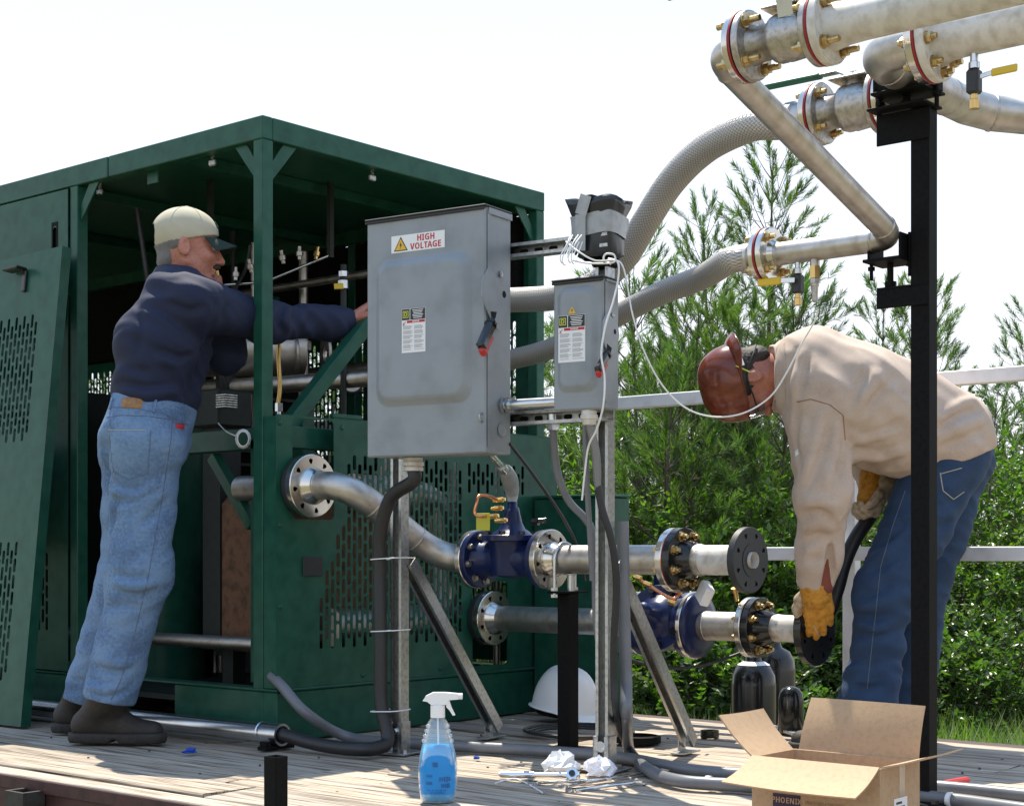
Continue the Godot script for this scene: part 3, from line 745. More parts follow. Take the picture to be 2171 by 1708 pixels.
	# risers, manifolds and cable trays in the dark of the enclosure
	var cl := thing("inner_piping", "cluster of dark steel risers and fittings in the shade of the enclosure", "piping", Vector3(1.1, 0.12, -0.7))
	for q in [[1.28, -0.30, 0.022, 1.75], [1.22, -0.48, 0.016, 1.85], [1.30, -0.72, 0.028, 1.62], [1.05, -0.95, 0.020, 1.9], [0.85, -1.25, 0.030, 1.7], [0.72, -0.88, 0.014, 1.88], [1.34, -0.12, 0.014, 1.9], [1.15, -1.42, 0.024, 1.8]]:
		b = B.new(); b.tube([Vector3(q[0], 0.121, q[1]), Vector3(q[0], q[3], q[1])], q[2], 10); part(cl, "riser", b, M.steel)
		for k in 3:
			b = B.new(); var yy := 0.75 + 0.37 * k + rn.randf_range(-0.1, 0.1)
			b.lathe([Vector2(q[2], -0.02), Vector2(q[2] * 1.7, -0.018), Vector2(q[2] * 1.7, 0.018), Vector2(q[2], 0.02)], Vector3(q[0], yy, q[1]), UPV, 12); part(cl, "coupling", b, M.cast)
	for q in [[1.60, 1.25, -0.1, -1.3, 0.022], [1.42, 1.30, -0.1, -1.5, 0.03], [1.74, 0.95, -0.2, -1.5, 0.016], [0.62, 1.25, -0.1, -1.5, 0.035], [0.30, 0.25, -0.25, -1.5, 0.025]]:
		b = B.new(); b.tube([Vector3(q[1], q[0], q[2]), Vector3(q[1], q[0], q[3])], q[4], 10); part(cl, "header", b, M.steel)
	for q in [[1.12, 1.50, -0.34], [1.02, 1.32, -0.62], [1.18, 1.62, -0.92]]:
		b = B.new(); b.lathe([Vector2(0, 0), Vector2(0.045, 0), Vector2(0.045, 0.03), Vector2(0.040, 0.032), Vector2(0, 0.032)], Vector3(q[0], q[1], q[2]), Vector3(-0.75, 0, 0.66), 18); b.tube([Vector3(q[0], q[1], q[2]), Vector3(q[0] + 0.15, q[1] - 0.02, q[2] - 0.1)], 0.008, 8); var gg := part(cl, "gauge", b, M.iron)
		b = B.new(); b.lathe([Vector2(0.038, 0.0325), Vector2(0, 0.033)], Vector3(q[0], q[1], q[2]), Vector3(-0.75, 0, 0.66), 18); part(gg, "dial", b, M.label_white)
	b = B.new(); b.tube(curve([Vector3(0.30, 1.9, -0.75), Vector3(0.33, 1.6, -0.80), Vector3(0.42, 1.3, -0.72), Vector3(0.5, 1.1, -0.8)]), 0.012, 8); part(cl, "hose", b, M.rubber)
	b = B.new(); b.tube(curve([Vector3(0.22, 1.95, -0.98), Vector3(0.24, 1.7, -0.95), Vector3(0.30, 1.5, -1.0), Vector3(0.34, 1.35, -1.1)]), 0.010, 8); part(cl, "hose", b, M.rubber)
	var en := thing("pump_motor", "black finned motor block low inside the enclosure", "motor", Vector3(1.0, 0.12, -0.9))
	b = B.new(); b.lathe([Vector2(0, 0), Vector2(0.16, 0.0), Vector2(0.17, 0.03), Vector2(0.17, 0.5), Vector2(0.15, 0.55), Vector2(0, 0.56)], Vector3(0.95, 0.42, -0.70), Vector3(0, 0, -1), 24); part(en, "casing", b, M.iron)
	for k in 14:
		b = B.new(); b.lathe([Vector2(0.172, 0), Vector2(0.195, 0.002), Vector2(0.195, 0.008), Vector2(0.172, 0.01)], Vector3(0.95, 0.42, -0.76 - k * 0.032), Vector3(0, 0, -1), 24); part(en, "fin", b, M.iron)
	b = B.new(); b.span(Vector3(0.82, 0.121, -1.2), Vector3(1.08, 0.26, -0.76), 0.01); part(en, "base", b, M.iron)
	b = B.new(); b.box(Vector3(0.86, 0.66, -0.95), Vector3(0.18, 0.12, 0.2), 0.01); part(en, "terminal_box", b, M.grey_box)
	var rc := thing("shade_block", "large black cooler block with fins added to darken the back of the enclosure", "shading", Vector3(1.1, 0.12, -1.4))  # invented black block, added to block light and darken the rear bay
	b = B.new(); b.span(Vector3(0.85, 0.121, -1.58), Vector3(1.40, 1.88, -1.36), 0.006); part(rc, "frame", b, M.shade_black)
	for k in 24:
		b = B.new(); b.span(Vector3(0.88, 0.35 + k * 0.06, -1.3595), Vector3(1.37, 0.362 + k * 0.06, -1.345)); part(rc, "fin", b, M.iron)
	var ft2 := thing("filter_housing", "row of black filter canisters hanging inside the enclosure", "filters", Vector3(0.9, 1.3, -1.2))
	for k in 4:
		b = B.new(); b.lathe([Vector2(0, 0), Vector2(0.05, 0.0), Vector2(0.062, 0.02), Vector2(0.062, 0.24), Vector2(0.07, 0.245), Vector2(0.07, 0.29), Vector2(0.03, 0.31), Vector2(0.012, 0.33), Vector2(0.012, 0.60)], Vector3(0.62 + 0.17 * k, 1.42, -1.30), UPV, 18); part(ft2, "canister", b, M.iron)
	b = B.new(); b.span(Vector3(0.54, 1.73, -1.33), Vector3(1.2, 1.76, -1.27)); part(ft2, "rail", b, M.green)
	# big elbow seen through the slots
	var el := thing("discharge_elbow", "dull steel elbow pipe seen through the slotted end panel", "pipe", Vector3(0.7, 0.4, -0.3))
	b = B.new(); b.tube(curve([Vector3(0.42, 0.36, -0.12), Vector3(0.85, 0.36, -0.10), Vector3(0.97, 0.42, -0.1), Vector3(1.0, 0.55, -0.11), Vector3(0.98, 0.75, -0.12), Vector3(0.9, 0.83, -0.13), Vector3(0.55, 0.85, -0.14)]), 0.07, 16); part(el, "tube", b, M.steel)
	b = B.new(); b.span(Vector3(0.62, 0.121, -0.14), Vector3(0.68, 0.30, -0.08)); part(el, "saddle", b, M.inside)
	# coil of white wire hung in the side bay
	var cw := thing("wire_coil", "small coil of white wire hanging by the corner post", "wire", pt(515, 930, 5.36))
	b = B.new()
	for k in 5:
		var lp2: Array = []
		for a in 13:
			var an := TAU * a / 12.0
			lp2.append(pt(515 + cos(an) * (12 + k), 930 + sin(an) * (16 + k), 5.36 + 0.006 * k))
		b.tube(lp2, 0.0022, 6, false)
	b.tube(curve([pt(503, 925, 5.36), pt(480, 915, 5.40), pt(462, 897, 5.5)]), 0.0022, 6)
	part(cw, "coil", b, M.white_wire)
	# dark green box beside the far post
	var gb := thing("battery_box", "dark green steel box with bright rim behind the white hard hat", "box", Vector3(1.4, 0, 0.3))
	b = B.new(); b.span(Vector3(1.33, 0.0, 0.082), Vector3(1.478, 0.84, 0.44), 0.004); part(gb, "housing", b, M.green_dark)
	b = B.new(); b.span(Vector3(1.322, 0.841, 0.08), Vector3(1.478, 0.852, 0.446), 0.003); part(gb, "lid", b, M.green)

# ---------------------------------------------------------------- electrical stand with the two switch boxes
var ST: Transform3D
var SD: Transform3D
func chan(b: B, a: Vector3, c: Vector3, open_to: Vector3) -> void:      # a strut channel from a to c
	var h := 0.0205; var t := 0.0027
	var z := (c - a).normalized(); var y := (open_to - z * open_to.dot(z)).normalized(); var x := y.cross(z)
	var q := PackedVector2Array([Vector2(-h, -h), Vector2(h, -h), Vector2(h, h), Vector2(0.011, h), Vector2(0.011, h - 0.008), Vector2(0.0137, h - 0.008), Vector2(0.0137, h - t), Vector2(h - t, h - t), Vector2(h - t, -h + t), Vector2(-h + t, -h + t), Vector2(-h + t, h - t), Vector2(-0.0137, h - t), Vector2(-0.0137, h - 0.008), Vector2(-0.011, h - 0.008), Vector2(-0.011, h), Vector2(-h, h)])
	b.prism(q, Transform3D(Basis(x, y, z), a), a.distance_to(c))
func rrect(w: float, h: float, r: float, n := 6) -> Array:      # rounded rectangle, closed loop (last = first)
	var p: Array = []
	for c in 4:
		var cx := (w * 0.5 - r) * (1.0 if c == 0 or c == 3 else -1.0); var cy := (h * 0.5 - r) * (1.0 if c < 2 else -1.0)
		for k in n + 1:
			var a := PI * 0.5 * (c + float(k) / n)
			p.append(Vector2(cx + cos(a) * r, cy + sin(a) * r))
	p.append(p[0])
	return p
func px3(a: Array) -> Array:
	var r: Array = []
	for q in a: r.append(pt(q[0], q[1], q[2]))
	return r
func deckline(a: Array, r: float) -> Array:
	var o: Array = []
	for q in a: o.append(ony(q[0], q[1], r))
	return o

func switch_box(called: String, label: String, x0: float, x1: float, y0: float, y1: float, z0: float, z1: float, big: bool) -> Node3D:
	var o := thing(called, label, "switch box", ST * Vector3((x0 + x1) * 0.5, y0, z0), "grey safety switches on the stand")
	var b := B.new(); b.xf = ST
	b.span(Vector3(x0 + 0.002, y0 + 0.002, z0), Vector3(x1 - 0.002, y1 - 0.004, z1 - 0.012), 0.004); part(o, "housing", b, M.grey_box)
	var s := 1.0 if big else 0.62
	b = B.new(); b.xf = ST
	b.span(Vector3(x0, y0, z1 - 0.011), Vector3(x1, y1 - 0.012, z1), 0.005)
	b.span(Vector3(x1 - 0.0015, y0 + 0.02, z1 - 0.03), Vector3(x1 + 0.0008, y1 - 0.02, z1 - 0.0115))
	var door := part(o, "door", b, M.grey_box)
	b = B.new(); b.xf = ST
	b.span(Vector3(x0 - 0.004, y1 - 0.011, z0), Vector3(x1 + 0.003, y1 - 0.005, z1 + 0.006), 0.002)
	b.span(Vector3(x0 - 0.003, y1 - 0.020, z1 + 0.001), Vector3(x1 + 0.002, y1 - 0.0115, z1 + 0.006), 0.002)
	part(o, "rain_hood", b, M.ink)
	b = B.new(); b.xf = ST
	b.span(Vector3(x1 - 0.0005, y1 - 0.030 * s, z0), Vector3(x1 + 0.003, y1 - 0.012, z1 - 0.016)); part(o, "hood_side", b, M.grey_box)
	# pressed panel of the door
	var w := x1 - x0; var h := y1 - y0
	var ex := w * 0.82; var ey := h * (0.615 if big else 0.80)
	var ec := Vector3(x0 + w * 0.49, y0 + h * (0.512 if big else 0.53), z1)
	var rings: Array = []
	for q in [[0.0, 0.0], [0.004, 0.0006], [0.015, 0.0085], [0.021, 0.0126], [0.027, 0.0138], [0.040, 0.0138]]:
		var k: float = q[0] * (1.15 if big else 0.8)
		for p in rrect(ex - 2 * k, ey - 2 * k, 0.05 * s - k * 0.5): rings.append(ec + Vector3(p.x, p.y, q[1] * (1.35 if big else 0.85)))
	b = B.new(); b.xf = ST; b.grid(rings, rings.size() / 6, 6, true)
	var zc := z1 + 0.0138 * (1.35 if big else 0.85)
	var lp := rrect(ex - 0.08 * (1.15 if big else 0.8), ey - 0.08 * (1.15 if big else 0.8), 0.05 * s - 0.02 * (1.15 if big else 0.8))
	for k in lp.size() - 1:
		b.tri3(Vector3(ec.x, ec.y, zc), Vector3(ec.x + lp[k].x, ec.y + lp[k].y, zc), Vector3(ec.x + lp[k + 1].x, ec.y + lp[k + 1].y, zc), Vector3(0, 0, 1))
	part(door, "pressed_panel", b, M.grey_box)
	return o
func plate_label(o: Node3D, c: Vector3, w: float, h: float, s: float) -> void:      # the printed data label
	var old := ST
	var b := B.new(); b.xf = old
	b.span(c + Vector3(-w / 2, -h / 2, 0), c + Vector3(w / 2, h / 2, 0.0008)); var l := part(o, "data_label", b, M.label_white)
	b = B.new(); b.xf = old
	var top := c.y + h / 2; var le := c.x - w / 2
	b.span(Vector3(le + 0.001, top - h * 0.255, c.z + 0.0009), Vector3(le + w * 0.335, top - 0.001, c.z + 0.0013))
	b.span(Vector3(le + w * 0.365, top - h * 0.255, c.z + 0.0009), Vector3(le + w - 0.001, top - 0.001, c.z + 0.0013))
	part(l, "black_field", b, M.ink)
	b = B.new(); b.xf = old
	var q := Vector3(le + w * 0.17, top - h * 0.128, c.z + 0.0014); var hs := w * 0.12; var ls := w * 0.028
	b.span(q + Vector3(-hs, hs - ls, 0), q + Vector3(hs, hs, 0.0003)); b.span(q + Vector3(-hs, -hs, 0), q + Vector3(hs, -hs + ls, 0.0003))
	b.span(q + Vector3(-hs, -hs + ls, 0), q + Vector3(-hs + ls, hs - ls, 0.0003)); b.span(q + Vector3(hs - ls, -hs + ls, 0), q + Vector3(hs, hs - ls, 0.0003))
	part(l, "emblem", b, M.logo)
	text(l, "D", w * 0.15, old * Transform3D(Basis.IDENTITY, q + Vector3(0, 0, 0.0004)), M.logo)
	b = B.new(); b.xf = old
	for k in 6:
		var ww := w * (0.46 - 0.05 * (k % 3)) * 0.5
		b.span(Vector3(le + w * 0.68 - ww, top - h * (0.048 + k * 0.035), c.z + 0.0014), Vector3(le + w * 0.68 + ww, top - h * (0.034 + k * 0.035), c.z + 0.0016))
	part(l, "small_print", b, M.label_white)
	b = B.new(); b.xf = old
	b.span(Vector3(le + w * 0.22, top - h * 0.325, c.z + 0.0009), Vector3(le + w - 0.002, top - h * 0.27, c.z + 0.0013)); part(l, "red_band", b, M.red_ink)
	b = B.new(); b.xf = old
	b.bar(Vector3(le + w * 0.05, top - h * 0.37, c.z + 0.001), Vector3(le + w * 0.17, top - h * 0.29, c.z + 0.001), 0.0006, w * 0.03, Vector3(0, 0, 1), 0.0)
	b.bar(Vector3(le + w * 0.06, top - h * 0.31, c.z + 0.0013), Vector3(le + w * 0.12, top - h * 0.38, c.z + 0.0013), 0.0006, w * 0.03, Vector3(0, 0, 1), 0.0)
	part(l, "pictogram", b, M.red_ink)
	text(l, "DANGER", h * 0.034, old * Transform3D(Basis.IDENTITY, Vector3(le + w * 0.6, top - h * 0.297, c.z + 0.0014)), M.label_white)
	b = B.new(); b.xf = old
	var rr := RandomNumberGenerator.new(); rr.seed = 3
	for col in 2:
		for k in 26:
			if k % 5 == 4: continue
			var xa := le + w * (0.06 + 0.47 * col)
			b.span(Vector3(xa, top - h * (0.40 + k * 0.0215), c.z + 0.0009), Vector3(xa + w * rr.randf_range(0.28, 0.42), top - h * (0.388 + k * 0.0215), c.z + 0.0011))
	part(l, "small_print", b, plain(lin(0.36, 0.36, 0.37), 0.6))
func side_handle(o: Node3D, x1: float, outline: Array, hole: Array, screw: Array, slot: Array, lever: Array, s: float) -> void:
	var pl := PackedVector2Array()
	for q in outline:
		var p := onframe(q[0], q[1], SD, x1 + 0.012); pl.append(Vector2(p.x, p.y))
	var b := B.new(); b.prism(pl, SD * Transform3D(Basis.IDENTITY, Vector3(0, 0, x1 + 0.010)), 0.003)
	var hp := part(o, "handle_plate", b, M.grey_box)
	b = B.new(); var p := onframe(hole[0], hole[1], SD, x1 + 0.0131); b.lathe([Vector2(0.0105 * s, 0), Vector2(0.0, 0.0004)], SD * Vector3(p.x, p.y, x1 + 0.0131), SD.basis.z, 16); part(hp, "plate_hole", b, M.hole)
	b = B.new(); pl = PackedVector2Array()
	for q in slot:
		p = onframe(q[0], q[1], SD, x1 + 0.0131); pl.append(Vector2(p.x, p.y))
	b.prism(pl, SD * Transform3D(Basis.IDENTITY, Vector3(0, 0, x1 + 0.0131)), 0.0006); part(hp, "plate_slot", b, M.hole)
	b = B.new(); p = onframe(screw[0], screw[1], SD, x1); b.lathe([Vector2(0.009 * s, 0), Vector2(0.009 * s, 0.004), Vector2(0.0, 0.006)], SD * Vector3(p.x, p.y, x1), SD.basis.z, 12); part(o, "screw", b, M.galv)
	var a := SD * (onframe(lever[0][0], lever[0][1], SD, x1 + 0.022) * Vector3(1, 1, 0) + Vector3(0, 0, x1 + 0.022)); var c := SD * (onframe(lever[1][0], lever[1][1], SD, x1 + 0.035) * Vector3(1, 1, 0) + Vector3(0, 0, x1 + 0.035))
	b = B.new(); b.tube([a + (a - c) * 0.18, a], [0.007 * s, 0.010 * s], 10)
	b.bar(a - (a - c) * 0.02, c, 0.034 * s, 0.026 * s, SD.basis.z, 0.007 * s)
	b.tube([a, a.lerp(c, 0.08)], 0.019 * s, 10)
	var lv := part(o, "lever", b, M.black_gloss)
	b = B.new(); var dn := (c - a).normalized(); var sd := dn.cross(SD.basis.z).normalized()
	if sd.dot(-ST.basis.z) < 0: sd = -sd
	b.bar(a.lerp(c, 0.30) + sd * 0.016 * s, c + dn * 0.008 * s + sd * 0.014 * s, 0.030 * s, 0.022 * s, SD.basis.z, 0.007 * s); part(lv, "grip_insert", b, M.red)

func switch_stand() -> void:
	var an := deg_to_rad(8.0); var S := Vector3(sin(an), 0, cos(an)); var N := Vector3(-cos(an), 0, sin(an))
	var F := ony(1283, 1632, 0); F.y = 0
	ST = Transform3D(Basis(S, UPV, N), F)
	SD = Transform3D(Basis(-N, UPV, S), F)
	var o := thing("strut_stand", "galvanized strut channel stand carrying the grey switch boxes", "stand", F + S * -0.37)
	var b := B.new(); chan(b, ST * Vector3(0, 0.012, 0), ST * Vector3(0, 1.60, 0), N); part(o, "post", b, M.galv)
	b = B.new(); chan(b, ST * Vector3(-0.735, 0.012, 0), ST * Vector3(-0.735, 1.56, 0), N); part(o, "post", b, M.galv)
	for y in [1.522, 1.026]:
		b = B.new(); chan(b, ST * Vector3(-0.80, y, 0.0415), ST * Vector3(0.04, y, 0.0415), N); part(o, "crossbar", b, M.galv)
		var cb := o.get_child(o.get_child_count() - 1)
		for k in 16:
			var c := Vector3(-0.76 + k * 0.05, y, 0.0246)
			b = B.new(); b.prism(PackedVector2Array([Vector2(-0.014, -0.003), Vector2(-0.010, -0.007), Vector2(0.010, -0.007), Vector2(0.014, -0.003), Vector2(0.014, 0.003), Vector2(0.010, 0.007), Vector2(-0.010, 0.007), Vector2(-0.014, 0.003)]), ST * Transform3D(Basis.IDENTITY, c), 0.0006)
			part(cb, "slot", b, M.hole)
	for q in [[-0.735, -0.725, -0.525], [0.0, 0.012, -0.512]]:
		var a := ST * Vector3(q[0] + 0.012, 0.60, -0.026); var c := ST * Vector3(q[1] + 0.012, 0.03, q[2])
		b = B.new(); chan(b, a, c, N + UPV * 0.6); var br := part(o, "brace", b, M.galv)
		b = B.new()
		var dir := (c - a).normalized(); var nn := (N + UPV * 0.6); nn = (nn - dir * nn.dot(dir)).normalized(); var xx := nn.cross(dir)
		for k in 12:
			var cc := a + dir * (0.05 + k * 0.062) - nn * 0.0173
			b = B.new(); b.prism(PackedVector2Array([Vector2(-0.007, -0.014), Vector2(0.007, -0.014), Vector2(0.007, 0.014), Vector2(-0.007, 0.014)]), Transform3D(Basis(xx, dir, xx.cross(dir)), cc), 0.0006)
			part(br, "slot", b, M.hole)
		b = B.new(); b.xf = ST
		b.span(Vector3(q[1] - 0.012, 0.0, q[2] - 0.03), Vector3(q[1] + 0.036, 0.006, q[2] + 0.09), 0.001); b.span(Vector3(q[1] - 0.016, 0.006, q[2] - 0.02), Vector3(q[1] - 0.011, 0.085, q[2] + 0.03), 0.001)
		part(o, "angle_bracket", b, M.galv)
		b = B.new(); b.hexa(ST * Vector3(q[1] - 0.017, 0.055, q[2] + 0.005), -S, 0.009, 0.008); part(o, "bolt", b, M.conduit)
	for x in [-0.735, 0.0]:
		b = B.new(); b.xf = ST
		b.span(Vector3(x - 0.06, 0.0, -0.05), Vector3(x + 0.06, 0.006, 0.06), 0.001)
		b.span(Vector3(x - 0.0265, 0.006, -0.0215), Vector3(x - 0.0212, 0.10, 0.0262), 0.001); b.span(Vector3(x + 0.0212, 0.006, -0.0215), Vector3(x + 0.0265, 0.10, 0.0262), 0.001); b.span(Vector3(x - 0.0265, 0.006, 0.0212), Vector3(x - 0.010, 0.10, 0.0262), 0.001); b.span(Vector3(x + 0.010, 0.006, 0.0212), Vector3(x + 0.0265, 0.10, 0.0262), 0.001); b.span(Vector3(x - 0.021, 0.012, -0.0262), Vector3(x + 0.021, 0.10, -0.0215), 0.001)
		part(o, "base_shoe", b, M.galv)
		b = B.new(); b.hexa(ST * Vector3(x, 0.07, 0.0265), N, 0.011, 0.009); b.lathe([Vector2(0.016, 0), Vector2(0.016, 0.002), Vector2(0, 0.002)], ST * Vector3(x, 0.07, 0.0263), N, 16); b.hexa(ST * Vector3(x + 0.04, 0.006, 0.03), UPV, 0.010, 0.009); part(o, "bolt", b, M.conduit)
	# --- big switch box
	var zf := 0.205
	var x0 := onframe(777, 700, ST, zf).x; var x1 := onframe(1029, 700, ST, zf).x; var y0 := onframe(905, 965, ST, zf).y; var y1 := onframe(900, 446, ST, zf).y
	var big := switch_box("safety_switch", "large grey steel switch box marked HIGH VOLTAGE with red and black lever", x0, x1, y0, y1, 0.063, zf, true)
	var a := onframe(830, 519, ST, zf); var c := onframe(943, 506, ST, zf)
	var sc := Vector3((a.x + c.x) / 2, (a.y + c.y) / 2, zf + 0.0003); var sw := c.x - a.x
	b = B.new(); b.xf = ST; b.span(sc + Vector3(-sw / 2, -0.0255, 0), sc + Vector3(sw / 2, 0.0255, 0.0007)); var sg := part(big, "warning_sign", b, M.label_white)
	text(sg, "HIGH", 0.0185, ST * Transform3D(Basis.IDENTITY, sc + Vector3(sw * 0.15, 0.0118, 0.001)), M.red_ink)
	text(sg, "VOLTAGE", 0.0185, ST * Transform3D(Basis.IDENTITY, sc + Vector3(sw * 0.15, -0.0118, 0.001)), M.red_ink)
	var tc := sc + Vector3(-sw * 0.32, -0.002, 0.0008)
	b = B.new(); b.prism(PackedVector2Array([Vector2(-0.0255, -0.019), Vector2(0.0255, -0.019), Vector2(0, 0.0235)]), ST * Transform3D(Basis.IDENTITY, tc), 0.0003); part(sg, "triangle_border", b, M.ink)
	b = B.new(); b.prism(PackedVector2Array([Vector2(-0.0205, -0.0162), Vector2(0.0205, -0.0162), Vector2(0, 0.0178)]), ST * Transform3D(Basis.IDENTITY, tc + Vector3(0, 0, 0.0004)), 0.0003); part(sg, "triangle", b, M.sign_yellow)
	b = B.new(); b.prism(PackedVector2Array([Vector2(0.001, 0.010), Vector2(-0.004, -0.001), Vector2(0.0, -0.001), Vector2(-0.003, -0.012), Vector2(0.0045, 0.002), Vector2(0.0008, 0.002)]), ST * Transform3D(Basis.IDENTITY, tc + Vector3(0, -0.002, 0.0008)), 0.0003); part(sg, "lightning_bolt", b, M.ink)
	a = onframe(852, 703, ST, zf + 0.019); c = onframe(902, 697, ST, zf + 0.019)
	plate_label(big, Vector3((a.x + c.x) / 2, (a.y + c.y) / 2, zf + 0.0189), c.x - a.x, 0.130, 1.0)
	# side handle; outline picked off the plate
	side_handle(big, x1, [[1036, 567], [1081, 624], [1073, 660], [1057, 700], [1048, 692], [1034, 660], [1021, 628], [1021, 596]], [1069, 624], [1061, 581], [[1040, 660], [1053, 661], [1050, 675], [1043, 680]], [[1041, 686], [1019, 738]], 1.0)
	b = B.new(); var kp := onframe(1063, 911, SD, x1); var kc := SD * Vector3(kp.x, kp.y, x1 + 0.0005)
	b.lathe([Vector2(0.020, 0), Vector2(0.021, 0.002), Vector2(0.017, 0.0025), Vector2(0.015, 0.001), Vector2(0.0, 0.001)], kc, SD.basis.z, 24); part(big, "knockout", b, M.grey_box)
	b = B.new(); b.tube(curve([ST * Vector3(x1 - 0.012, y0 + 0.115, zf), ST * Vector3(x1 - 0.012, y0 + 0.11, zf + 0.012), ST * Vector3(x1 - 0.012, y0 + 0.095, zf + 0.010), ST * Vector3(x1 - 0.012, y0 + 0.09, zf)]), 0.003, 8); part(big, "hasp", b, M.galv)
	# --- small switch box
	var zs := 0.158
	var u0 := onframe(1173, 730, ST, zs).x; var u1 := onframe(1279, 730, ST, zs).x; var v0 := onframe(1225, 869, ST, zs).y; var v1 := onframe(1225, 585, ST, zs).y
	var sm := switch_box("safety_switch", "small grey steel switch box in front of the taped device's post", u0, u1, v0, v1, 0.063, zs, false)
	a = onframe(1184, 720, ST, zs + 0.012); c = onframe(1241, 715, ST, zs + 0.012)
	plate_label(sm, Vector3((a.x + c.x) / 2, (a.y + c.y) / 2, zs + 0.012), c.x - a.x, 0.132, 1.0)
	var wt := onframe(1213, 658, ST, zs + 0.012); wt.z = zs + 0.0122
	b = B.new(); b.prism(PackedVector2Array([Vector2(-0.012, -0.009), Vector2(0.012, -0.009), Vector2(0, 0.0115)]), ST * Transform3D(Basis.IDENTITY, wt), 0.0004); var wl := part(sm, "warning_triangle", b, M.sign_yellow)
	b = B.new(); b.prism(PackedVector2Array([Vector2(0.0006, 0.006), Vector2(-0.0025, -0.001), Vector2(0.0, -0.001), Vector2(-0.0018, -0.007), Vector2(0.003, 0.001), Vector2(0.0005, 0.001)]), ST * Transform3D(Basis.IDENTITY, wt + Vector3(0, 0, 0.0006)), 0.0003); part(wl, "lightning_bolt", b, M.ink)
	side_handle(sm, u1, [[1288, 660], [1310, 690], [1313, 712], [1306, 745], [1297, 752], [1284, 735], [1278, 710], [1279, 680]], [1304, 703], [1298, 668], [[1287, 728], [1297, 738], [1294, 750], [1287, 744]], [[1287, 752], [1267, 786]], 0.72)
	# --- conduit between the boxes
	var cd := thing("steel_conduit", "bright steel conduit joining the two switch boxes", "conduit", ST * Vector3(x1, 1.07, 0.11))
	var cy := onframe(1100, 858, ST, 0.11).y
	b = B.new(); b.tube([ST * Vector3(x1 + 0.002, cy, 0.115), ST * Vector3(u0 + 0.004, cy, 0.115)], 0.0165, 16); part(cd, "tube", b, M.conduit)
	for q in [0.006, 0.022]:
		b = B.new(); b.hexa(ST * Vector3(x1 + q, cy, 0.115), S, 0.026, 0.009); part(cd, "lock_nut", b, M.conduit)
	# --- cable glands under the big box, heavy black cable
	var hc := thing("power_cable", "thick black cable looping from the big switch box down into the deck conduit", "cable", ony(770, 1605, 0))
	var top := ST * Vector3(onframe(876, 975, ST, 0.13).x, y0, 0.13)
	b = B.new(); b.lathe([Vector2(0.029, 0), Vector2(0.029, 0.012), Vector2(0.033, 0.014), Vector2(0.033, 0.024), Vector2(0.027, 0.026), Vector2(0.031, 0.03), Vector2(0.031, 0.04), Vector2(0.02, 0.042)], top, -UPV, 20); part(hc, "gland", b, M.pipe_white)
	var run: Array = [top - UPV * 0.03, top - UPV * 0.07, ST * Vector3(-0.70, 0.80, 0.09), ST * Vector3(-0.76, 0.70, 0.066), ST * Vector3(-0.775, 0.58, 0.052), ST * Vector3(-0.772, 0.35, 0.05), ST * Vector3(-0.770, 0.16, 0.05)]
	run.append_array([ony(822, 1566, 0.05), ony(800, 1585, 0.027), ony(760, 1588, 0.026), ony(700, 1582, 0.026), ony(650, 1572, 0.033), Vector3(-0.107, 0.047, 0.22), Vector3(-0.107, 0.047, 0.0)])
	b = B.new(); b.tube(curve(run, 8), 0.0215, 16); part(hc, "cable", b, M.rubber)
	for y in [0.61, 0.385, 0.135]:
		b = B.new(); var lp: Array = []
		for p in rrect(0.105, 0.10, 0.025, 4): lp.append(ST * Vector3(p.x - 0.752, y + p.x * 0.06, p.y + 0.026))
		b.tube(lp, 0.002, 6, false); part(hc, "cable_tie", b, M.white_wire)
	var dc := thing("deck_conduit", "bright galvanized conduit pipe lying along the enclosure skid", "conduit", Vector3(-0.107, 0, -1))
	b = B.new(); b.lathe([Vector2(0.027, 0.0), Vector2(0.031, 0.0), Vector2(0.031, 0.002), Vector2(0.031, 2.6)], Vector3(-0.107, 0.047, 0.16), Vector3(0, 0, -1), 20); b.lathe([Vector2(0.027, 2.6), Vector2(0.027, 0.0)], Vector3(-0.107, 0.047, 0.16), Vector3(0, 0, -1), 20); part(dc, "tube", b, M.conduit)
	b = B.new(); b.lathe([Vector2(0.029, -0.06), Vector2(0.036, -0.06), Vector2(0.036, 0.02), Vector2(0.032, 0.024)], Vector3(-0.107, 0.047, 0.16), Vector3(0, 0, -1), 20); b.lathe([Vector2(0.029, 0.0), Vector2(0.029, -0.06)], Vector3(-0.107, 0.047, 0.16), Vector3(0, 0, -1), 20); b.lathe([Vector2(0.037, 0.028), Vector2(0.039, 0.032), Vector2(0.037, 0.036)], Vector3(-0.107, 0.047, 0.16), Vector3(0, 0, -1), 20); part(dc, "coupling", b, M.conduit)
	b = B.new(); b.span(Vector3(-0.17, 0.0, 0.17), Vector3(-0.045, 0.012, 0.21), 0.002); b.span(Vector3(-0.165, 0.012, 0.175), Vector3(-0.147, 0.028, 0.205), 0.002); part(dc, "clamp", b, M.black_paint)
	for z in [-0.5, -1.6]:
		b = B.new(); b.span(Vector3(-0.15, 0.0, z), Vector3(-0.06, 0.0165, z + 0.03), 0.002); part(dc, "clamp", b, M.black_paint)
	# --- grey flexible conduit across the deck
	var gc := thing("flexible_conduit", "long grey flexible conduit running from the enclosure across the deck", "conduit", ony(850, 1580, 0))
	var gl: Array = [onz(575, 1432, 0.03), onz(598, 1455, 0.09)]
	gl.append_array([pt(650, 1512, 5.17)]); gl.append_array(deckline([[735, 1561], [850, 1574], [1000, 1583], [1160, 1592], [1320, 1606], [1450, 1630], [1570, 1641], [1760, 1652], [1990, 1668], [2171, 1686], [2400, 1712]], 0.019))
	b = B.new(); b.tube(curve(gl, 8), 0.018, 14); part(gc, "tube", b, M.grey_pvc)
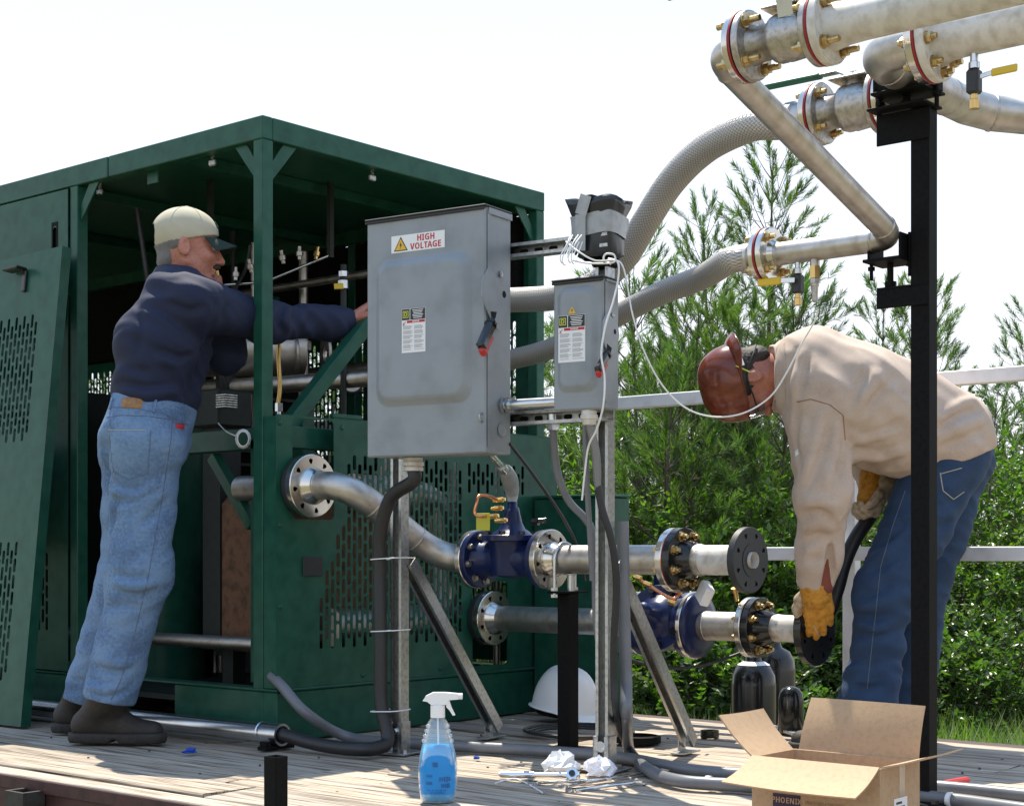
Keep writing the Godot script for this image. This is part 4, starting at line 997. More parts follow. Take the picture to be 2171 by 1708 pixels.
	var g2 := thing("flexible_conduit", "grey flexible conduit with white tie dropping behind the small switch box's post", "conduit", ony(1440, 1650, 0))
	var bl := ST * Vector3(-0.02, 1.0, -0.05)
	gl = [ST * Vector3(onframe(1240, 900, ST, 0.11).x, v0 - 0.05, 0.11), ST * Vector3(-0.075, 0.86, 0.07), ST * Vector3(-0.055, 0.70, 0.045), ST * Vector3(-0.05, 0.50, 0.04), ST * Vector3(-0.045, 0.22, 0.036), ST * Vector3(-0.05, 0.15, 0.04)]
	gl = [ST * Vector3(0.03, 0.72, -0.052), ST * Vector3(0.035, 0.45, -0.052), ST * Vector3(0.045, 0.26, -0.045), ST * Vector3(0.06, 0.16, -0.02)]
	gl.append_array(deckline([[1335, 1592], [1380, 1634], [1440, 1655], [1560, 1664], [1760, 1676], [1990, 1692], [2171, 1716], [2400, 1745]], 0.019))
	b = B.new(); b.tube(curve(gl, 8), 0.018, 14); part(g2, "tube", b, M.grey_pvc)
	for q in [[1498, 1659], [2010, 1695]]:
		b = B.new(); b.tube([ony(q[0], q[1], 0.019), ony(q[0] + 9, q[1] + 1, 0.019)], 0.0195, 14); part(g2, "cable_tie", b, M.white_wire)
	# conduits under the small box
	var g3 := thing("drop_conduit", "grey conduit curving from the strut crossbar behind the steel post", "conduit", ST * Vector3(0, 0.5, 0))
	b = B.new(); b.tube(curve([pt(1172, 890, 4.62), pt(1174, 930, 4.63), pt(1182, 1000, 4.66), pt(1205, 1060, 4.68), pt(1240, 1098, 4.68), pt(1256, 1130, 4.68), pt(1262, 1210, 4.68), pt(1266, 1330, 4.68), pt(1290, 1450, 4.7), ony(1312, 1560, 0.02)], 6), 0.0115, 12); part(g3, "tube", b, M.grey_pvc)
	b = B.new(); b.hexa(pt(1173, 912, 4.625), UPV, 0.02, 0.03); b.lathe([Vector2(0.017, 0), Vector2(0.017, 0.02), Vector2(0, 0.02)], pt(1172, 893, 4.62), UPV, 14); part(g3, "gland", b, M.conduit)
	var g4 := thing("drop_conduit", "thin grey conduit hanging straight down beside the mesh grip", "conduit", ST * Vector3(-0.05, 0.5, 0.05))
	b = B.new(); b.tube(curve([pt(1241, 886, 4.47), pt(1242, 960, 4.48), pt(1246, 1050, 4.5), pt(1252, 1150, 4.52), pt(1256, 1230, 4.54)], 6), 0.0085, 10); part(g4, "tube", b, M.grey_pvc)
	var g5 := thing("gripped_cable", "black cable with woven steel mesh grip below the small switch box", "cable", ST * Vector3(0, 0.5, 0.05))
	var gt := pt(1249, 870, 4.45)
	b = B.new(); b.lathe([Vector2(0.022, 0), Vector2(0.022, 0.012), Vector2(0.025, 0.013), Vector2(0.025, 0.024), Vector2(0.021, 0.026), Vector2(0.018, 0.04), Vector2(0.012, 0.042)], gt, -UPV, 18); part(g5, "gland", b, M.pipe_white)
	b = B.new(); b.tube(curve([gt - UPV * 0.04, pt(1263, 960, 4.46), pt(1267, 1036, 4.47)], 6), [0.0125, 0.0125, 0.0125, 0.0125, 0.0125, 0.0125, 0.0125, 0.0125, 0.0125, 0.012, 0.011, 0.010, 0.0095], 12); part(g5, "mesh_grip", b, M.mesh_grip)
	b = B.new(); b.tube(curve([pt(1267, 1030, 4.47), pt(1277, 1080, 4.47), pt(1293, 1130, 4.47), pt(1304, 1190, 4.48), pt(1307, 1260, 4.5), pt(1302, 1350, 4.52), pt(1302, 1440, 4.54), pt(1308, 1520, 4.56), ony(1330, 1580, 0.04), ony(1375, 1625, 0.012), ony(1420, 1640, 0.012)], 6), 0.0105, 12); part(g5, "cable", b, M.rubber)
	# thin black tube from the big box down to the far side
	var tc2 := thing("black_lead", "thin black lead slanting from the big switch box to the lower pipe", "cable", pt(1225, 1160, 5.4))
	b = B.new(); b.tube(curve([pt(1080, 940, 4.66), pt(1130, 1005, 4.8), pt(1195, 1100, 5.0), pt(1228, 1170, 5.15), pt(1240, 1230, 5.3)], 6), 0.005, 8); part(tc2, "lead", b, M.rubber)
	# taped device on top of the post
	var td := thing("taped_device", "black plastic bag wrapped round a device with grey tape on the strut post", "wrapped device", ST * Vector3(0, 1.48, 0))
	var rr := RandomNumberGenerator.new(); rr.seed = 21
	var ctr := Vector3(-0.012, 0, 0.012); var shrink := 0.86
	var rows := [[1.478, 0.056, 0.05], [1.49, 0.072, 0.06], [1.53, 0.072, 0.06], [1.56, 0.078, 0.066], [1.595, 0.080, 0.07], [1.617, 0.094, 0.085], [1.634, 0.098, 0.088], [1.640, 0.06, 0.06], [1.632, 0.0, 0.0]]
	var gp: Array = []
	for q in rows:
		var first: Vector3
		for k in 25:
			var ang := TAU * k / 24.0
			var sq := 1.0 / maxf(absf(cos(ang)), absf(sin(ang)))
			var rad := lerpf(1.0, sq, 0.62)
			var p := ctr + Vector3(cos(ang) * q[1] * rad * shrink, q[0] + (0.012 * absf(sin(ang * 2.0)) if q[0] > 1.61 else 0.0), sin(ang) * q[2] * rad * shrink) + Vector3(rr.randfn(0, 0.0015), rr.randfn(0, 0.001), rr.randfn(0, 0.0015))
			if k == 0: first = p
			gp.append(ST * (first if k == 24 else p))
	b = B.new(); b.grid(gp, 25, rows.size(), true); part(td, "bag", b, M.bag_black)
	gp = []
	for q in [[1.540, 0.0775, 0.0655], [1.548, 0.0785, 0.0665], [1.570, 0.0812, 0.0695], [1.594, 0.0822, 0.0722], [1.600, 0.083, 0.074]]:
		var first: Vector3
		for k in 25:
			var ang := TAU * k / 24.0
			var rad := lerpf(1.0, 1.0 / maxf(absf(cos(ang)), absf(sin(ang))), 0.64)
			var p := ctr + Vector3(cos(ang) * q[1] * rad * shrink, q[0] + 0.004 * sin(ang * 2.0), sin(ang) * q[2] * rad * shrink) * Vector3(1.015, 1, 1.015) + Vector3(rr.randfn(0, 0.0008), 0, rr.randfn(0, 0.0008))
			if k == 0: first = p
			gp.append(ST * (first if k == 24 else p))
	b = B.new(); b.grid(gp, 25, 5, true); part(td, "tape_band", b, M.tape_grey)
	b = B.new(); b.bar(ST * (ctr + Vector3(0.0, 1.648, 0.079)), ST * (ctr + Vector3(-0.022, 1.595, 0.073)), 0.038, 0.002, N); b.bar(ST * (ctr + Vector3(-0.022, 1.596, 0.073)), ST * (ctr + Vector3(-0.03, 1.495, 0.060)), 0.034, 0.002, N); b.bar(ST * (ctr + Vector3(0.0, 1.648, 0.079)), ST * (ctr + Vector3(0.004, 1.652, -0.03)), 0.036, 0.002, UPV); part(td, "tape_strip", b, M.tape_grey)
	b = B.new(); b.xf = ST; b.box(Vector3(0.0, 1.468, 0.0), Vector3(0.062, 0.03, 0.06), 0.006); part(td, "collar", b, M.black_paint)
	# white wires
	var ww := thing("white_wire", "long white wire swinging from the taped device to the pressure sensor", "wire", pt(1500, 880, 4.3))
	b = B.new(); b.tube(curve(px3([[1200, 512, 4.42], [1225, 532, 4.35], [1262, 552, 4.33], [1305, 552, 4.33], [1322, 568, 4.33], [1333, 620, 4.33], [1341, 665, 4.33], [1362, 735, 4.33], [1400, 810, 4.33], [1450, 862, 4.33], [1510, 883, 4.32], [1575, 876, 4.3], [1632, 842, 4.27], [1668, 790, 4.24], [1702, 725, 4.21], [1728, 680, 4.2], [1735, 655, 4.2]]), 6), 0.0024, 8); part(ww, "wire", b, M.white_wire)
	var w2 := thing("white_wire", "white wire hanging down in front of the small switch box lever", "wire", pt(1240, 1000, 4.3))
	b = B.new(); b.tube(curve(px3([[1290, 548, 4.36], [1310, 556, 4.33], [1311, 590, 4.32], [1300, 640, 4.30], [1284, 690, 4.29], [1275, 750, 4.29], [1282, 800, 4.29], [1279, 860, 4.29], [1265, 910, 4.33], [1248, 945, 4.38], [1240, 1000, 4.42], [1234, 1060, 4.45]]), 6), 0.0028, 8); part(w2, "wire", b, M.white_wire)
	var w3 := thing("wire_bundle", "tied bundle of white wire looped over the strut crossbar", "wire", pt(1205, 530, 4.4))
	for k in 4:
		b = B.new(); var x := 1186.0 + k * 8 + rr.randf_range(-4, 4); var dy := rr.randf_range(-8, 8)
		b.tube(curve(px3([[x + 22, 498, 4.40], [x + 10 + rr.randf_range(-4, 4), 518 + dy, 4.37], [x, 545 + dy, 4.36], [x + 5, 558 + dy, 4.37], [x + 12, 542 + dy, 4.46], [x + 24, 512, 4.48]]), 5), 0.0019, 6); part(w3, "loop", b, M.white_wire)
	b = B.new(); b.tube(curve(px3([[1215, 552, 4.35], [1250, 558, 4.34], [1300, 556, 4.33], [1302, 540, 4.33], [1285, 538, 4.33], [1280, 550, 4.335], [1296, 560, 4.335]]), 6), 0.0028, 6); part(w3, "loop", b, M.white_wire)

# ---------------------------------------------------------------- pipework at deck height
func bolts(o: Node3D, at: Vector3, axis: Vector3, bc: float, n: int, phase: float, back: float, front: float, hr: float, m: Material, stud := 0.012) -> void:
	var z := axis.normalized(); var x := z.cross(UPV)
	if x.length() < 0.05: x = z.cross(Vector3.RIGHT)
	x = x.normalized(); var y := z.cross(x)
	for k in n:
		var a := TAU * k / n + phase
		var p := at + (x * cos(a) + y * sin(a)) * bc
		var b := B.new()
		b.lathe([Vector2(hr * 1.25, 0.0002), Vector2(hr * 1.25, 0.002), Vector2(hr * 0.9, 0.0022)], p + z * front, z, 14)
		b.hexa(p + z * (front + 0.0022), z, hr, hr * 0.95, a)
		b.tube([p + z * (front + 0.002), p + z * (front + hr * 0.95 + stud)], hr * 0.56, 10)
		b.hexa(p - z * (back + 0.0002), -z, hr, hr * 0.95, a)
		b.tube([p - z * (back + 0.002), p - z * (back + hr * 0.95 + stud * 0.6)], hr * 0.56, 10)
		part(o, "bolt", b, m)
func weld(b: B, p: Vector3, axis: Vector3, r: float) -> void:
	b.lathe([Vector2(r - 0.001, -0.006), Vector2(r + 0.0018, -0.003), Vector2(r + 0.0022, 0.002), Vector2(r - 0.001, 0.006)], p, axis, 22, true)
func control_valve(o: Node3D, p: Vector3, L: float, R: float, s: float, up := Vector3.UP) -> void:     # p: left face; body runs along +z
	var z := Vector3(0, 0, 1)
	var b := B.new()
	b.flange(p, z, R, 0.02 * s, R * 0.5, 8, R * 0.79, 0.0085 * s, 0.2); b.flange(p + z * (L - 0.02 * s), z, R, 0.02 * s, R * 0.5, 8, R * 0.79, 0.0085 * s, 0.2)
	b.lathe([Vector2(R * 0.70, 0.02 * s), Vector2(R * 0.60, L * 0.16), Vector2(R * 0.60, L * 0.3), Vector2(R * 0.66, L * 0.42), Vector2(R * 0.66, L * 0.58), Vector2(R * 0.60, L * 0.72), Vector2(R * 0.60, L * 0.84), Vector2(R * 0.70, L - 0.02 * s)], p, z, 28, true)
	part(o, "body", b, M.blue)
	var c := p + z * L * 0.5
	b = B.new()
	b.lathe([Vector2(R * 0.72, -R * 0.55), Vector2(R * 0.76, -R * 0.1), Vector2(R * 0.80, R * 0.45), Vector2(R * 0.86, R * 0.62)], c, up, 28, true)
	part(o, "seat_housing", b, M.blue)
	b = B.new(); b.lathe([Vector2(0, R * 0.625), Vector2(R * 1.02, R * 0.625), Vector2(R * 1.05, R * 0.64), Vector2(R * 1.05, R * 0.82), Vector2(R * 1.02, R * 0.84), Vector2(0.0, R * 0.84)], c, up, 36); part(o, "bonnet_flange", b, M.blue)
	b = B.new(); b.lathe([Vector2(R * 0.72, R * 0.842), Vector2(R * 0.60, R * 0.96), Vector2(R * 0.46, R * 1.05), Vector2(R * 0.36, R * 1.25), Vector2(R * 0.28, R * 1.6), Vector2(R * 0.24, R * 1.78), Vector2(R * 0.18, R * 1.80), Vector2(R * 0.18, R * 1.98), Vector2(0, R * 2.0)], c, up, 24, true); part(o, "bonnet", b, M.blue)
	for k in 8:
		var a := TAU * k / 8.0 + 0.3
		var e := up.cross(z).normalized()
		b = B.new(); b.hexa(c + up * R * 0.842 + (z * cos(a) + e * sin(a)) * R * 0.88, up, 0.011 * s, 0.012 * s, a); part(o, "bonnet_bolt", b, M.black_gloss)
	bolts(o, p, z, R * 0.79, 8, 0.2, 0.019, 0.02 * s, 0.0095 * s, M.cast, 0.004)

func pipework() -> void:
	var Z := Vector3(0, 0, 1)
	# --- offset pipe out of the enclosure
	var X := 0.468; var Y := 0.607
	var zl := onx(1003, 1187, X).z; var zr := onx(1172, 1187, X).z
	var o := thing("offset_pipe", "bent stainless pipe with flange leading from the enclosure to the blue valve", "pipe", Vector3(0.2, 0.8, 0.2))
	var b := B.new()
	b.flange(Vector3(0.118, 0.852, 0.098), Z, 0.106, 0.024, 0.04, 8, 0.083, 0.0095, 0.15); part(o, "flange", b, M.machined)
	b = B.new(); b.flange(Vector3(0.118, 0.852, 0.074), Z, 0.104, 0.0225, 0.04, 8, 0.083, 0.0095, 0.15); part(o, "flange", b, M.black_flange)
	b = B.new(); b.tube([Vector3(0.118, 0.852, -0.25), Vector3(0.118, 0.852, 0.074)], 0.045, 18); part(o, "stub", b, M.steel)
	var p0 := Vector3(0.118, 0.852, 0.122); var p3 := Vector3(X, Y, zl)
	var dr := Vector3(X - 0.118, Y - 0.852, 0.0); var mid := (p0 + p3) * 0.5
	var slant := (dr.normalized() + Z).normalized()
	var path: Array = [p0, p0 + Z * 0.05]
	var c1 := p0 + Z * 0.16; var c2 := p3 - Z * 0.15
	for k in range(1, 9):
		var t := k / 9.0; var a := p0 + Z * 0.05; var e := c1 + (c2 - c1).normalized() * 0.12
		path.append(a.lerp(c1, t).lerp(c1.lerp(e, t), t))
	path.append(c1 + (c2 - c1).normalized() * 0.12)
	path.append(c2 - (c2 - c1).normalized() * 0.12)
	for k in range(1, 9):
		var t := k / 9.0; var a := c2 - (c2 - c1).normalized() * 0.12; var e := p3 - Z * 0.03
		path.append(a.lerp(c2, t).lerp(c2.lerp(e, t), t))
	path.append(p3 - Z * 0.03); path.append(p3)
	b = B.new(); b.tube(path, 0.047, 24); part(o, "tube", b, M.steel)
	b = B.new(); b.lathe([Vector2(0.064, 0), Vector2(0.060, 0.012), Vector2(0.051, 0.022), Vector2(0.047, 0.034)], p0, Z, 24, true); part(o, "weld_neck", b, M.machined)
	b = B.new(); weld(b, path[10], path[11] - path[9], 0.047); weld(b, path[11], path[12] - path[10], 0.047); weld(b, p0 + Z * 0.036, Z, 0.047); part(o, "weld_seam", b, M.cast)
	b = B.new(); b.flange(p3, Z, 0.097, 0.021, 0.04, 8, 0.075, 0.0085, 0.2); part(o, "flange", b, M.machined)
	# --- first blue valve
	var v1 := thing("control_valve", "dark blue control valve with copper tube and yellow tag on the upper pipe", "valve", Vector3(X, 0.5, (zl + zr) / 2))
	var vl := p3 + Z * 0.0215; var Lv := zr - 0.0435 - zl
	control_valve(v1, vl, Lv, 0.095, 1.0)
	var vc := vl + Z * Lv * 0.5
	var cp := curve([pt(1058, 1062, 5.06), pt(1040, 1053, 5.03), pt(1016, 1051, 5.0), pt(1010, 1066, 4.99), pt(1006, 1086, 4.99), pt(1014, 1094, 4.99), pt(1035, 1095, 5.02), pt(1052, 1098, 5.05)], 5)
	b = B.new(); b.tube(cp, 0.0052, 10); part(v1, "copper_tube", b, M.copper)
	for q in [[1060, 1060, 5.06], [1046, 1095, 5.03], [1056, 1078, 5.06], [1064, 1104, 5.07]]:
		b = B.new(); b.hexa(pt(q[0] - 7, q[1], q[2]), Vector3(0.3, 0.1, 1), 0.009, 0.022); b.lathe([Vector2(0.006, -0.012), Vector2(0.006, 0.03), Vector2(0.0, 0.03)], pt(q[0] - 7, q[1], q[2]), Vector3(0.3, 0.1, 1), 10); part(v1, "brass_fitting", b, M.brass)
	b = B.new(); b.box(pt(1024, 1106, 5.02), Vector3(0.004, 0.055, 0.052), 0.001, Basis(UPV, 0.1)); part(v1, "yellow_tag", b, M.logo)
	b = B.new(); b.tube(px3([[1140, 1104, 5.02], [1158, 1102, 5.02]]), 0.008, 10); b.hexa(pt(1130, 1106, 5.03), Vector3(0.2, 0, 1), 0.013, 0.02); part(v1, "pilot_plug", b, M.black_gloss)
	# conduit elbow fitting joining the valve to the switch box
	var cf := thing("conduit_fitting", "grey cast conduit elbow between the big switch box and the blue valve", "conduit fitting", pt(1090, 1020, 5.0))
	var vt := vc + UPV * 0.19
	b = B.new(); b.tube([pt(1032, 955, 4.68), pt(1062, 988, 4.88)], 0.0105, 12); part(cf, "conduit", b, M.conduit)
	b = B.new(); b.tube([pt(1062, 988, 4.88), pt(1070, 997, 4.93)], 0.0155, 12); part(cf, "coupling", b, M.conduit)
	var ca := pt(1072, 996, 4.93)
	b = B.new(); b.tube(curve([ca, ca.lerp(vt + UPV * 0.05, 0.35), ca.lerp(vt + UPV * 0.05, 0.75), vt + UPV * 0.028, vt - UPV * 0.005], 4), [0.018, 0.021, 0.0235, 0.025, 0.026, 0.0265, 0.027, 0.027, 0.027, 0.026, 0.025, 0.024, 0.022, 0.020, 0.018, 0.016, 0.015], 16); part(cf, "conduit_body", b, M.tape_grey)
	# --- pipe spool to the right of the valve
	var s := thing("pipe_spool", "stainless pipe with black bolted flange and open black end flange", "pipe", Vector3(X, Y, 1.0))
	var za := zr - 0.022; var zb := onx(1425, 1187, X).z; var zc := onx(1593, 1187, X).z
	b = B.new(); b.flange(Vector3(X, Y, za), Z, 0.097, 0.021, 0.04, 8, 0.075, 0.0085, 0.2); part(s, "flange", b, M.machined)
	b = B.new(); b.lathe([Vector2(0.058, 0), Vector2(0.056, 0.014), Vector2(0.048, 0.026), Vector2(0.046, 0.034)], Vector3(X, Y, za + 0.021), Z, 24, true); part(s, "weld_neck", b, M.machined)
	b = B.new(); b.tube([Vector3(X, Y, za + 0.022), Vector3(X, Y, zb)], 0.0455, 24); part(s, "tube", b, M.steel)
	b = B.new(); weld(b, Vector3(X, Y, za + 0.058), Z, 0.0455); part(s, "weld_seam", b, M.cast)
	b = B.new(); b.flange(Vector3(X, Y, zb), Z, 0.097, 0.023, 0.04, 8, 0.076, 0.0085, 0.39); part(s, "flange", b, M.machined)
	b = B.new(); b.lathe([Vector2(0.094, 0.0232), Vector2(0.094, 0.0262)], Vector3(X, Y, zb), Z, 30); part(s, "gasket", b, M.gasket)
	b = B.new(); b.flange(Vector3(X, Y, zb + 0.0265), Z, 0.097, 0.025, 0.04, 8, 0.076, 0.0085, 0.39); b.lathe([Vector2(0.062, 0.0), Vector2(0.054, 0.03), Vector2(0.047, 0.04)], Vector3(X, Y, zb + 0.0515), Z, 24, true); part(s, "black_flange", b, M.black_gloss)
	bolts(s, Vector3(X, Y, zb), Z, 0.076, 8, 0.39, 0.0, 0.0515, 0.0125, M.zinc)
	b = B.new(); b.lathe([Vector2(0.047, 0.0), Vector2(0.049, 0.01), Vector2(0.045, 0.025)], Vector3(X, Y, zb + 0.0915), Z, 24, true); part(s, "weld_seam", b, M.cast)
	b = B.new(); b.tube([Vector3(X, Y, zb + 0.112), Vector3(X, Y, zc - 0.012)], 0.0445, 24, false); b.lathe([Vector2(0.024, 0.0), Vector2(0.024, 0.2)], Vector3(X, Y, zb + 0.09), Z, 20); part(s, "nipple", b, M.pipe_white)
	b = B.new(); b.flange(Vector3(X, Y, zc - 0.024), Z, 0.097, 0.024, 0.026, 8, 0.074, 0.0085, 0.39); b.lathe([Vector2(0.048, 0.0), Vector2(0.048, 0.002), Vector2(0.026, 0.002)], Vector3(X, Y, zc), Z, 24); part(s, "end_flange", b, M.black_flange)
	b = B.new(); b.bar(Vector3(X + 0.05, Y - 0.085, zb + 0.075), Vector3(X + 0.02, Y - 0.115, zb + 0.115), 0.03, 0.06, Vector3(0, 1, 0.4), 0.004); part(s, "tag", b, M.label_white)
	# --- support
	var sp := thing("pipe_support", "black square tube pipe support with U-bolt under the upper pipe", "pipe support", Vector3(X, 0, 0.928))
	b = B.new(); b.span(Vector3(X - 0.025, 0.008, 0.903), Vector3(X + 0.025, 0.50, 0.953), 0.003); part(sp, "column", b, M.black_paint)
	b = B.new(); b.span(Vector3(X - 0.075, 0.0, 0.853), Vector3(X + 0.075, 0.008, 1.003), 0.002); part(sp, "base_plate", b, M.black_paint)
	b = B.new(); b.span(Vector3(X - 0.07, 0.5005, 0.898), Vector3(X + 0.07, 0.507, 0.958), 0.002); part(sp, "top_plate", b, M.black_paint)
	var ub: Array = []
	for k in 13:
		var a := PI * k / 12.0
		ub.append(Vector3(X - cos(a) * 0.0525, Y + sin(a) * 0.0525, 0.915))
	ub.push_front(Vector3(X - 0.0525, 0.49, 0.915)); ub.append(Vector3(X + 0.0525, 0.49, 0.915))
	b = B.new(); b.tube(ub, 0.0055, 10); part(sp, "u_bolt", b, M.conduit)
	for q in [-0.0525, 0.0525]:
		for yy in [0.508, 0.487]:
			b = B.new(); b.hexa(Vector3(X + q, yy, 0.915), UPV, 0.012, 0.010); part(sp, "nut", b, M.conduit)
	b = B.new(); b.lathe([Vector2(0.012, 0.0), Vector2(0.012, 0.05), Vector2(0.018, 0.052), Vector2(0.018, 0.054)], Vector3(X, 0.507, 0.94), UPV, 12); part(sp, "jack_screw", b, M.conduit)
	# --- lower pipe
	var X2 := 1.05; var Y2 := 0.38
	var q1 := onx(1040, 1318, X2).z; var q2 := onx(1366, 1318, X2).z; var q3 := onx(1470, 1318, X2).z; var q4 := onx(1588, 1325, X2).z; var q5 := onx(1735, 1325, X2).z
	var l := thing("lower_pipe", "dull stainless pipe running low from the enclosure cutout to the second valve", "pipe", Vector3(X2, Y2, 0.3))
	b = B.new(); b.flange(Vector3(X2, Y2, q1), Z, 0.103, 0.024, 0.04, 8, 0.08, 0.0095, 0.39); part(l, "flange", b, M.machined)
	b = B.new(); b.flange(Vector3(X2, Y2, q1 - 0.026), Z, 0.103, 0.025, 0.04, 8, 0.08, 0.0095, 0.39); part(l, "flange", b, M.black_flange)
	b = B.new(); b.tube([Vector3(X2, Y2, -0.4), Vector3(X2, Y2, q1 - 0.026)], 0.045, 18); part(l, "stub", b, M.steel)
	b = B.new(); b.lathe([Vector2(0.064, 0), Vector2(0.060, 0.012), Vector2(0.053, 0.022), Vector2(0.048, 0.034)], Vector3(X2, Y2, q1 + 0.024), Z, 24, true); part(l, "weld_neck", b, M.machined)
	b = B.new(); b.tube([Vector3(X2, Y2, q1 + 0.03), Vector3(X2, Y2, q2 - 0.022)], 0.048, 24); part(l, "tube", b, M.steel)
	b = B.new(); b.flange(Vector3(X2, Y2, q2 - 0.0275), Z, 0.112, 0.026, 0.04, 8, 0.089, 0.011, 0.2); part(l, "flange", b, M.machined)
	var v2 := thing("control_valve", "larger dark blue control valve on the lower pipe behind the strut brace", "valve", Vector3(X2, Y2 - 0.13, (q2 + q3) / 2))
	control_valve(v2, Vector3(X2, Y2, q2), q3 - q2, 0.112, 1.2, Vector3(-0.95, 0.28, 0.1).normalized())
	b = B.new(); b.lathe([Vector2(0.045, 0.0), Vector2(0.04, 0.20), Vector2(0.03, 0.26), Vector2(0.018, 0.30), Vector2(0.010, 0.315), Vector2(0, 0.32)], Vector3(X2 + 0.01, Y2, (q2 + q3) / 2 - 0.02), UPV, 20, true); part(v2, "pilot_tower", b, M.blue)
	b = B.new(); b.tube(curve(px3([[1352, 1226, 5.2], [1375, 1240, 5.19], [1410, 1262, 5.18], [1430, 1268, 5.18], [1443, 1252, 5.2], [1446, 1235, 5.24]]), 5), 0.0055, 10); part(v2, "copper_tube", b, M.copper)
	for q in [[1345, 1222, 5.2], [1366, 1236, 5.19], [1418, 1274, 5.18], [1432, 1250, 5.19]]:
		b = B.new(); b.hexa(pt(q[0], q[1], q[2]), Vector3(0.1, -0.3, 1), 0.010, 0.026); part(v2, "brass_fitting", b, M.brass)
	var s2 := thing("lower_spool", "stainless pipe with black bolted flange and black end flange held by the gloved hand", "pipe", Vector3(X2, Y2, 1.3))
	b = B.new(); b.flange(Vector3(X2, Y2, q3 + 0.001), Z, 0.116, 0.016, 0.04, 8, 0.089, 0.011, 0.2); part(s2, "flange", b, M.machined)
	b = B.new(); b.lathe([Vector2(0.05, 0.0), Vector2(0.112, 0.0), Vector2(0.113, 0.004), Vector2(0.108, 0.012), Vector2(0.080, 0.020), Vector2(0.05, 0.024)], Vector3(X2, Y2, q3 + 0.0175), Z, 40, true); part(s2, "blue_cover", b, M.blue)
	b = B.new(); b.tube([Vector3(X2, Y2, q3 + 0.02), Vector3(X2, Y2, q4)], 0.049, 24); part(s2, "tube", b, M.steel)
	b = B.new(); weld(b, Vector3(X2, Y2, q3 + 0.06), Z, 0.049); part(s2, "weld_seam", b, M.cast)
	b = B.new(); b.flange(Vector3(X2, Y2, q4), Z, 0.101, 0.023, 0.04, 8, 0.079, 0.009, 0.39); part(s2, "flange", b, M.machined)
	b = B.new(); b.flange(Vector3(X2, Y2, q4 + 0.026), Z, 0.101, 0.026, 0.04, 8, 0.079, 0.009, 0.39); b.lathe([Vector2(0.064, 0.0), Vector2(0.055, 0.03), Vector2(0.045, 0.05)], Vector3(X2, Y2, q4 + 0.052), Z, 24, true); part(s2, "black_flange", b, M.black_gloss)
	bolts(s2, Vector3(X2, Y2, q4), Z, 0.079, 8, 0.39, 0.0, 0.052, 0.0125, M.zinc)
	b = B.new(); b.lathe([Vector2(0.045, 0.0), Vector2(0.047, 0.012), Vector2(0.045, 0.03), Vector2(0.044, 0.034)], Vector3(X2, Y2, q4 + 0.102), Z, 24, true); part(s2, "weld_seam", b, M.cast)
	b = B.new(); b.tube([Vector3(X2, Y2, q4 + 0.13), Vector3(X2, Y2, q5 - 0.012)], 0.0445, 24); part(s2, "nipple", b, M.pipe_white)
	b = B.new(); b.flange(Vector3(X2, Y2, q5 - 0.026), Z, 0.118, 0.026, 0.026, 8, 0.09, 0.0095, 0.39); part(s2, "end_flange", b, M.black_gloss)
	b = B.new(); b.lathe([Vector2(0.008, 0), Vector2(0.008, 0.03), Vector2(0.012, 0.03), Vector2(0.012, 0.045), Vector2(0, 0.045)], Vector3(X2 - 0.05, Y2 + 0.09, q4 - 0.015), Vector3(-0.4, 1, 0), 10); part(s2, "grease_nipple", b, M.brass)

# ---------------------------------------------------------------- overhead manifold on the right
func ball_valve(o: Node3D, at: Vector3, L: float, R: float, r: float, fl: Material, gasket_left := true) -> void:
	var Z := Vector3(0, 0, 1)
	var b := B.new(); b.flange(at, Z, R, 0.016, r * 0.8, 4, R * 0.78, 0.009, 0.785); part(o, "flange", b, fl)
	b = B.new(); b.flange(at + Z * (L - 0.016), Z, R, 0.016, r * 0.8, 4, R * 0.78, 0.009, 0.785); part(o, "flange", b, fl)
	b = B.new(); b.lathe([Vector2(r * 1.25, 0.016), Vector2(r * 1.12, L * 0.18), Vector2(r * 1.12, L * 0.34), Vector2(r * 1.42, L * 0.40), Vector2(r * 1.5, L * 0.45), Vector2(r * 1.5, L * 0.50), Vector2(r * 1.44, L * 0.52), Vector2(r * 1.52, L * 0.58), Vector2(r * 1.46, L * 0.74), Vector2(r * 1.2, L * 0.84), Vector2(r * 1.25, L - 0.016)], at, Z, 28, true); part(o, "body", b, M.cast)
	b = B.new(); b.lathe([Vector2(r * 0.7, r * 1.0), Vector2(r * 0.6, r * 1.6), Vector2(r * 0.9, r * 1.7), Vector2(r * 0.9, r * 1.8), Vector2(r * 0.3, r * 1.85), Vector2(r * 0.3, r * 2.25), Vector2(0, r * 2.25)], at + Z * L * 0.56, UPV, 20); part(o, "stem", b, M.cast)
	b = B.new(); b.box(at + Z * L * 0.56 + UPV * r * 1.75, Vector3(r * 2.3, 0.006, r * 2.6), 0.002); part(o, "mounting_pad", b, M.cast)
func small_valve(o: Node3D, top: Vector3, s: float) -> void:
	var b := B.new(); b.lathe([Vector2(0.010 * s, 0), Vector2(0.010 * s, 0.02 * s), Vector2(0.014 * s, 0.022 * s), Vector2(0.014 * s, 0.036 * s), Vector2(0.010 * s, 0.038 * s)], top, -UPV, 6); part(o, "adapter", b, M.conduit)
	b = B.new(); b.box(top - UPV * 0.066 * s, Vector3(0.030, 0.056, 0.030) * s, 0.005); part(o, "body", b, M.black_flange)
	b = B.new(); b.lathe([Vector2(0.009 * s, 0), Vector2(0.009 * s, 0.012 * s), Vector2(0.0125 * s, 0.014 * s), Vector2(0.0125 * s, 0.034 * s), Vector2(0.0, 0.036 * s)], top - UPV * 0.094 * s, -UPV, 6); part(o, "plug", b, M.brass)
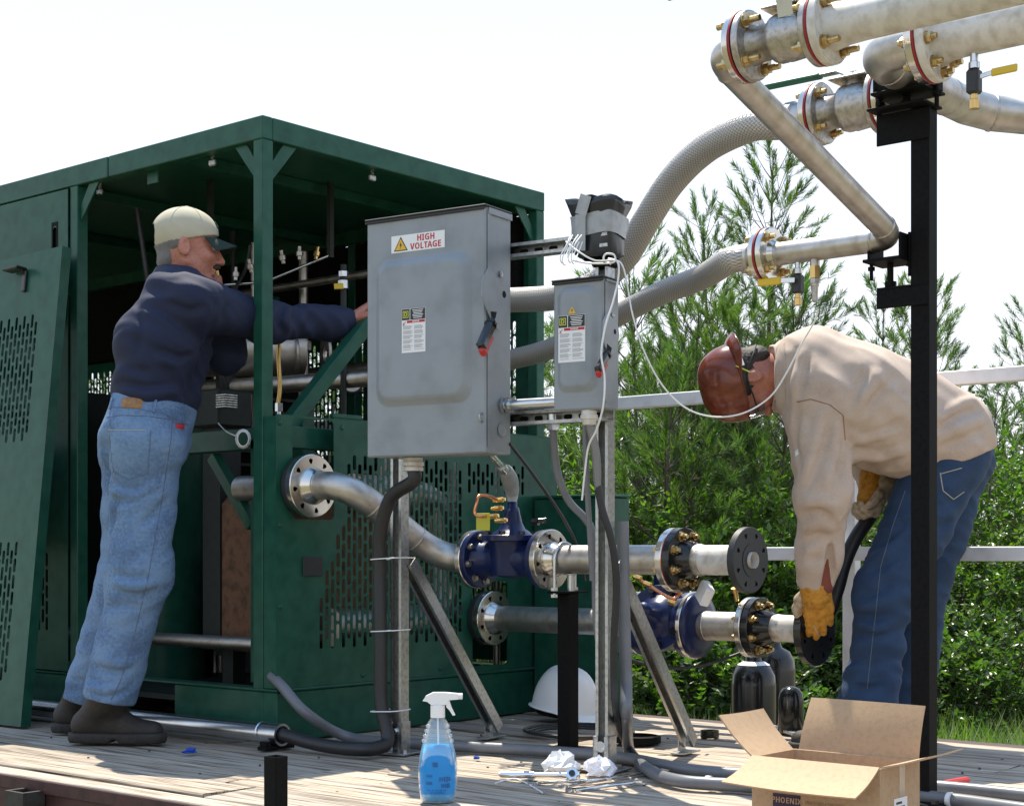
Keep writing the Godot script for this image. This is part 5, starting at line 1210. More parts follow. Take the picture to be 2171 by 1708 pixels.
func manifold() -> void:
	var Z := Vector3(0, 0, 1); var o: Node3D; var b: B
	# --- column
	var cx := 0.203; var cz := 2.27
	o = thing("pipe_column", "tall black square tube column with bracket arms carrying the overhead pipes", "column", Vector3(cx, 0, cz))
	b = B.new(); b.span(Vector3(cx - 0.025, 0.010, cz - 0.025), Vector3(cx + 0.025, 1.74, cz + 0.025), 0.003); part(o, "tube", b, M.black_paint)
	b = B.new(); b.span(Vector3(cx - 0.075, 0.0, cz - 0.075), Vector3(cx + 0.075, 0.010, cz + 0.075), 0.002); part(o, "base_plate", b, M.black_paint)
	for q in [[-1, -1], [1, -1], [-1, 1], [1, 1]]:
		b = B.new(); b.hexa(Vector3(cx + q[0] * 0.055, 0.010, cz + q[1] * 0.055), UPV, 0.011, 0.010); part(o, "bolt", b, M.black_gloss)
	b = B.new(); b.span(Vector3(cx - 0.031, 1.66, cz - 0.115), Vector3(cx - 0.026, 1.738, cz + 0.03), 0.001); b.span(Vector3(cx - 0.075, 1.7405, cz - 0.12), Vector3(cx + 0.03, 1.747, cz + 0.035), 0.001); part(o, "top_arm", b, M.black_paint)
	b = B.new(); b.span(Vector3(cx - 0.030, 1.295, cz - 0.115), Vector3(cx + 0.030, 1.301, cz - 0.0255), 0.001); b.span(Vector3(cx - 0.031, 1.247, cz - 0.115), Vector3(cx - 0.026, 1.2945, cz + 0.028), 0.001); part(o, "lower_arm", b, M.black_paint)
	var e1 := Vector3(-0.60, 1.705, 2.168); var e0 := Vector3(0.165, 1.42, 2.208)
	# lower saddle
	b = B.new(); b.lathe([Vector2(0.008, 0), Vector2(0.008, 0.07)], Vector3(0.19, 1.301, 2.185), UPV, 10); b.hexa(Vector3(0.19, 1.302, 2.185), UPV, 0.016, 0.014); part(o, "jack_screw", b, M.black_paint)
	b = B.new(); b.span(Vector3(0.135, 1.362, 2.135), Vector3(0.245, 1.370, 2.235), 0.001)
	for q in [2.140, 2.226]: b.span(Vector3(0.15, 1.370, q), Vector3(0.23, 1.432, q + 0.007), 0.002)
	part(o, "saddle", b, M.black_paint)
	for q in [2.132, 2.238]:
		b = B.new(); b.tube([Vector3(0.19, 1.325, q), Vector3(0.19, 1.435, q)], 0.005, 8); b.hexa(Vector3(0.19, 1.350, q), UPV, 0.010, 0.009); part(o, "u_bolt_leg", b, M.black_paint)
	# upper saddle
	b = B.new(); b.lathe([Vector2(0.010, 0), Vector2(0.010, 0.035)], Vector3(0.18, 1.747, 2.235), UPV, 10); b.hexa(Vector3(0.18, 1.748, 2.235), UPV, 0.018, 0.014); part(o, "jack_screw", b, M.black_paint)
	b = B.new(); b.span(Vector3(0.12, 1.776, 2.165), Vector3(0.24, 1.783, 2.31), 0.001)
	for q in [2.17, 2.305]: b.span(Vector3(0.13, 1.783, q - 0.004), Vector3(0.23, 1.845, q + 0.004), 0.002)
	part(o, "saddle", b, M.black_paint)
	for q in [2.16, 2.315]:
		b = B.new(); b.tube([Vector3(0.18, 1.735, q), Vector3(0.18, 1.86, q)], 0.006, 8); b.hexa(Vector3(0.18, 1.763, q), UPV, 0.012, 0.010); part(o, "u_bolt_leg", b, M.black_paint)
	# --- the lower line: hose, flanges, straight pipe, elbow, slanting pipe, elbow, flange
	o = thing("slanting_pipe", "slim stainless pipe slanting down between two elbows in front of the sky", "pipe", e0)
	var zf := onx(1640, 545, 0.19).z
	var dd := (e1 - e0).normalized()
	var path: Array = [Vector3(e0.x, e0.y, zf + 0.016), e0 - Z * 0.055]
	for k in range(1, 8):
		var t := k / 8.0; path.append((e0 - Z * 0.055).lerp(e0, t).lerp(e0.lerp(e0 + dd * 0.055, t), t))
	path.append(e0 + dd * 0.055); path.append(e1 - dd * 0.06)
	for k in range(1, 8):
		var t := k / 8.0; path.append((e1 - dd * 0.06).lerp(e1, t).lerp(e1.lerp(e1 + Z * 0.06, t), t))
	path.append(e1 + Z * 0.06)
	b = B.new(); b.tube(path, 0.0302, 24); part(o, "tube", b, M.steel)
	b = B.new(); weld(b, path[1], Z, 0.0302); weld(b, path[9], dd, 0.0302); weld(b, path[10], dd, 0.0302); weld(b, Vector3(e0.x, e0.y, zf + 0.03), Z, 0.031); part(o, "weld_seam", b, M.cast)
	b = B.new(); b.flange(Vector3(e0.x, e0.y, zf), Z, 0.074, 0.017, 0.028, 4, 0.058, 0.009, 0.785); b.lathe([Vector2(0.042, 0), Vector2(0.034, 0.014)], Vector3(e0.x, e0.y, zf + 0.017), Z, 20); part(o, "flange", b, M.machined)
	b = B.new(); b.lathe([Vector2(0.074, -0.0055), Vector2(0.0755, -0.005), Vector2(0.0755, -0.001), Vector2(0.074, -0.0005)], Vector3(e0.x, e0.y, zf), Z, 40); part(o, "gasket", b, M.gasket)
	bolts(o, Vector3(e0.x, e0.y, zf), Z, 0.058, 4, 0.785, 0.023, 0.017, 0.012, M.zinc, 0.016)
	b = B.new(); b.flange(e1 + Z * 0.06, Z, 0.074, 0.017, 0.028, 4, 0.058, 0.009, 0.785); part(o, "flange", b, M.machined)
	b = B.new(); b.lathe([Vector2(0.074, 0.0005), Vector2(0.0755, 0.001), Vector2(0.0755, 0.0045), Vector2(0.074, 0.005)], e1 + Z * 0.0772, Z, 40); part(o, "gasket", b, M.gasket)
	# --- upper ball valve and white pipe
	o = thing("ball_valve", "flanged stainless ball valve with metal tag above the slanting pipe", "valve", e1 + Z * 0.08)
	ball_valve(o, e1 + Z * 0.083, 0.175, 0.074, 0.034, M.cast)
	bolts(o, e1 + Z * 0.06, Z, 0.058, 4, 0.785, 0.0, 0.0395, 0.012, M.zinc, 0.026)
	b = B.new(); b.box(e1 + Vector3(-0.05, 0.055, 0.20), Vector3(0.002, 0.055, 0.036), 0.0005, Basis(Vector3(0, 0, 1), 0.25)); part(o, "metal_tag", b, M.conduit)
	b = B.new(); b.bar(e1 + Vector3(0, 0.115, 0.20), e1 + Vector3(0, 0.150, -0.03), 0.024, 0.006); part(o, "handle", b, M.conduit)
	var hg := o.get_child(o.get_child_count() - 1)
	b = B.new(); b.bar(e1 + Vector3(0, 0.150, -0.031), e1 + Vector3(0, 0.153, -0.13), 0.028, 0.011, UPV, 0.004); part(hg, "grip", b, M.green_grip)
	o = thing("white_pipe", "upper off-white pipe with bolted flange running out overhead from the ball valve", "pipe", e1 + Z * 0.3)
	var w0 := e1 + Z * 0.264
	b = B.new(); b.lathe([Vector2(0.074, -0.0055), Vector2(0.0755, -0.005), Vector2(0.0755, -0.001), Vector2(0.074, -0.0005)], w0, Z, 40); part(o, "gasket", b, M.gasket)
	b = B.new(); b.flange(w0, Z, 0.076, 0.020, 0.028, 4, 0.058, 0.009, 0.785); part(o, "flange", b, M.pipe_white)
	bolts(o, w0, Z, 0.058, 4, 0.785, 0.0215, 0.020, 0.012, M.zinc, 0.026)
	b = B.new(); b.lathe([Vector2(0.05, 0.02), Vector2(0.044, 0.05), Vector2(0.042, 0.09), Vector2(0.042, 1.9), Vector2(0.0, 1.9)], w0, Z, 24); part(o, "tube", b, M.pipe_white)
	# --- big pipe: white section, flange, elbow, run to the right
	var y2 := 1.826
	o = thing("manifold_pipe", "thick stainless elbow pipe resting on top of the black column", "pipe", Vector3(0.1, 1.83, 2.26))
	var f2 := Vector3(-0.035, y2, 2.375)
	path = [f2, f2 - Z * 0.025]
	var ce := Vector3(-0.035, y2, 2.24)
	for k in range(1, 10):
		var t := k / 10.0; path.append((f2 - Z * 0.025).lerp(ce, t).lerp(ce.lerp(ce + Vector3(0.11, 0, 0), t), t))
	path.append(ce + Vector3(0.11, 0, 0)); path.append(Vector3(0.40, y2 - 0.004, 2.24))
	path.append(Vector3(0.50, y2 - 0.01, 2.25)); path.append(Vector3(0.57, y2 - 0.02, 2.29)); path.append(Vector3(0.62, y2 - 0.03, 2.36)); path.append(Vector3(0.65, y2 - 0.035, 2.46)); path.append(Vector3(0.67, y2 - 0.037, 2.9)); path.append(Vector3(0.67, y2 - 0.037, 4.2))
	b = B.new(); b.tube(path, 0.0475, 26); part(o, "tube", b, M.steel)
	b = B.new()
	for k in [11, 12, 14, 16]: weld(b, path[k], path[k + 1] - path[k - 1], 0.0475)
	part(o, "weld_seam", b, M.cast)
	b = B.new(); b.flange(f2, Z, 0.096, 0.022, 0.04, 8, 0.076, 0.0095, 0.2); part(o, "flange", b, M.machined)
	o = thing("white_pipe", "thicker off-white pipe joining the stainless elbow on top of the column", "pipe", f2 + Z * 0.03)
	var w2 := f2 + Z * 0.0275
	b = B.new(); b.lathe([Vector2(0.096, -0.0052), Vector2(0.0985, -0.005), Vector2(0.0985, -0.001), Vector2(0.096, -0.0005)], w2, Z, 44); part(o, "gasket", b, M.gasket)
	b = B.new(); b.flange(w2, Z, 0.097, 0.022, 0.04, 8, 0.076, 0.0095, 0.2); part(o, "flange", b, M.pipe_white)
	bolts(o, w2, Z, 0.076, 8, 0.2, 0.0275, 0.022, 0.0125, M.zinc, 0.014)
	b = B.new(); b.lathe([Vector2(0.062, 0.022), Vector2(0.054, 0.05), Vector2(0.0525, 0.08), Vector2(0.0525, 1.8), Vector2(0, 1.8)], w2, Z, 26); part(o, "tube", b, M.pipe_white)
	o = thing("sample_valve", "small black valve with yellow lever hanging below the thick white pipe", "valve", Vector3(-0.035, 1.7, 2.62), "small valves with yellow levers")
	var tp := onx(2066, 90, -0.035); tp.y = y2 - 0.05
	small_valve(o, tp, 1.0)
	b = B.new(); b.bar(tp + Vector3(-0.012, -0.06, 0.02), tp + Vector3(-0.022, -0.06, 0.05), 0.003, 0.012); part(o, "lever", b, M.conduit)
	var lv := o.get_child(o.get_child_count() - 1)
	b = B.new(); b.bar(tp + Vector3(-0.022, -0.06, 0.05), tp + Vector3(-0.030, -0.062, 0.115), 0.006, 0.018, UPV, 0.003); part(lv, "lever_grip", b, M.yellow)
	# --- braided hose line with the green handled valve
	var hx := 0.335; var hy := 1.822
	o = thing("hose_valve", "flanged stainless ball valve with long green lever feeding the thick braided hose", "valve", Vector3(hx, hy, 1.95))
	var z1 := onx(1722, 240, hx).z
	b = B.new(); b.flange(Vector3(hx, hy, z1), Z, 0.083, 0.019, 0.035, 4, 0.065, 0.009, 0.785); part(o, "flange", b, M.machined)
	b = B.new(); b.lathe([Vector2(0.083, 0.0195), Vector2(0.0845, 0.020), Vector2(0.0845, 0.0235), Vector2(0.083, 0.024)], Vector3(hx, hy, z1), Z, 40); part(o, "gasket", b, M.gasket)
	ball_valve(o, Vector3(hx, hy, z1 + 0.0245), 0.185, 0.083, 0.042, M.cast)
	bolts(o, Vector3(hx, hy, z1), Z, 0.065, 4, 0.785, 0.0, 0.041, 0.012, M.zinc, 0.016)
	var z2 := z1 + 0.21
	b = B.new(); b.lathe([Vector2(0.083, 0.0), Vector2(0.0845, 0.0005), Vector2(0.0845, 0.004), Vector2(0.083, 0.0045)], Vector3(hx, hy, z2), Z, 40); part(o, "gasket", b, M.gasket)
	b = B.new(); b.flange(Vector3(hx, hy, z2 + 0.005), Z, 0.083, 0.019, 0.035, 4, 0.065, 0.009, 0.785); b.tube([Vector3(hx, hy, z2 + 0.024), Vector3(hx, hy + 0.01, 2.205)], 0.04, 18); part(o, "flange", b, M.machined)
	var sz := z1 + 0.0245 + 0.185 * 0.56
	b = B.new(); b.bar(Vector3(hx, hy + 0.088, sz + 0.02), Vector3(hx, hy + 0.088, sz - 0.02), 0.028, 0.005); b.bar(Vector3(hx, hy + 0.088, sz - 0.02), Vector3(hx, hy + 0.104, sz - 0.05), 0.028, 0.005); b.bar(Vector3(hx, hy + 0.104, sz - 0.05), Vector3(hx, hy + 0.104, sz - 0.10), 0.028, 0.005); part(o, "lever", b, M.conduit)
	lv = o.get_child(o.get_child_count() - 1)
	b = B.new(); b.bar(Vector3(hx, hy + 0.104, sz - 0.10), Vector3(hx, hy + 0.106, sz - 0.31), 0.032, 0.012, UPV, 0.004); part(lv, "lever_grip", b, M.green_grip)
	o = thing("braided_hose", "thick braided steel hose arching from the enclosure up to the green lever valve", "hose", pt(1330, 575, 5.1), "braided steel hoses")
	var hp := curve([pt(900, 640, 6.25), pt(985, 638, 6.0), pt(1085, 636, 5.72), pt(1180, 630, 5.45), pt(1255, 606, 5.24), pt(1320, 550, 5.08), pt(1372, 465, 4.92), pt(1428, 380, 4.78), pt(1500, 312, 4.62), pt(1590, 268, 4.45), Vector3(hx, hy - 0.004, z1 - 0.10), Vector3(hx, hy, z1 - 0.06)], 8)
	b = B.new(); b.tube(hp, 0.044, 22); part(o, "braid", b, M.braid)
	b = B.new(); b.lathe([Vector2(0.046, -0.075), Vector2(0.049, -0.07), Vector2(0.049, -0.05), Vector2(0.043, -0.045), Vector2(0.043, 0.0)], Vector3(hx, hy, z1), Z, 22); part(o, "end_sleeve", b, M.steel)
	b = B.new(); b.tube([hp[0], pt(800, 640, 6.45)], 0.05, 18); b.lathe([Vector2(0.06, 0), Vector2(0.09, 0.0), Vector2(0.09, 0.02), Vector2(0.05, 0.02)], hp[0], hp[0] - hp[1], 22); part(o, "end_sleeve", b, M.steel)
	o = thing("braided_hose", "slimmer braided steel hose rising gently to the red gasket flange", "hose", pt(1310, 668, 5.0), "braided steel hoses")
	hp = curve([pt(900, 790, 6.3), pt(985, 782, 6.02), pt(1085, 762, 5.70), pt(1180, 734, 5.42), pt(1310, 668, 5.03), pt(1400, 622, 4.78), pt(1490, 587, 4.56), Vector3(e0.x, e0.y + 0.001, zf - 0.12), Vector3(e0.x, e0.y, zf - 0.065)], 8)
	b = B.new(); b.tube(hp, 0.036, 20); part(o, "braid", b, M.braid)
	b = B.new(); b.lathe([Vector2(0.037, -0.08), Vector2(0.040, -0.075), Vector2(0.040, -0.05), Vector2(0.036, -0.045), Vector2(0.036, -0.023)], Vector3(e0.x, e0.y, zf), Z, 22); part(o, "end_sleeve", b, M.steel)
	b = B.new(); b.flange(Vector3(e0.x, e0.y, zf - 0.0225), Z, 0.074, 0.0168, 0.028, 4, 0.058, 0.009, 0.785); part(o, "flange", b, M.machined)
	b = B.new(); b.tube([hp[0], pt(800, 800, 6.5)], 0.04, 18); part(o, "end_sleeve", b, M.steel)
	o = thing("sample_valve", "small black valve with yellow lever below the red gasket flange", "valve", Vector3(e0.x, 1.3, zf), "small valves with yellow levers")
	tp = Vector3(e0.x, e0.y - 0.026, onx(1692, 580, e0.x).z)
	small_valve(o, tp, 0.9)
	b = B.new(); b.bar(tp + Vector3(-0.024, -0.052, 0.004), tp + Vector3(-0.028, -0.05, -0.035), 0.003, 0.014); part(o, "lever", b, M.conduit)
	lv = o.get_child(o.get_child_count() - 1)
	b = B.new(); b.bar(tp + Vector3(-0.028, -0.05, -0.035), tp + Vector3(-0.036, -0.05, -0.10), 0.006, 0.020, UPV, 0.003); part(lv, "lever_grip", b, M.yellow)
	o = thing("pressure_sensor", "slim steel pressure sensor with brass nut under the straight pipe", "sensor", Vector3(e0.x, 1.3, onx(1728, 590, e0.x).z))
	tp = Vector3(e0.x, e0.y - 0.026, onx(1728, 575, e0.x).z)
	b = B.new(); b.lathe([Vector2(0.013, 0), Vector2(0.013, 0.018), Vector2(0.010, 0.02)], tp, -UPV, 14); part(o, "boss", b, M.steel)
	b = B.new(); b.hexa(tp - UPV * 0.018, -UPV, 0.0145, 0.032); part(o, "nut", b, M.brass)
	b = B.new(); b.hexa(tp - UPV * 0.051, -UPV, 0.013, 0.012); b.lathe([Vector2(0.011, 0.063), Vector2(0.011, 0.07), Vector2(0.0095, 0.072), Vector2(0.007, 0.11), Vector2(0.004, 0.112)], tp, -UPV, 14); part(o, "sensor_body", b, M.cast)

# ---------------------------------------------------------------- people
class Fld:                                  # a distance field on a grid, meshed as surface nets
	var o: Vector3
	var c: float
	var nx: int
	var ny: int
	var nz: int
	var d := PackedFloat32Array()
	func _init(lo: Vector3, hi: Vector3, cell: float) -> void:
		o = lo; c = cell
		nx = int((hi.x - lo.x) / c) + 2; ny = int((hi.y - lo.y) / c) + 2; nz = int((hi.z - lo.z) / c) + 2
		d.resize(nx * ny * nz); d.fill(1.0)
	func _span(lo: Vector3, hi: Vector3) -> Array:
		return [maxi(0, int((lo.x - o.x) / c)), mini(nx - 1, int((hi.x - o.x) / c) + 1), maxi(0, int((lo.y - o.y) / c)), mini(ny - 1, int((hi.y - o.y) / c) + 1), maxi(0, int((lo.z - o.z) / c)), mini(nz - 1, int((hi.z - o.z) / c) + 1)]
	func cap(a: Vector3, b: Vector3, ra: float, rb: float, k: float, carve := false) -> void:
		var m := maxf(ra, rb) + k + 3.0 * c; var e := Vector3.ONE * m
		var s := _span(a.min(b) - e, a.max(b) + e)
		var ba := b - a; var inv := 1.0 / maxf(ba.length_squared(), 1e-9); var dr := rb - ra
		for z in range(s[4], s[5] + 1):
			var wz := o.z + z * c; var zl := 0.0; var zh := 1.0
			if absf(ba.z) > 1e-6:
				var t1 := (wz - m - a.z) / ba.z; var t2 := (wz + m - a.z) / ba.z
				zl = maxf(0.0, minf(t1, t2)); zh = minf(1.0, maxf(t1, t2))
			if zl > zh: continue
			for y in range(s[2], s[3] + 1):
				var wy := o.y + y * c; var lo := zl; var hi := zh
				if absf(ba.y) > 1e-6:
					var t1 := (wy - m - a.y) / ba.y; var t2 := (wy + m - a.y) / ba.y
					lo = maxf(lo, minf(t1, t2)); hi = minf(hi, maxf(t1, t2))
				if lo > hi: continue
				var xa := a.x + ba.x * lo; var xb := a.x + ba.x * hi
				var x0 := maxi(0, int((minf(xa, xb) - m - o.x) / c)); var x1 := mini(nx - 1, int((maxf(xa, xb) + m - o.x) / c) + 1)
				var i: int = (z * ny + y) * nx + x0
				var p := Vector3(o.x + x0 * c, wy, wz)
				for x in range(x0, x1 + 1):
					var pa := p - a
					var t := clampf(pa.dot(ba) * inv, 0.0, 1.0)
					var q := (pa - ba * t).length() - ra - dr * t
					var f := d[i]
					if carve:
						var h := maxf(k - absf(f + q), 0.0) / k
						d[i] = maxf(f, -q) + h * h * k * 0.25
					else:
						var h := maxf(k - absf(f - q), 0.0) / k
						d[i] = minf(f, q) - h * h * k * 0.25
					i += 1; p.x += c
	func ell(ctr: Vector3, bs: Basis, r: Vector3, k: float, carve := false) -> void:
		var m := maxf(r.x, maxf(r.y, r.z)) + k + 3.0 * c; var e := Vector3.ONE * m
		var s := _span(ctr - e, ctr + e)
		var inv := bs.transposed()
		for z in range(s[4], s[5] + 1):
			for y in range(s[2], s[3] + 1):
				var i: int = (z * ny + y) * nx + s[0]
				var p := Vector3(o.x + s[0] * c, o.y + y * c, o.z + z * c)
				for x in range(s[0], s[1] + 1):
					var l := inv * (p - ctr)
					var k0 := (l / r).length(); var k1 := (l / (r * r)).length()
					var q := k0 * (k0 - 1.0) / maxf(k1, 1e-6)
					var f := d[i]
					if carve:
						var h := maxf(k - absf(f + q), 0.0) / k
						d[i] = maxf(f, -q) + h * h * k * 0.25
					else:
						var h := maxf(k - absf(f - q), 0.0) / k
						d[i] = minf(f, q) - h * h * k * 0.25
					i += 1; p.x += c
	func clip(at: Vector3, n: Vector3, rad := 9.0) -> void:          # within rad of at, keeps the side away from n
		n = n.normalized(); var e := Vector3.ONE * rad; var s := _span(at - e, at + e); var r2 := rad * rad
		for z in range(s[4], s[5] + 1):
			for y in range(s[2], s[3] + 1):
				var i: int = (z * ny + y) * nx + s[0]
				var p := Vector3(o.x + s[0] * c, o.y + y * c, o.z + z * c) - at
				for x in range(s[0], s[1] + 1):
					if d[i] < 0.1 and p.length_squared() < r2:
						var q := p.dot(n)
						if d[i] < q: d[i] = q
					i += 1; p.x += c
	func wrinkle(f: FastNoiseLite, bs: Basis, scale: Vector3, amp: float, ridged := false, mid := Vector3.ZERO, rad := 9.0) -> void:
		var lim := amp * 1.6 + 2.0 * c; var e := Vector3.ONE * rad; var s := _span(mid - e, mid + e)
		for z in range(s[4], s[5] + 1):
			for y in range(s[2], s[3] + 1):
				var i: int = (z * ny + y) * nx + s[0] - 1
				for x in range(s[0], s[1] + 1):
					i += 1
					if absf(d[i]) < lim:
						var w := Vector3(o.x + x * c, o.y + y * c, o.z + z * c)
						var k := 1.0 if rad > 5.0 else 1.0 - smoothstep(0.6, 1.0, w.distance_to(mid) / rad)
						if k <= 0.0: continue
						var q := f.get_noise_3dv((bs * w) * scale)
						d[i] += amp * k * ((1.0 - absf(q) * 2.6) * -1.0 if ridged else q)
	func build(b: B) -> void:
		var id := PackedInt32Array(); id.resize(d.size()); id.fill(-1)
		var pos := PackedVector3Array(); var lim := 4.0 * c
		var sy := nx; var sz := nx * ny
		for z in nz - 1:
			for y in ny - 1:
				var i := z * sz + y * sy - 1
				for x in nx - 1:
					i += 1
					var v0 := d[i]
					if v0 > lim or v0 < -lim: continue
					var v1 := d[i + 1]; var v2 := d[i + sy]; var v3 := d[i + sy + 1]; var v4 := d[i + sz]; var v5 := d[i + sz + 1]; var v6 := d[i + sz + sy]; var v7 := d[i + sz + sy + 1]
					var g := int(v0 < 0) + int(v1 < 0) + int(v2 < 0) + int(v3 < 0) + int(v4 < 0) + int(v5 < 0) + int(v6 < 0) + int(v7 < 0)
					if g == 0 or g == 8: continue
					var s := Vector3.ZERO; var n := 0
					if (v0 < 0) != (v1 < 0): s += Vector3(v0 / (v0 - v1), 0, 0); n += 1
					if (v2 < 0) != (v3 < 0): s += Vector3(v2 / (v2 - v3), 1, 0); n += 1
					if (v4 < 0) != (v5 < 0): s += Vector3(v4 / (v4 - v5), 0, 1); n += 1
					if (v6 < 0) != (v7 < 0): s += Vector3(v6 / (v6 - v7), 1, 1); n += 1
					if (v0 < 0) != (v2 < 0): s += Vector3(0, v0 / (v0 - v2), 0); n += 1
					if (v1 < 0) != (v3 < 0): s += Vector3(1, v1 / (v1 - v3), 0); n += 1
					if (v4 < 0) != (v6 < 0): s += Vector3(0, v4 / (v4 - v6), 1); n += 1
					if (v5 < 0) != (v7 < 0): s += Vector3(1, v5 / (v5 - v7), 1); n += 1
					if (v0 < 0) != (v4 < 0): s += Vector3(0, 0, v0 / (v0 - v4)); n += 1
					if (v1 < 0) != (v5 < 0): s += Vector3(1, 0, v1 / (v1 - v5)); n += 1
					if (v2 < 0) != (v6 < 0): s += Vector3(0, 1, v2 / (v2 - v6)); n += 1
					if (v3 < 0) != (v7 < 0): s += Vector3(1, 1, v3 / (v3 - v7)); n += 1
					id[i] = pos.size()
					pos.append(o + (Vector3(x, y, z) + s / n) * c)
		var nor := PackedVector3Array(); nor.resize(pos.size())
		for k in pos.size():
			var p := pos[k]; var e := 0.75 * c
			nor[k] = Vector3(at(p + Vector3(e, 0, 0)) - at(p - Vector3(e, 0, 0)), at(p + Vector3(0, e, 0)) - at(p - Vector3(0, e, 0)), at(p + Vector3(0, 0, e)) - at(p - Vector3(0, 0, e))).normalized()
		var base := b.v.size()
		for k in pos.size(): b.vert(pos[k], nor[k])
		var ix := b.ix
		for z in range(1, nz - 1):
			for y in range(1, ny - 1):
				var i := z * sz + y * sy
				for x in range(1, nx - 1):
					i += 1
					var v0 := d[i]
					if v0 > lim or v0 < -lim: continue
					var neg := v0 < 0.0
					if neg != (d[i + 1] < 0.0):
						var p := id[i]; var q := id[i - sy]; var r := id[i - sy - sz]; var s := id[i - sz]
						if p >= 0 and q >= 0 and r >= 0 and s >= 0: ix.append_array([base + p, base + q, base + r, base + p, base + r, base + s])
					if neg != (d[i + sy] < 0.0):
						var p := id[i]; var q := id[i - 1]; var r := id[i - 1 - sz]; var s := id[i - sz]
						if p >= 0 and q >= 0 and r >= 0 and s >= 0: ix.append_array([base + p, base + q, base + r, base + p, base + r, base + s])
					if neg != (d[i + sz] < 0.0):
						var p := id[i]; var q := id[i - 1]; var r := id[i - 1 - sy]; var s := id[i - sy]
						if p >= 0 and q >= 0 and r >= 0 and s >= 0: ix.append_array([base + p, base + q, base + r, base + p, base + r, base + s])
		b.ix = ix
	func at(p: Vector3) -> float:
		var q := (p - o) / c
		var x := clampi(int(floor(q.x)), 0, nx - 2); var y := clampi(int(floor(q.y)), 0, ny - 2); var z := clampi(int(floor(q.z)), 0, nz - 2)
		var fx := q.x - x; var fy := q.y - y; var fz := q.z - z
		var i := (z * ny + y) * nx + x; var sz := nx * ny
		var a := lerpf(lerpf(d[i], d[i + 1], fx), lerpf(d[i + nx], d[i + nx + 1], fx), fy)
		var b := lerpf(lerpf(d[i + sz], d[i + sz + 1], fx), lerpf(d[i + sz + nx], d[i + sz + nx + 1], fx), fy)
		return lerpf(a, b, fz)
	func hit(p: Vector3, dir: Vector3) -> Vector3:        # first point of the surface along a line
		dir = dir.normalized()
		var q := p
		for k in 400:
			var f := at(q)
			var inside := q.x > o.x and q.y > o.y and q.z > o.z and q.x < o.x + nx * c and q.y < o.y + ny * c and q.z < o.z + nz * c
			if inside and f < 0.0005: return q
			q += dir * (maxf(0.0012, minf(f * 0.7, 0.02)) if inside else 0.02)
		return q
	func normal(p: Vector3) -> Vector3:
		var e := 1.5 * c
		return Vector3(at(p + Vector3(e, 0, 0)) - at(p - Vector3(e, 0, 0)), at(p + Vector3(0, e, 0)) - at(p - Vector3(0, e, 0)), at(p + Vector3(0, 0, e)) - at(p - Vector3(0, 0, e))).normalized()

func field(bones: Array, cell: float, k: float, pad := 0.03) -> Fld:      # bones: [a, b, ra, rb]
	var lo := Vector3.ONE * 1e9; var hi := -lo
	for q in bones:
		var m := Vector3.ONE * (maxf(q[2], q[3]) + pad)
		lo = lo.min(q[0] - m).min(q[1] - m); hi = hi.max(q[0] + m).max(q[1] + m)
	var f := Fld.new(lo, hi, cell)
	for q in bones: f.cap(q[0], q[1], q[2], q[3], q[4] if q.size() > 4 else k)
	return f
func fold(f: Fld, line: Array, r: float, from_d: float, raised := false) -> void:       # a crease (or a raised fold) that follows the cloth
	var pts: Array = []; var nrm: Array = []
	for k in line.size() - 1:
		for s in 5:
			var u: float = lerpf(line[k][0], line[k + 1][0], s / 5.0); var v: float = lerpf(line[k][1], line[k + 1][1], s / 5.0)
			var p := f.hit(pt(u, v, from_d), ray(u, v)); pts.append(p); nrm.append(f.normal(p))
	for k in pts.size() - 1:
		if pts[k].distance_to(pts[k + 1]) > 0.09: continue
		var t := sin(PI * (k + 0.7) / (pts.size() + 0.4)); var t2 := sin(PI * (k + 1.7) / (pts.size() + 0.4))
		if raised: f.cap(pts[k] - nrm[k] * r * (1.4 - 0.8 * t), pts[k + 1] - nrm[k + 1] * r * (1.4 - 0.8 * t2), r, r, 0.02)
		else: f.cap(pts[k] + nrm[k] * r * (1.5 - 0.9 * t), pts[k + 1] + nrm[k + 1] * r * (1.5 - 0.9 * t2), r, r, 0.02, true)
func stitched(o: Node3D, f: Fld, line: Array, r: float, called: String, m: Material, from_d: float) -> void:      # a seam laid on the cloth
	var pts: Array = []
	for k in line.size() - 1:
		for s in 8:
			var u: float = lerpf(line[k][0], line[k + 1][0], s / 8.0); var v: float = lerpf(line[k][1], line[k + 1][1], s / 8.0)
			var p := f.hit(pt(u, v, from_d), ray(u, v)); pts.append(p + f.normal(p) * r * 0.3)
	var b := B.new(); b.tube(pts, r, 6); part(o, called, b, m)
func patch(o: Node3D, f: Fld, q: Array, called: String, m: Material, from_d: float, lift := 0.003, n := 9) -> MeshInstance3D:     # a piece of cloth laid on the surface between four pixels
	var top: Array = []
	for j in n:
		for i in n:
			var a := i / (n - 1.0); var e := j / (n - 1.0)
			var u := lerpf(lerpf(q[0][0], q[1][0], a), lerpf(q[3][0], q[2][0], a), e); var v := lerpf(lerpf(q[0][1], q[1][1], a), lerpf(q[3][1], q[2][1], a), e)
			var p := f.hit(pt(u, v, from_d), ray(u, v)); top.append(p + f.normal(p) * (lift if i > 0 and j > 0 and i < n - 1 and j < n - 1 else 0.0005))
	var b := B.new(); b.grid(top, n, n)
	for k in b.n.size():
		if b.n[k].dot(ray(600, 900)) > 0: b.n[k] = -b.n[k]
	return part(o, called, b, m)
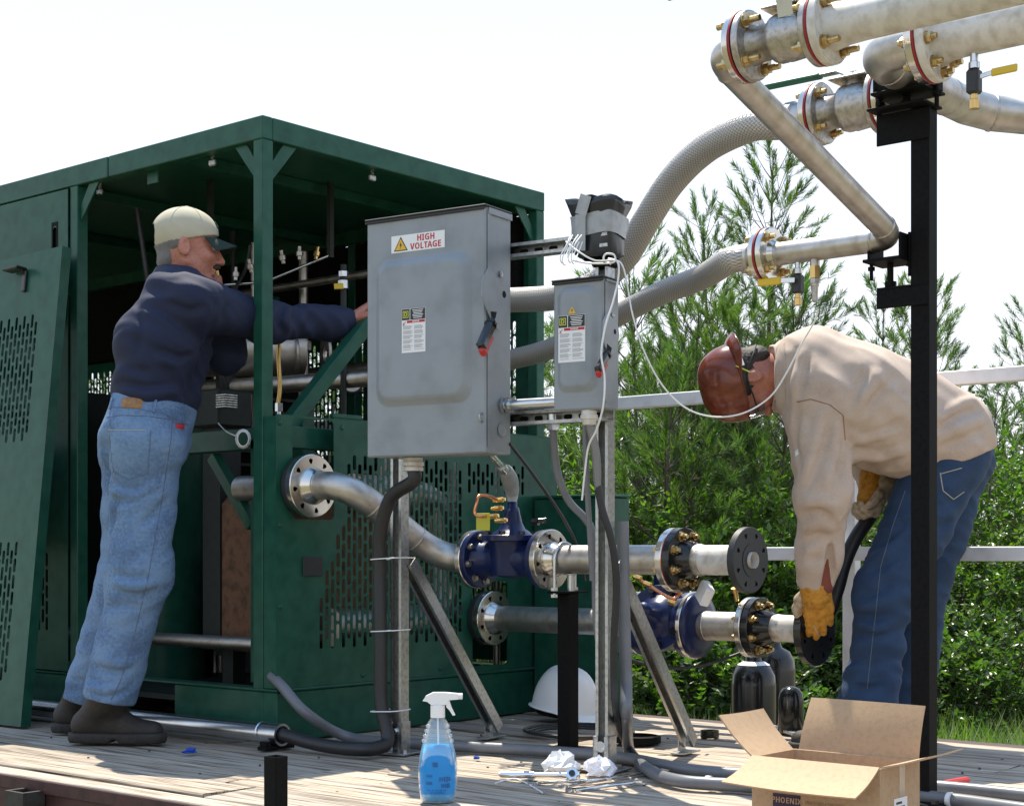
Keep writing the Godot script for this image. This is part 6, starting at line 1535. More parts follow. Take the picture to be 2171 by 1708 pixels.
func hand(wrist: Vector3, f: Vector3, n: Vector3, t: Vector3, curl: Array, s: float, thumb_out := 0.8, thick := 1.0) -> Array:
	# f: towards the fingertips, n: out of the palm, t: towards the thumb
	f = f.normalized(); n = (n - f * n.dot(f)).normalized(); t = (t - f * t.dot(f) - n * t.dot(n)).normalized()
	var r: Array = []; var k := 0.009 * s
	var len := [0.078, 0.086, 0.080, 0.062]; var off := [0.030, 0.010, -0.011, -0.031]; var reach := [0.092, 0.096, 0.091, 0.082]
	for i in 4:
		var kn: Vector3 = wrist + (f * reach[i] + t * off[i]) * s
		r.append([wrist + t * off[i] * 0.55 * s, kn, 0.016 * s * thick, 0.0125 * s * thick, 0.014 * s])
		var p := kn; var ang := 0.0; var L: float = len[i] * s; var rad := 0.0098 * s * thick
		for j in 3:
			ang += curl[i] * [0.8, 1.0, 0.7][j]
			var dir: Vector3 = (f * cos(ang) + n * sin(ang) + t * off[i] * 1.4 * (1.0 - minf(1.0, ang))).normalized()
			var e: Vector3 = p + dir * L * [0.46, 0.30, 0.24][j]
			r.append([p, e, rad, rad * 0.9, k * 0.5]); p = e; rad *= 0.9
	var b0 := wrist + (f * 0.022 + t * 0.022 + n * 0.008) * s
	var b1 := b0 + (f * 0.75 + t * thumb_out + n * 0.35).normalized() * 0.042 * s
	var b2 := b1 + (f * 0.95 + t * thumb_out * 0.4 + n * 0.3).normalized() * 0.034 * s
	var b3 := b2 + (f * 1.0 + n * 0.45).normalized() * 0.026 * s
	r.append([b0, b1, 0.0165 * s * thick, 0.0125 * s * thick, k]); r.append([b1, b2, 0.0115 * s * thick, 0.0105 * s * thick, k * 0.5]); r.append([b2, b3, 0.0105 * s * thick, 0.0088 * s * thick, k * 0.5])
	return r
func head(b: B, T: Transform3D, neck: Vector3, neck_r: float) -> Fld:      # T: origin between the ears, +y crown, +z face, +x the person's left
	var m := Vector3.ONE * 0.15
	var f := Fld.new(T.origin - m, T.origin + m, 0.0045)
	var bs := T.basis; var k := 0.014
	f.ell(T * Vector3(0, 0.040, -0.014), bs, Vector3(0.074, 0.084, 0.098), k)
	f.ell(T * Vector3(0, -0.022, 0.030), bs, Vector3(0.061, 0.088, 0.064), 0.02)
	f.ell(T * Vector3(0, -0.094, 0.062), bs, Vector3(0.030, 0.020, 0.026), 0.02)
	for s in [-1.0, 1.0]:
		f.cap(T * Vector3(s * 0.052, -0.045, 0.004), T * Vector3(s * 0.022, -0.094, 0.050), 0.020, 0.018, 0.02)
		f.ell(T * Vector3(s * 0.036, -0.018, 0.066), bs, Vector3(0.025, 0.022, 0.020), 0.018)
	f.cap(T * Vector3(-0.036, 0.028, 0.078), T * Vector3(0.036, 0.028, 0.078), 0.013, 0.013, 0.016)
	f.cap(T * Vector3(0, 0.018, 0.088), T * Vector3(0, -0.030, 0.112), 0.008, 0.0125, 0.010)
	for s in [-1.0, 1.0]: f.ell(T * Vector3(s * 0.0115, -0.034, 0.100), bs, Vector3(0.008, 0.007, 0.010), 0.008)
	f.cap(T * Vector3(-0.020, -0.061, 0.088), T * Vector3(0.020, -0.061, 0.088), 0.007, 0.007, 0.008)
	f.cap(T * Vector3(-0.017, -0.073, 0.087), T * Vector3(0.017, -0.073, 0.087), 0.0075, 0.0075, 0.006)
	for s in [-1.0, 1.0]: f.ell(T * Vector3(s * 0.031, 0.009, 0.097), bs, Vector3(0.016, 0.009, 0.014), 0.008, true)
	for s in [-1.0, 1.0]:
		var eb := bs * Basis(Vector3(0, 1, 0), s * 0.35) * Basis(Vector3(1, 0, 0), -0.18)
		f.ell(T * Vector3(s * 0.080, 0.0, -0.012), eb, Vector3(0.009, 0.033, 0.020), 0.006)
		f.ell(T * Vector3(s * 0.090, 0.003, -0.006), eb, Vector3(0.007, 0.020, 0.010), 0.006, true)
	f.cap(T * Vector3(0, -0.02, -0.030), neck, neck_r * 0.98, neck_r, 0.025)
	f.build(b)
	return f
func eyes(o: Node3D, T: Transform3D) -> void:
	for s in [-1.0, 1.0]:
		var b := B.new(); var p := T * Vector3(s * 0.031, 0.009, 0.079)
		var prof: Array = []
		for k in 9: prof.append(Vector2(sin(PI * k / 8.0) * 0.0115, -cos(PI * k / 8.0) * 0.0115))
		b.lathe(prof, p, T.basis.z, 14, true); part(o, "eye", b, plain(lin(0.45, 0.40, 0.37), 0.2))
		b = B.new(); b.lathe([Vector2(0.0055, 0.0104), Vector2(0.003, 0.0116), Vector2(0.0, 0.0119)], p, T.basis.z, 12, true); part(o, "iris", b, plain(lin(0.03, 0.03, 0.035), 0.15))
func noise(seed_: int, freq: float, oct := 2) -> FastNoiseLite:
	var f := FastNoiseLite.new(); f.seed = seed_; f.frequency = freq; f.fractal_octaves = oct; f.noise_type = FastNoiseLite.TYPE_SIMPLEX_SMOOTH
	return f
func boot(o: Node3D, heel: Vector3, toe: Vector3, ankle: Vector3, lift: float) -> void:
	var fw := (toe - heel); fw.y = 0; fw = fw.normalized()
	var up := Vector3.UP
	var bones := [[heel + up * 0.060, heel.lerp(toe, 0.5) + up * 0.052, 0.043, 0.040], [heel.lerp(toe, 0.5) + up * 0.050, toe - fw * 0.042 + up * 0.040, 0.040, 0.033], [heel + fw * 0.014 + up * 0.07, ankle, 0.043, 0.050], [heel.lerp(toe, 0.38) + up * 0.075, ankle + fw * 0.025, 0.036, 0.046]]
	var f := field(bones, 0.0075, 0.03)
	f.wrinkle(noise(3, 9.0), Basis.IDENTITY, Vector3.ONE, 0.004)
	f.clip(heel + up * 0.030, Vector3.DOWN + fw * lift * 0.0)
	var b := B.new(); f.build(b); part(o, "boot", b, M.boot)
	var bt := o.get_child(o.get_child_count() - 1)
	f = field([[heel + up * 0.024 - fw * 0.004, heel.lerp(toe, 0.6) + up * 0.024, 0.050, 0.050], [heel.lerp(toe, 0.5) + up * 0.024, toe - fw * 0.042 + up * 0.024, 0.051, 0.044]], 0.0075, 0.02)
	f.clip(heel + up * 0.036, Vector3.UP); f.clip(heel + up * 0.002, Vector3.DOWN)
	f.cap(heel.lerp(toe, 0.42) - Vector3(fw.z, 0, -fw.x) * 0.2, heel.lerp(toe, 0.42) + Vector3(fw.z, 0, -fw.x) * 0.2, 0.016, 0.016, 0.01, true)
	b = B.new(); f.build(b); part(bt, "sole", b, M.sole)
	b = B.new()
	for k in 4:
		var c := heel.lerp(toe, 0.42 + 0.09 * k) + up * (0.116 - 0.016 * k); var sd := Vector3(fw.z, 0, -fw.x) * 0.034
		b.tube(curve([c - sd - up * 0.016, c + up * 0.006, c + sd - up * 0.016]), 0.0034, 6)
	part(bt, "lace", b, M.ink).set_meta("kind", "stuff")

func people() -> void:
	standing_man()
	bending_man()

func standing_man() -> void:
	var R := Vector3(cos(TURN), 0, sin(TURN)); var A := Vector3(sin(TURN), 0, -cos(TURN))      # right and away as the camera sees them
	var o := thing("person", "person in navy shirt, pale jeans and beige cap leaning into the green enclosure", "person", ony(240, 1575, 0))
	var body := B.new()
	var hipR := pt(318, 950, 5.18); var hipL := pt(292, 950, 5.38); var kneR := pt(294, 1225, 5.16); var kneL := pt(268, 1225, 5.40); var ankR := pt(222, 1500, 5.17); var ankL := pt(160, 1480, 5.46)
	var shR := pt(412, 642, 5.14); var shL := pt(402, 625, 5.48); var elR := pt(565, 682, 5.45); var wrR := pt(738, 679, 5.71); var elL := pt(478, 752, 5.52); var wrL := pt(464, 640, 5.50)
	var neck := pt(388, 590, 5.30)
	# ---- skin: one body, with head and hands on finer grids
	var bones := [[hipR, kneR, 0.085, 0.06], [kneR, pt(240, 1430, 5.17), 0.058, 0.04], [hipL, kneL, 0.085, 0.06], [kneL, pt(190, 1420, 5.45), 0.058, 0.036], [hipR, hipL, 0.10, 0.10], [hipR.lerp(hipL, 0.5), pt(335, 720, 5.30), 0.10, 0.11], [pt(335, 720, 5.30), neck, 0.11, 0.065], [shR, shL, 0.07, 0.07], [shR, elR, 0.05, 0.042], [elR, wrR, 0.042, 0.029], [shL, elL, 0.05, 0.042], [elL, wrL, 0.042, 0.029]]
	var f := field(bones, 0.018, 0.04); f.build(body)
	var fc := (R * 0.97 + A * 0.20 - UPV * 0.06).normalized(); var up := (UPV + R * 0.10).normalized(); up = (up - fc * up.dot(fc)).normalized()
	var HT := Transform3D(Basis(up.cross(fc), up, fc), pt(398, 530, 5.28))
	head(body, HT, pt(385, 600, 5.30), 0.062)
	# right hand laid on the brace, left fist at the chin
	var hb := hand(wrR, pt(790, 640, 5.77) - wrR, -UPV + R * 0.2, -A - R * 0.1, [0.22, 0.18, 0.2, 0.25], 1.0, 0.7)
	hb.append([wrR.lerp(elR, 0.25), wrR, 0.034, 0.029])
	var hf := field(hb, 0.004, 0.012); hf.build(body)
	hb = hand(wrL, pt(458, 585, 5.44) - wrL, -R * 0.9 + UPV * 0.1, UPV * 0.3 - A, [1.15, 1.2, 1.2, 1.2], 0.92, 0.3)
	hb.append([wrL.lerp(elL, 0.3), wrL, 0.034, 0.028])
	hf = field(hb, 0.004, 0.012); hf.build(body)
	part(o, "body", body, M.skin)
	eyes(o, HT)
	# ---- hair, moustache, cap
	var m := Vector3.ONE * 0.15
	var h := Fld.new(HT.origin - m, HT.origin + m, 0.0045)
	h.ell(HT * Vector3(0, 0.036, -0.020), HT.basis, Vector3(0.080, 0.084, 0.100), 0.01)
	h.ell(HT * Vector3(0, -0.040, -0.066), HT.basis, Vector3(0.058, 0.042, 0.034), 0.02)
	h.clip(HT * Vector3(0, 0, -0.020), HT.basis * Vector3(0, -0.35, 1))
	h.clip(HT * Vector3(0, -0.068, -0.08), HT.basis * Vector3(0, -1, 0.1))
	h.ell(HT * Vector3(0.09, -0.012, -0.005), HT.basis, Vector3(0.03, 0.05, 0.026), 0.006, true); h.ell(HT * Vector3(-0.09, -0.012, -0.005), HT.basis, Vector3(0.03, 0.05, 0.026), 0.006, true)
	h.clip(HT * Vector3(0, 0.033, 0.0), HT.basis * Vector3(0, 1, -0.30))
	h.wrinkle(noise(5, 70.0), HT.basis.inverse(), Vector3(1, 0.35, 1), 0.003)
	var b := B.new(); h.build(b); part(o, "hair", b, M.hair_grey)
	b = B.new(); var mf := field([[HT * Vector3(-0.024, -0.054, 0.090), HT * Vector3(0, -0.047, 0.100), 0.006, 0.009], [HT * Vector3(0.024, -0.054, 0.090), HT * Vector3(0, -0.047, 0.100), 0.006, 0.009]], 0.003, 0.006); mf.build(b); part(o, "moustache", b, M.hair_brown)
	h = Fld.new(HT.origin - m, HT.origin + m, 0.0045)
	h.ell(HT * Vector3(0, 0.052, -0.012), HT.basis, Vector3(0.084, 0.090, 0.110), 0.01)
	h.clip(HT * Vector3(0, 0.026, 0.0), HT.basis * Vector3(0, -1, 0.30))
	h.ell(HT * Vector3(0, 0.045, -0.118), HT.basis, Vector3(0.032, 0.030, 0.03), 0.006, true)
	b = B.new(); h.build(b); var cap_ := part(o, "cap", b, M.cap_cloth)
	b = B.new(); b.lathe([Vector2(0.009, 0), Vector2(0.007, 0.005), Vector2(0, 0.006)], HT * Vector3(0, 0.140, -0.012), HT.basis.y, 12, true); part(cap_, "cap_button", b, M.cap_cloth)
	var bp: Array = []
	for j in 7:
		for i in 13:
			var a := lerpf(-1.05, 1.05, i / 12.0); var e := j / 6.0
			bp.append(HT * Vector3(sin(a) * (0.080 + 0.004 * e), 0.047 - 0.020 * e - 0.028 * pow(sin(a), 2.0) * (0.4 + e), 0.01 + cos(a) * 0.085 + e * 0.068 * pow(cos(a), 0.8)))
	b = B.new(); b.grid(bp, 13, 7)
	for k in range(bp.size()): bp[k] -= HT.basis.y * 0.003
	b.grid(bp, 13, 7); part(cap_, "cap_bill", b, M.cap_bill)
	for q in [-1.0, 0.0, 1.0, 2.0, 3.0, 4.0]:
		var an: float = q * PI / 3.0 + 0.5; var sl: Array = []
		for k in 9:
			var th: float = lerpf(0.1, 1.32, k / 8.0)
			sl.append(HT * (Vector3(0, 0.052, -0.012) + Vector3(sin(th) * cos(an) * 0.0845, cos(th) * 0.0905, sin(th) * sin(an) * 0.1105)))
		b = B.new(); b.tube(sl, 0.0011, 5, false); part(cap_, "cap_seam", b, M.cap_cloth)
	b = B.new(); b.box(HT * Vector3(0, 0.092, 0.088), Vector3(0.032, 0.022, 0.004), 0.001, HT.basis * Basis(Vector3(1, 0, 0), -0.62)); part(cap_, "emblem", b, M.green_grip)
	# ---- shirt
	bones = [[pt(352, 830, 5.32), pt(372, 730, 5.32), 0.115, 0.12], [pt(308, 860, 5.20), pt(332, 730, 5.19), 0.112, 0.125], [pt(318, 860, 5.38), pt(342, 730, 5.38), 0.115, 0.130], [pt(332, 730, 5.19), pt(372, 640, 5.20), 0.125, 0.098], [pt(342, 730, 5.38), pt(378, 640, 5.40), 0.130, 0.098], [pt(372, 640, 5.20), pt(385, 605, 5.30), 0.098, 0.075], [pt(378, 640, 5.40), pt(385, 605, 5.30), 0.098, 0.075], [pt(385, 605, 5.30), pt(390, 578, 5.30), 0.078, 0.070],
		[shR, elR, 0.082, 0.062], [elR, pt(700, 684, 5.66), 0.062, 0.056], [pt(700, 684, 5.66), pt(738, 679, 5.71), 0.056, 0.040], [shL, elL, 0.078, 0.062], [elL, wrL, 0.060, 0.042]]
	f = field(bones, 0.010, 0.045)
	f.wrinkle(noise(31, 3.0), Basis.IDENTITY, Vector3(1, 1.6, 1), 0.010)
	f.wrinkle(noise(32, 5.0), Basis(Vector3(0, 0, 1), 0.6), Vector3(0.4, 2.0, 0.5), 0.007, true)
	for q in [[[455, 640], [440, 690], [430, 730]], [[480, 650], [470, 690]], [[600, 650], [590, 680], [600, 705]], [[630, 660], [622, 690]], [[660, 662], [655, 700]], [[250, 810], [310, 822], [380, 815]], [[262, 780], [330, 790]], [[330, 740], [380, 760], [420, 750]], [[350, 640], [400, 660], [440, 650]], [[290, 640], [300, 700], [290, 760]]]:
		fold(f, q, 0.006, 4.6)
	for q in [[[250, 824], [310, 838], [390, 828]], [[612, 652], [604, 680], [614, 704]], [[445, 650], [432, 700], [425, 740]], [[336, 760], [380, 776]]]:
		fold(f, q, 0.007, 4.6, true)
	f.clip(pt(310, 862, 5.28), (pt(295, 900, 5.28) - pt(310, 850, 5.28)), 0.27)
	f.clip(pt(741, 678, 5.715), (wrR - elR), 0.10)
	f.clip(wrL, wrL - elL, 0.09)
	f.clip(pt(388, 572, 5.30), UPV + R * 0.12, 0.11)
	f.cap(pt(390, 572, 5.30), pt(392, 590, 5.30), 0.062, 0.056, 0.008, true)
	b = B.new(); f.build(b); var shirt := part(o, "shirt", b, M.navy)
	# ---- jeans
	bones = [[pt(330, 930, 5.30), pt(345, 860, 5.32), 0.118, 0.112], [pt(300, 930, 5.18), pt(316, 855, 5.20), 0.138, 0.118], [pt(300, 930, 5.38), pt(318, 855, 5.38), 0.138, 0.120], [pt(310, 960, 5.18), kneR, 0.115, 0.094], [kneR, pt(228, 1490, 5.17), 0.094, 0.080], [pt(288, 960, 5.39), kneL, 0.112, 0.090], [kneL, pt(172, 1490, 5.47), 0.090, 0.072]]
	f = field(bones, 0.010, 0.05)
	f.cap(pt(216, 900, 5.05), pt(240, 1010, 5.15), 0.012, 0.012, 0.03, true)
	f.cap(pt(244, 1060, 5.10), pt(236, 1250, 5.18), 0.016, 0.016, 0.03, true)
	f.wrinkle(noise(41, 2.6), Basis.IDENTITY, Vector3(1, 1.2, 1), 0.008)
	f.wrinkle(noise(42, 4.5), Basis(Vector3(0, 0, 1), -0.5), Vector3(0.5, 2.0, 0.5), 0.005, true)
	# creases: under the seat, behind the knee, bunched above the shoe
	for q in [[[235, 1022], [270, 1040], [330, 1035]], [[245, 1062], [290, 1060], [345, 1030]], [[236, 1212], [270, 1228], [330, 1222]], [[240, 1250], [290, 1262], [340, 1248]], [[225, 1290], [260, 1280], [300, 1290]], [[180, 1440], [215, 1452], [262, 1446]], [[178, 1466], [225, 1474], [275, 1460]], [[205, 1415], [240, 1425], [282, 1420]], [[300, 1110], [330, 1090], [360, 1050]], [[215, 930], [222, 985], [235, 1015]], [[252, 1100], [262, 1160]], [[150, 1440], [178, 1448]], [[146, 1462], [170, 1468]]]:
		fold(f, q, 0.006, 4.6)
	for q in [[[240, 1234], [285, 1244], [338, 1234]], [[182, 1454], [222, 1463], [270, 1452]], [[240, 1042], [290, 1052], [340, 1020]], [[215, 1400], [250, 1408], [285, 1400]], [[262, 1090], [272, 1160], [262, 1200]]]:
		fold(f, q, 0.007, 4.6, true)
	f.clip(pt(318, 846, 5.28), pt(326, 800, 5.28) - pt(318, 846, 5.28))
	f.clip(pt(232, 1486, 5.17), pt(215, 1560, 5.17) - pt(230, 1490, 5.17), 0.16); f.clip(pt(172, 1488, 5.47), pt(160, 1540, 5.47) - pt(180, 1470, 5.47), 0.11)
	b = B.new(); f.build(b); var jeans := part(o, "jeans", b, M.jeans_pale)
	stitched(jeans, f, [[366, 872], [362, 930], [346, 1040], [330, 1130], [312, 1230], [283, 1350], [256, 1440], [232, 1490]], 0.0013, "side_seam", M.thread, 4.6)
	stitched(jeans, f, [[226, 884], [260, 880], [310, 882], [372, 890]], 0.0012, "yoke_seam", M.thread, 4.6)
	patch(jeans, f, [[232, 911], [318, 912], [313, 1008], [238, 1000]], "back_pocket", M.jeans_pale, 4.6, 0.004)
	stitched(jeans, f, [[230, 911], [319, 912]], 0.0018, "pocket_seam", M.thread_pale, 4.6)
	stitched(jeans, f, [[319, 912], [313, 1003], [272, 1017], [240, 1000], [230, 911]], 0.0012, "pocket_seam", M.thread, 4.6)
	stitched(jeans, f, [[236, 962], [272, 963], [316, 945]], 0.0014, "pocket_seam", M.thread, 4.6)
	stitched(jeans, f, [[352, 880], [370, 896], [404, 900]], 0.0012, "pocket_seam", M.thread, 4.6)
	var wp := patch(jeans, f, [[258, 843], [304, 841], [300, 867], [256, 864]], "leather_patch", M.leather, 4.6, 0.005)
	patch(jeans, f, [[372, 897], [391, 900], [390, 910], [371, 907]], "red_tab", M.red_ink, 4.6, 0.003, 5)
	stitched(jeans, f, [[230, 862], [290, 866], [345, 876], [392, 898]], 0.0012, "waistband_seam", M.thread, 4.6)
	for q in [[238, 846, 233, 870], [330, 846, 324, 878]]: stitched(jeans, f, [[q[0], q[1]], [q[2], q[3]]], 0.005, "belt_loop", M.jeans_pale, 4.6)
	# ---- boots
	boot(o, ony(178, 1574, 0), ony(352, 1576, 0), pt(226, 1470, 5.17), 0.0)
	var hl := ony(140, 1553, 0); boot(o, hl, hl + R * 0.29 + A * 0.06, pt(174, 1440, 5.46), 0.2)

func bending_man() -> void:
	var R := Vector3(cos(TURN), 0, sin(TURN)); var A := Vector3(sin(TURN), 0, -cos(TURN))
	var o := thing("person", "person in tan shirt and red hard hat bending over the lower pipe", "person", ony(1850, 1590, 0))
	var body := B.new()
	var hipN := pt(2005, 975, 5.02); var hipF := pt(2025, 975, 5.22); var kneN := pt(1878, 1258, 4.99); var kneF := pt(1945, 1255, 5.24); var ankN := pt(1850, 1530, 5.03); var ankF := pt(1925, 1530, 5.28)
	var shN := pt(1735, 838, 4.92); var shF := pt(1748, 825, 5.26); var elN := pt(1742, 1050, 4.88); var wrN := pt(1733, 1232, 4.96); var elF := pt(1850, 965, 5.36); var wrF := pt(1866, 1040, 5.20)
	var neck := pt(1672, 800, 5.08)
	var bones := [[hipN, kneN, 0.075, 0.06], [kneN, ankN, 0.06, 0.045], [hipF, kneF, 0.075, 0.06], [kneF, ankF, 0.06, 0.045], [hipN, hipF, 0.07, 0.07], [hipN.lerp(hipF, 0.5), pt(1820, 850, 5.10), 0.08, 0.11], [pt(1820, 850, 5.10), neck, 0.11, 0.07], [shN, shF, 0.07, 0.07], [shN, elN, 0.05, 0.043], [elN, wrN, 0.043, 0.030], [shF, elF, 0.05, 0.043], [elF, wrF, 0.043, 0.030]]
	var f := field(bones, 0.018, 0.04); f.build(body)
	var up := (-R * 0.955 - UPV * 0.29).normalized(); var fc := (R * 0.28 - UPV * 0.955 + A * 0.05).normalized(); fc = (fc - up * fc.dot(up)).normalized()
	var HT := Transform3D(Basis(up.cross(fc), up, fc), pt(1590, 808, 5.06))
	head(body, HT, neck, 0.064)
	part(o, "body", body, M.skin)
	eyes(o, HT)
	# ---- hair
	var m := Vector3.ONE * 0.15
	var h := Fld.new(HT.origin - m, HT.origin + m, 0.0045)
	h.ell(HT * Vector3(0, 0.038, -0.020), HT.basis, Vector3(0.080, 0.094, 0.102), 0.01)
	h.ell(HT * Vector3(0, -0.040, -0.066), HT.basis, Vector3(0.060, 0.045, 0.040), 0.02)
	h.clip(HT * Vector3(0, 0.0, 0.020), HT.basis * Vector3(0, -0.45, 1))
	for s in [-1.0, 1.0]: h.ell(HT * Vector3(s * 0.09, -0.018, 0.002), HT.basis, Vector3(0.03, 0.05, 0.034), 0.006, true)
	h.wrinkle(noise(6, 110.0), Basis.IDENTITY, Vector3.ONE, 0.004)
	var b := B.new(); h.build(b); part(o, "hair", b, M.hair_brown)
	# ---- hard hat worn back to front, suspension band, goggles
	var TT := Transform3D(HT.basis * Basis(Vector3(0, 1, 0), PI), HT * Vector3(0, 0.042, -0.008))
	b = B.new(); hat_shell(b, TT, 0.100, 0.127, 0.118, 0.006, 0.026, 0.003, 0.026); var hat := part(o, "hard_hat", b, M.helmet_red)
	b = B.new(); b.xf = TT; b.lathe([Vector2(0.088, 0.0), Vector2(0.086, -0.028), Vector2(0.083, -0.028), Vector2(0.085, 0.0)], Vector3(0, 0.004, 0.010), Vector3(0, 1, 0), 28); part(hat, "headband", b, M.ink)
	b = B.new(); b.box(TT * Vector3(0.03, -0.012, 0.118), Vector3(0.05, 0.04, 0.022), 0.006, TT.basis); part(hat, "ratchet_knob", b, M.black_gloss)
	b = B.new(); b.bar(TT * Vector3(-0.05, -0.014, 0.108), TT * Vector3(-0.092, -0.010, 0.045), 0.003, 0.03, TT.basis.y); part(hat, "head_strap", b, M.label_white)
	b = B.new(); b.tube(curve([TT * Vector3(-0.10, 0.004, 0.05), TT * Vector3(-0.098, -0.014, 0.035), TT * Vector3(-0.094, -0.034, 0.018)]), 0.0025, 6); part(hat, "hat_cord", b, M.logo)
	b = B.new(); b.tube(curve([HT * Vector3(0.083, 0.008, -0.045), HT * Vector3(0.086, 0.020, -0.006), HT * Vector3(0.080, 0.016, 0.05), HT * Vector3(0.066, 0.012, 0.098)]), 0.0028, 8)
	b.tube(curve([HT * Vector3(0.084, 0.010, -0.04), HT * Vector3(0.070, -0.02, -0.075), HT * Vector3(0.04, -0.045, -0.105)]), 0.0028, 8); var gl := part(o, "glasses", b, M.ink)
	gl.set_meta("kind", "stuff")
	var lp: Array = []
	for j in 6:
		for i in 13:
			var a := lerpf(-1.05, 1.05, i / 12.0)
			lp.append(HT * Vector3(sin(a) * 0.072, 0.032 - 0.046 * j / 5.0, 0.042 + cos(a) * 0.076))
	b = B.new(); b.grid(lp, 13, 6); part(gl, "lens", b, M.lens)
	# ---- shirt, with a stand-up collar
	bones = [[pt(1722, 792, 4.99), pt(1800, 848, 4.98), 0.132, 0.174], [pt(1722, 792, 5.17), pt(1800, 848, 5.18), 0.132, 0.174], [pt(1800, 848, 4.98), pt(1895, 885, 5.01), 0.174, 0.164], [pt(1800, 848, 5.18), pt(1895, 885, 5.19), 0.174, 0.164], [pt(1895, 885, 5.01), pt(2008, 928, 5.03), 0.164, 0.152], [pt(1895, 885, 5.19), pt(2008, 928, 5.20), 0.164, 0.152],
		[pt(1722, 792, 4.99), pt(1690, 795, 5.08), 0.130, 0.10], [pt(1690, 795, 5.08), pt(1640, 800, 5.07), 0.098, 0.088],
		[shN, elN, 0.100, 0.074], [elN, pt(1737, 1180, 4.94), 0.074, 0.062], [pt(1737, 1180, 4.94), pt(1728, 1240, 4.965), 0.062, 0.056], [shF, elF, 0.11, 0.075], [elF, wrF, 0.072, 0.062]]
	f = field(bones, 0.009, 0.05)
	f.wrinkle(noise(61, 2.2), Basis.IDENTITY, Vector3(1, 1, 1), 0.008)
	# long folds down the hanging sleeve, slanting folds over back and flank
	f.wrinkle(noise(62, 4.6), Basis(Vector3(0, 0, 1), 0.12), Vector3(1.5, 0.30, 1.5), 0.008, true, pt(1738, 1000, 4.92), 0.42)
	var fa := (R * 0.80 - UPV * 0.60).normalized()
	f.wrinkle(noise(63, 4.2), Basis(fa, fa.cross(A), A).transposed(), Vector3(0.28, 1.6, 1.0), 0.008, true, pt(1900, 870, 5.08), 0.62)
	# folds pulled from the shoulder and the waist
	for q in [[[1765, 880], [1748, 950], [1722, 1010], [1700, 1050]], [[1690, 870], [1684, 930], [1700, 1010]], [[1790, 900], [1786, 980], [1770, 1050]], [[1705, 1090], [1740, 1080], [1775, 1110]], [[1700, 1150], [1735, 1135], [1765, 1140]], [[1715, 1190], [1745, 1180]], [[1800, 900], [1806, 950], [1860, 962], [1930, 935]], [[1802, 930], [1870, 915], [1930, 885]], [[1815, 985], [1870, 985], [1928, 968]], [[1845, 775], [1815, 830], [1800, 870]], [[1900, 800], [1850, 850], [1830, 890]], [[1990, 905], [2035, 875], [2085, 868]], [[1995, 950], [2050, 930], [2095, 905]], [[1690, 740], [1672, 800], [1676, 850]], [[1715, 745], [1700, 810], [1690, 850]]]:
		fold(f, q, 0.008, 4.3)
	for q in [[[1740, 880], [1722, 960], [1700, 1030]], [[1775, 890], [1770, 970], [1745, 1040]], [[1702, 1068], [1745, 1062], [1780, 1080]], [[1702, 1120], [1740, 1108], [1775, 1125]], [[1800, 915], [1830, 935], [1925, 905]], [[1808, 968], [1870, 972], [1930, 950]], [[1865, 790], [1830, 850]], [[1990, 888], [2040, 855], [2075, 845]], [[1995, 925], [2045, 902], [2098, 885]], [[1703, 745], [1686, 805], [1682, 850]]]:
		fold(f, q, 0.009, 4.3, true)
	f.cap(pt(1760, 1156, 4.875), pt(1758, 1245, 4.90), 0.010, 0.028, 0.008, true)
	f.clip(pt(2010, 985, 5.1), pt(2052, 1090, 5.1) - pt(2010, 985, 5.1), 0.34)
	f.clip(pt(1728, 1243, 4.965), wrN - elN, 0.12)
	f.clip(wrF, wrF - elF, 0.11)
	f.clip(pt(1637, 800, 5.07), -R, 0.14)
	f.cap(pt(1625, 802, 5.07), pt(1662, 800, 5.07), 0.078, 0.068, 0.008, true)
	b = B.new(); f.build(b); var shirt := part(o, "shirt", b, M.khaki)
	stitched(shirt, f, [[1690, 852], [1720, 846], [1760, 858], [1788, 880], [1793, 940]], 0.0015, "armhole_seam", M.leather, 4.3)
	b = B.new(); var cax := (pt(1634, 800, 5.07) - pt(1668, 800, 5.07)).normalized()
	b.lathe([Vector2(0.112, 0.0), Vector2(0.108, 0.02), Vector2(0.103, 0.05), Vector2(0.098, 0.052), Vector2(0.094, 0.045), Vector2(0.092, 0.0)], pt(1668, 797, 5.07), cax, 36, true)
	for k in b.v.size(): b.v[k].y += 0.004 * sin(b.v[k].x * 60.0) + 0.003 * sin(b.v[k].z * 83.0)
	part(shirt, "collar", b, M.khaki)
	stitched(shirt, f, [[1663, 728], [1666, 800], [1664, 868]], 0.0025, "collar_seam", M.khaki, 4.4)
	patch(shirt, f, [[1686, 957], [1692, 951], [1694, 962], [1687, 968]], "cuff_tag", M.label_white, 4.3, 0.002, 5)
	# open sleeve placket showing the red undershirt
	b = B.new(); var us := field([[pt(1742, 1130, 4.93), pt(1738, 1236, 4.96), 0.050, 0.046]], 0.007, 0.02); us.build(b); part(o, "undershirt", b, M.undershirt)
	# ---- jeans
	bones = [[pt(2008, 942, 5.04), pt(2008, 942, 5.18), 0.132, 0.132], [hipN, kneN, 0.122, 0.090], [kneN, pt(1838, 1520, 5.03), 0.090, 0.086], [hipF, kneF, 0.122, 0.088], [kneF, pt(1922, 1520, 5.28), 0.088, 0.084]]
	f = field(bones, 0.010, 0.04)
	f.wrinkle(noise(71, 2.6), Basis.IDENTITY, Vector3(1, 1.5, 1), 0.008)
	f.wrinkle(noise(72, 4.5), Basis(Vector3(0, 0, 1), 0.4), Vector3(0.5, 2.0, 0.5), 0.009, true)
	f.cap(pt(1925, 1200, 4.97), pt(1915, 1500, 5.02), 0.014, 0.014, 0.03, true)
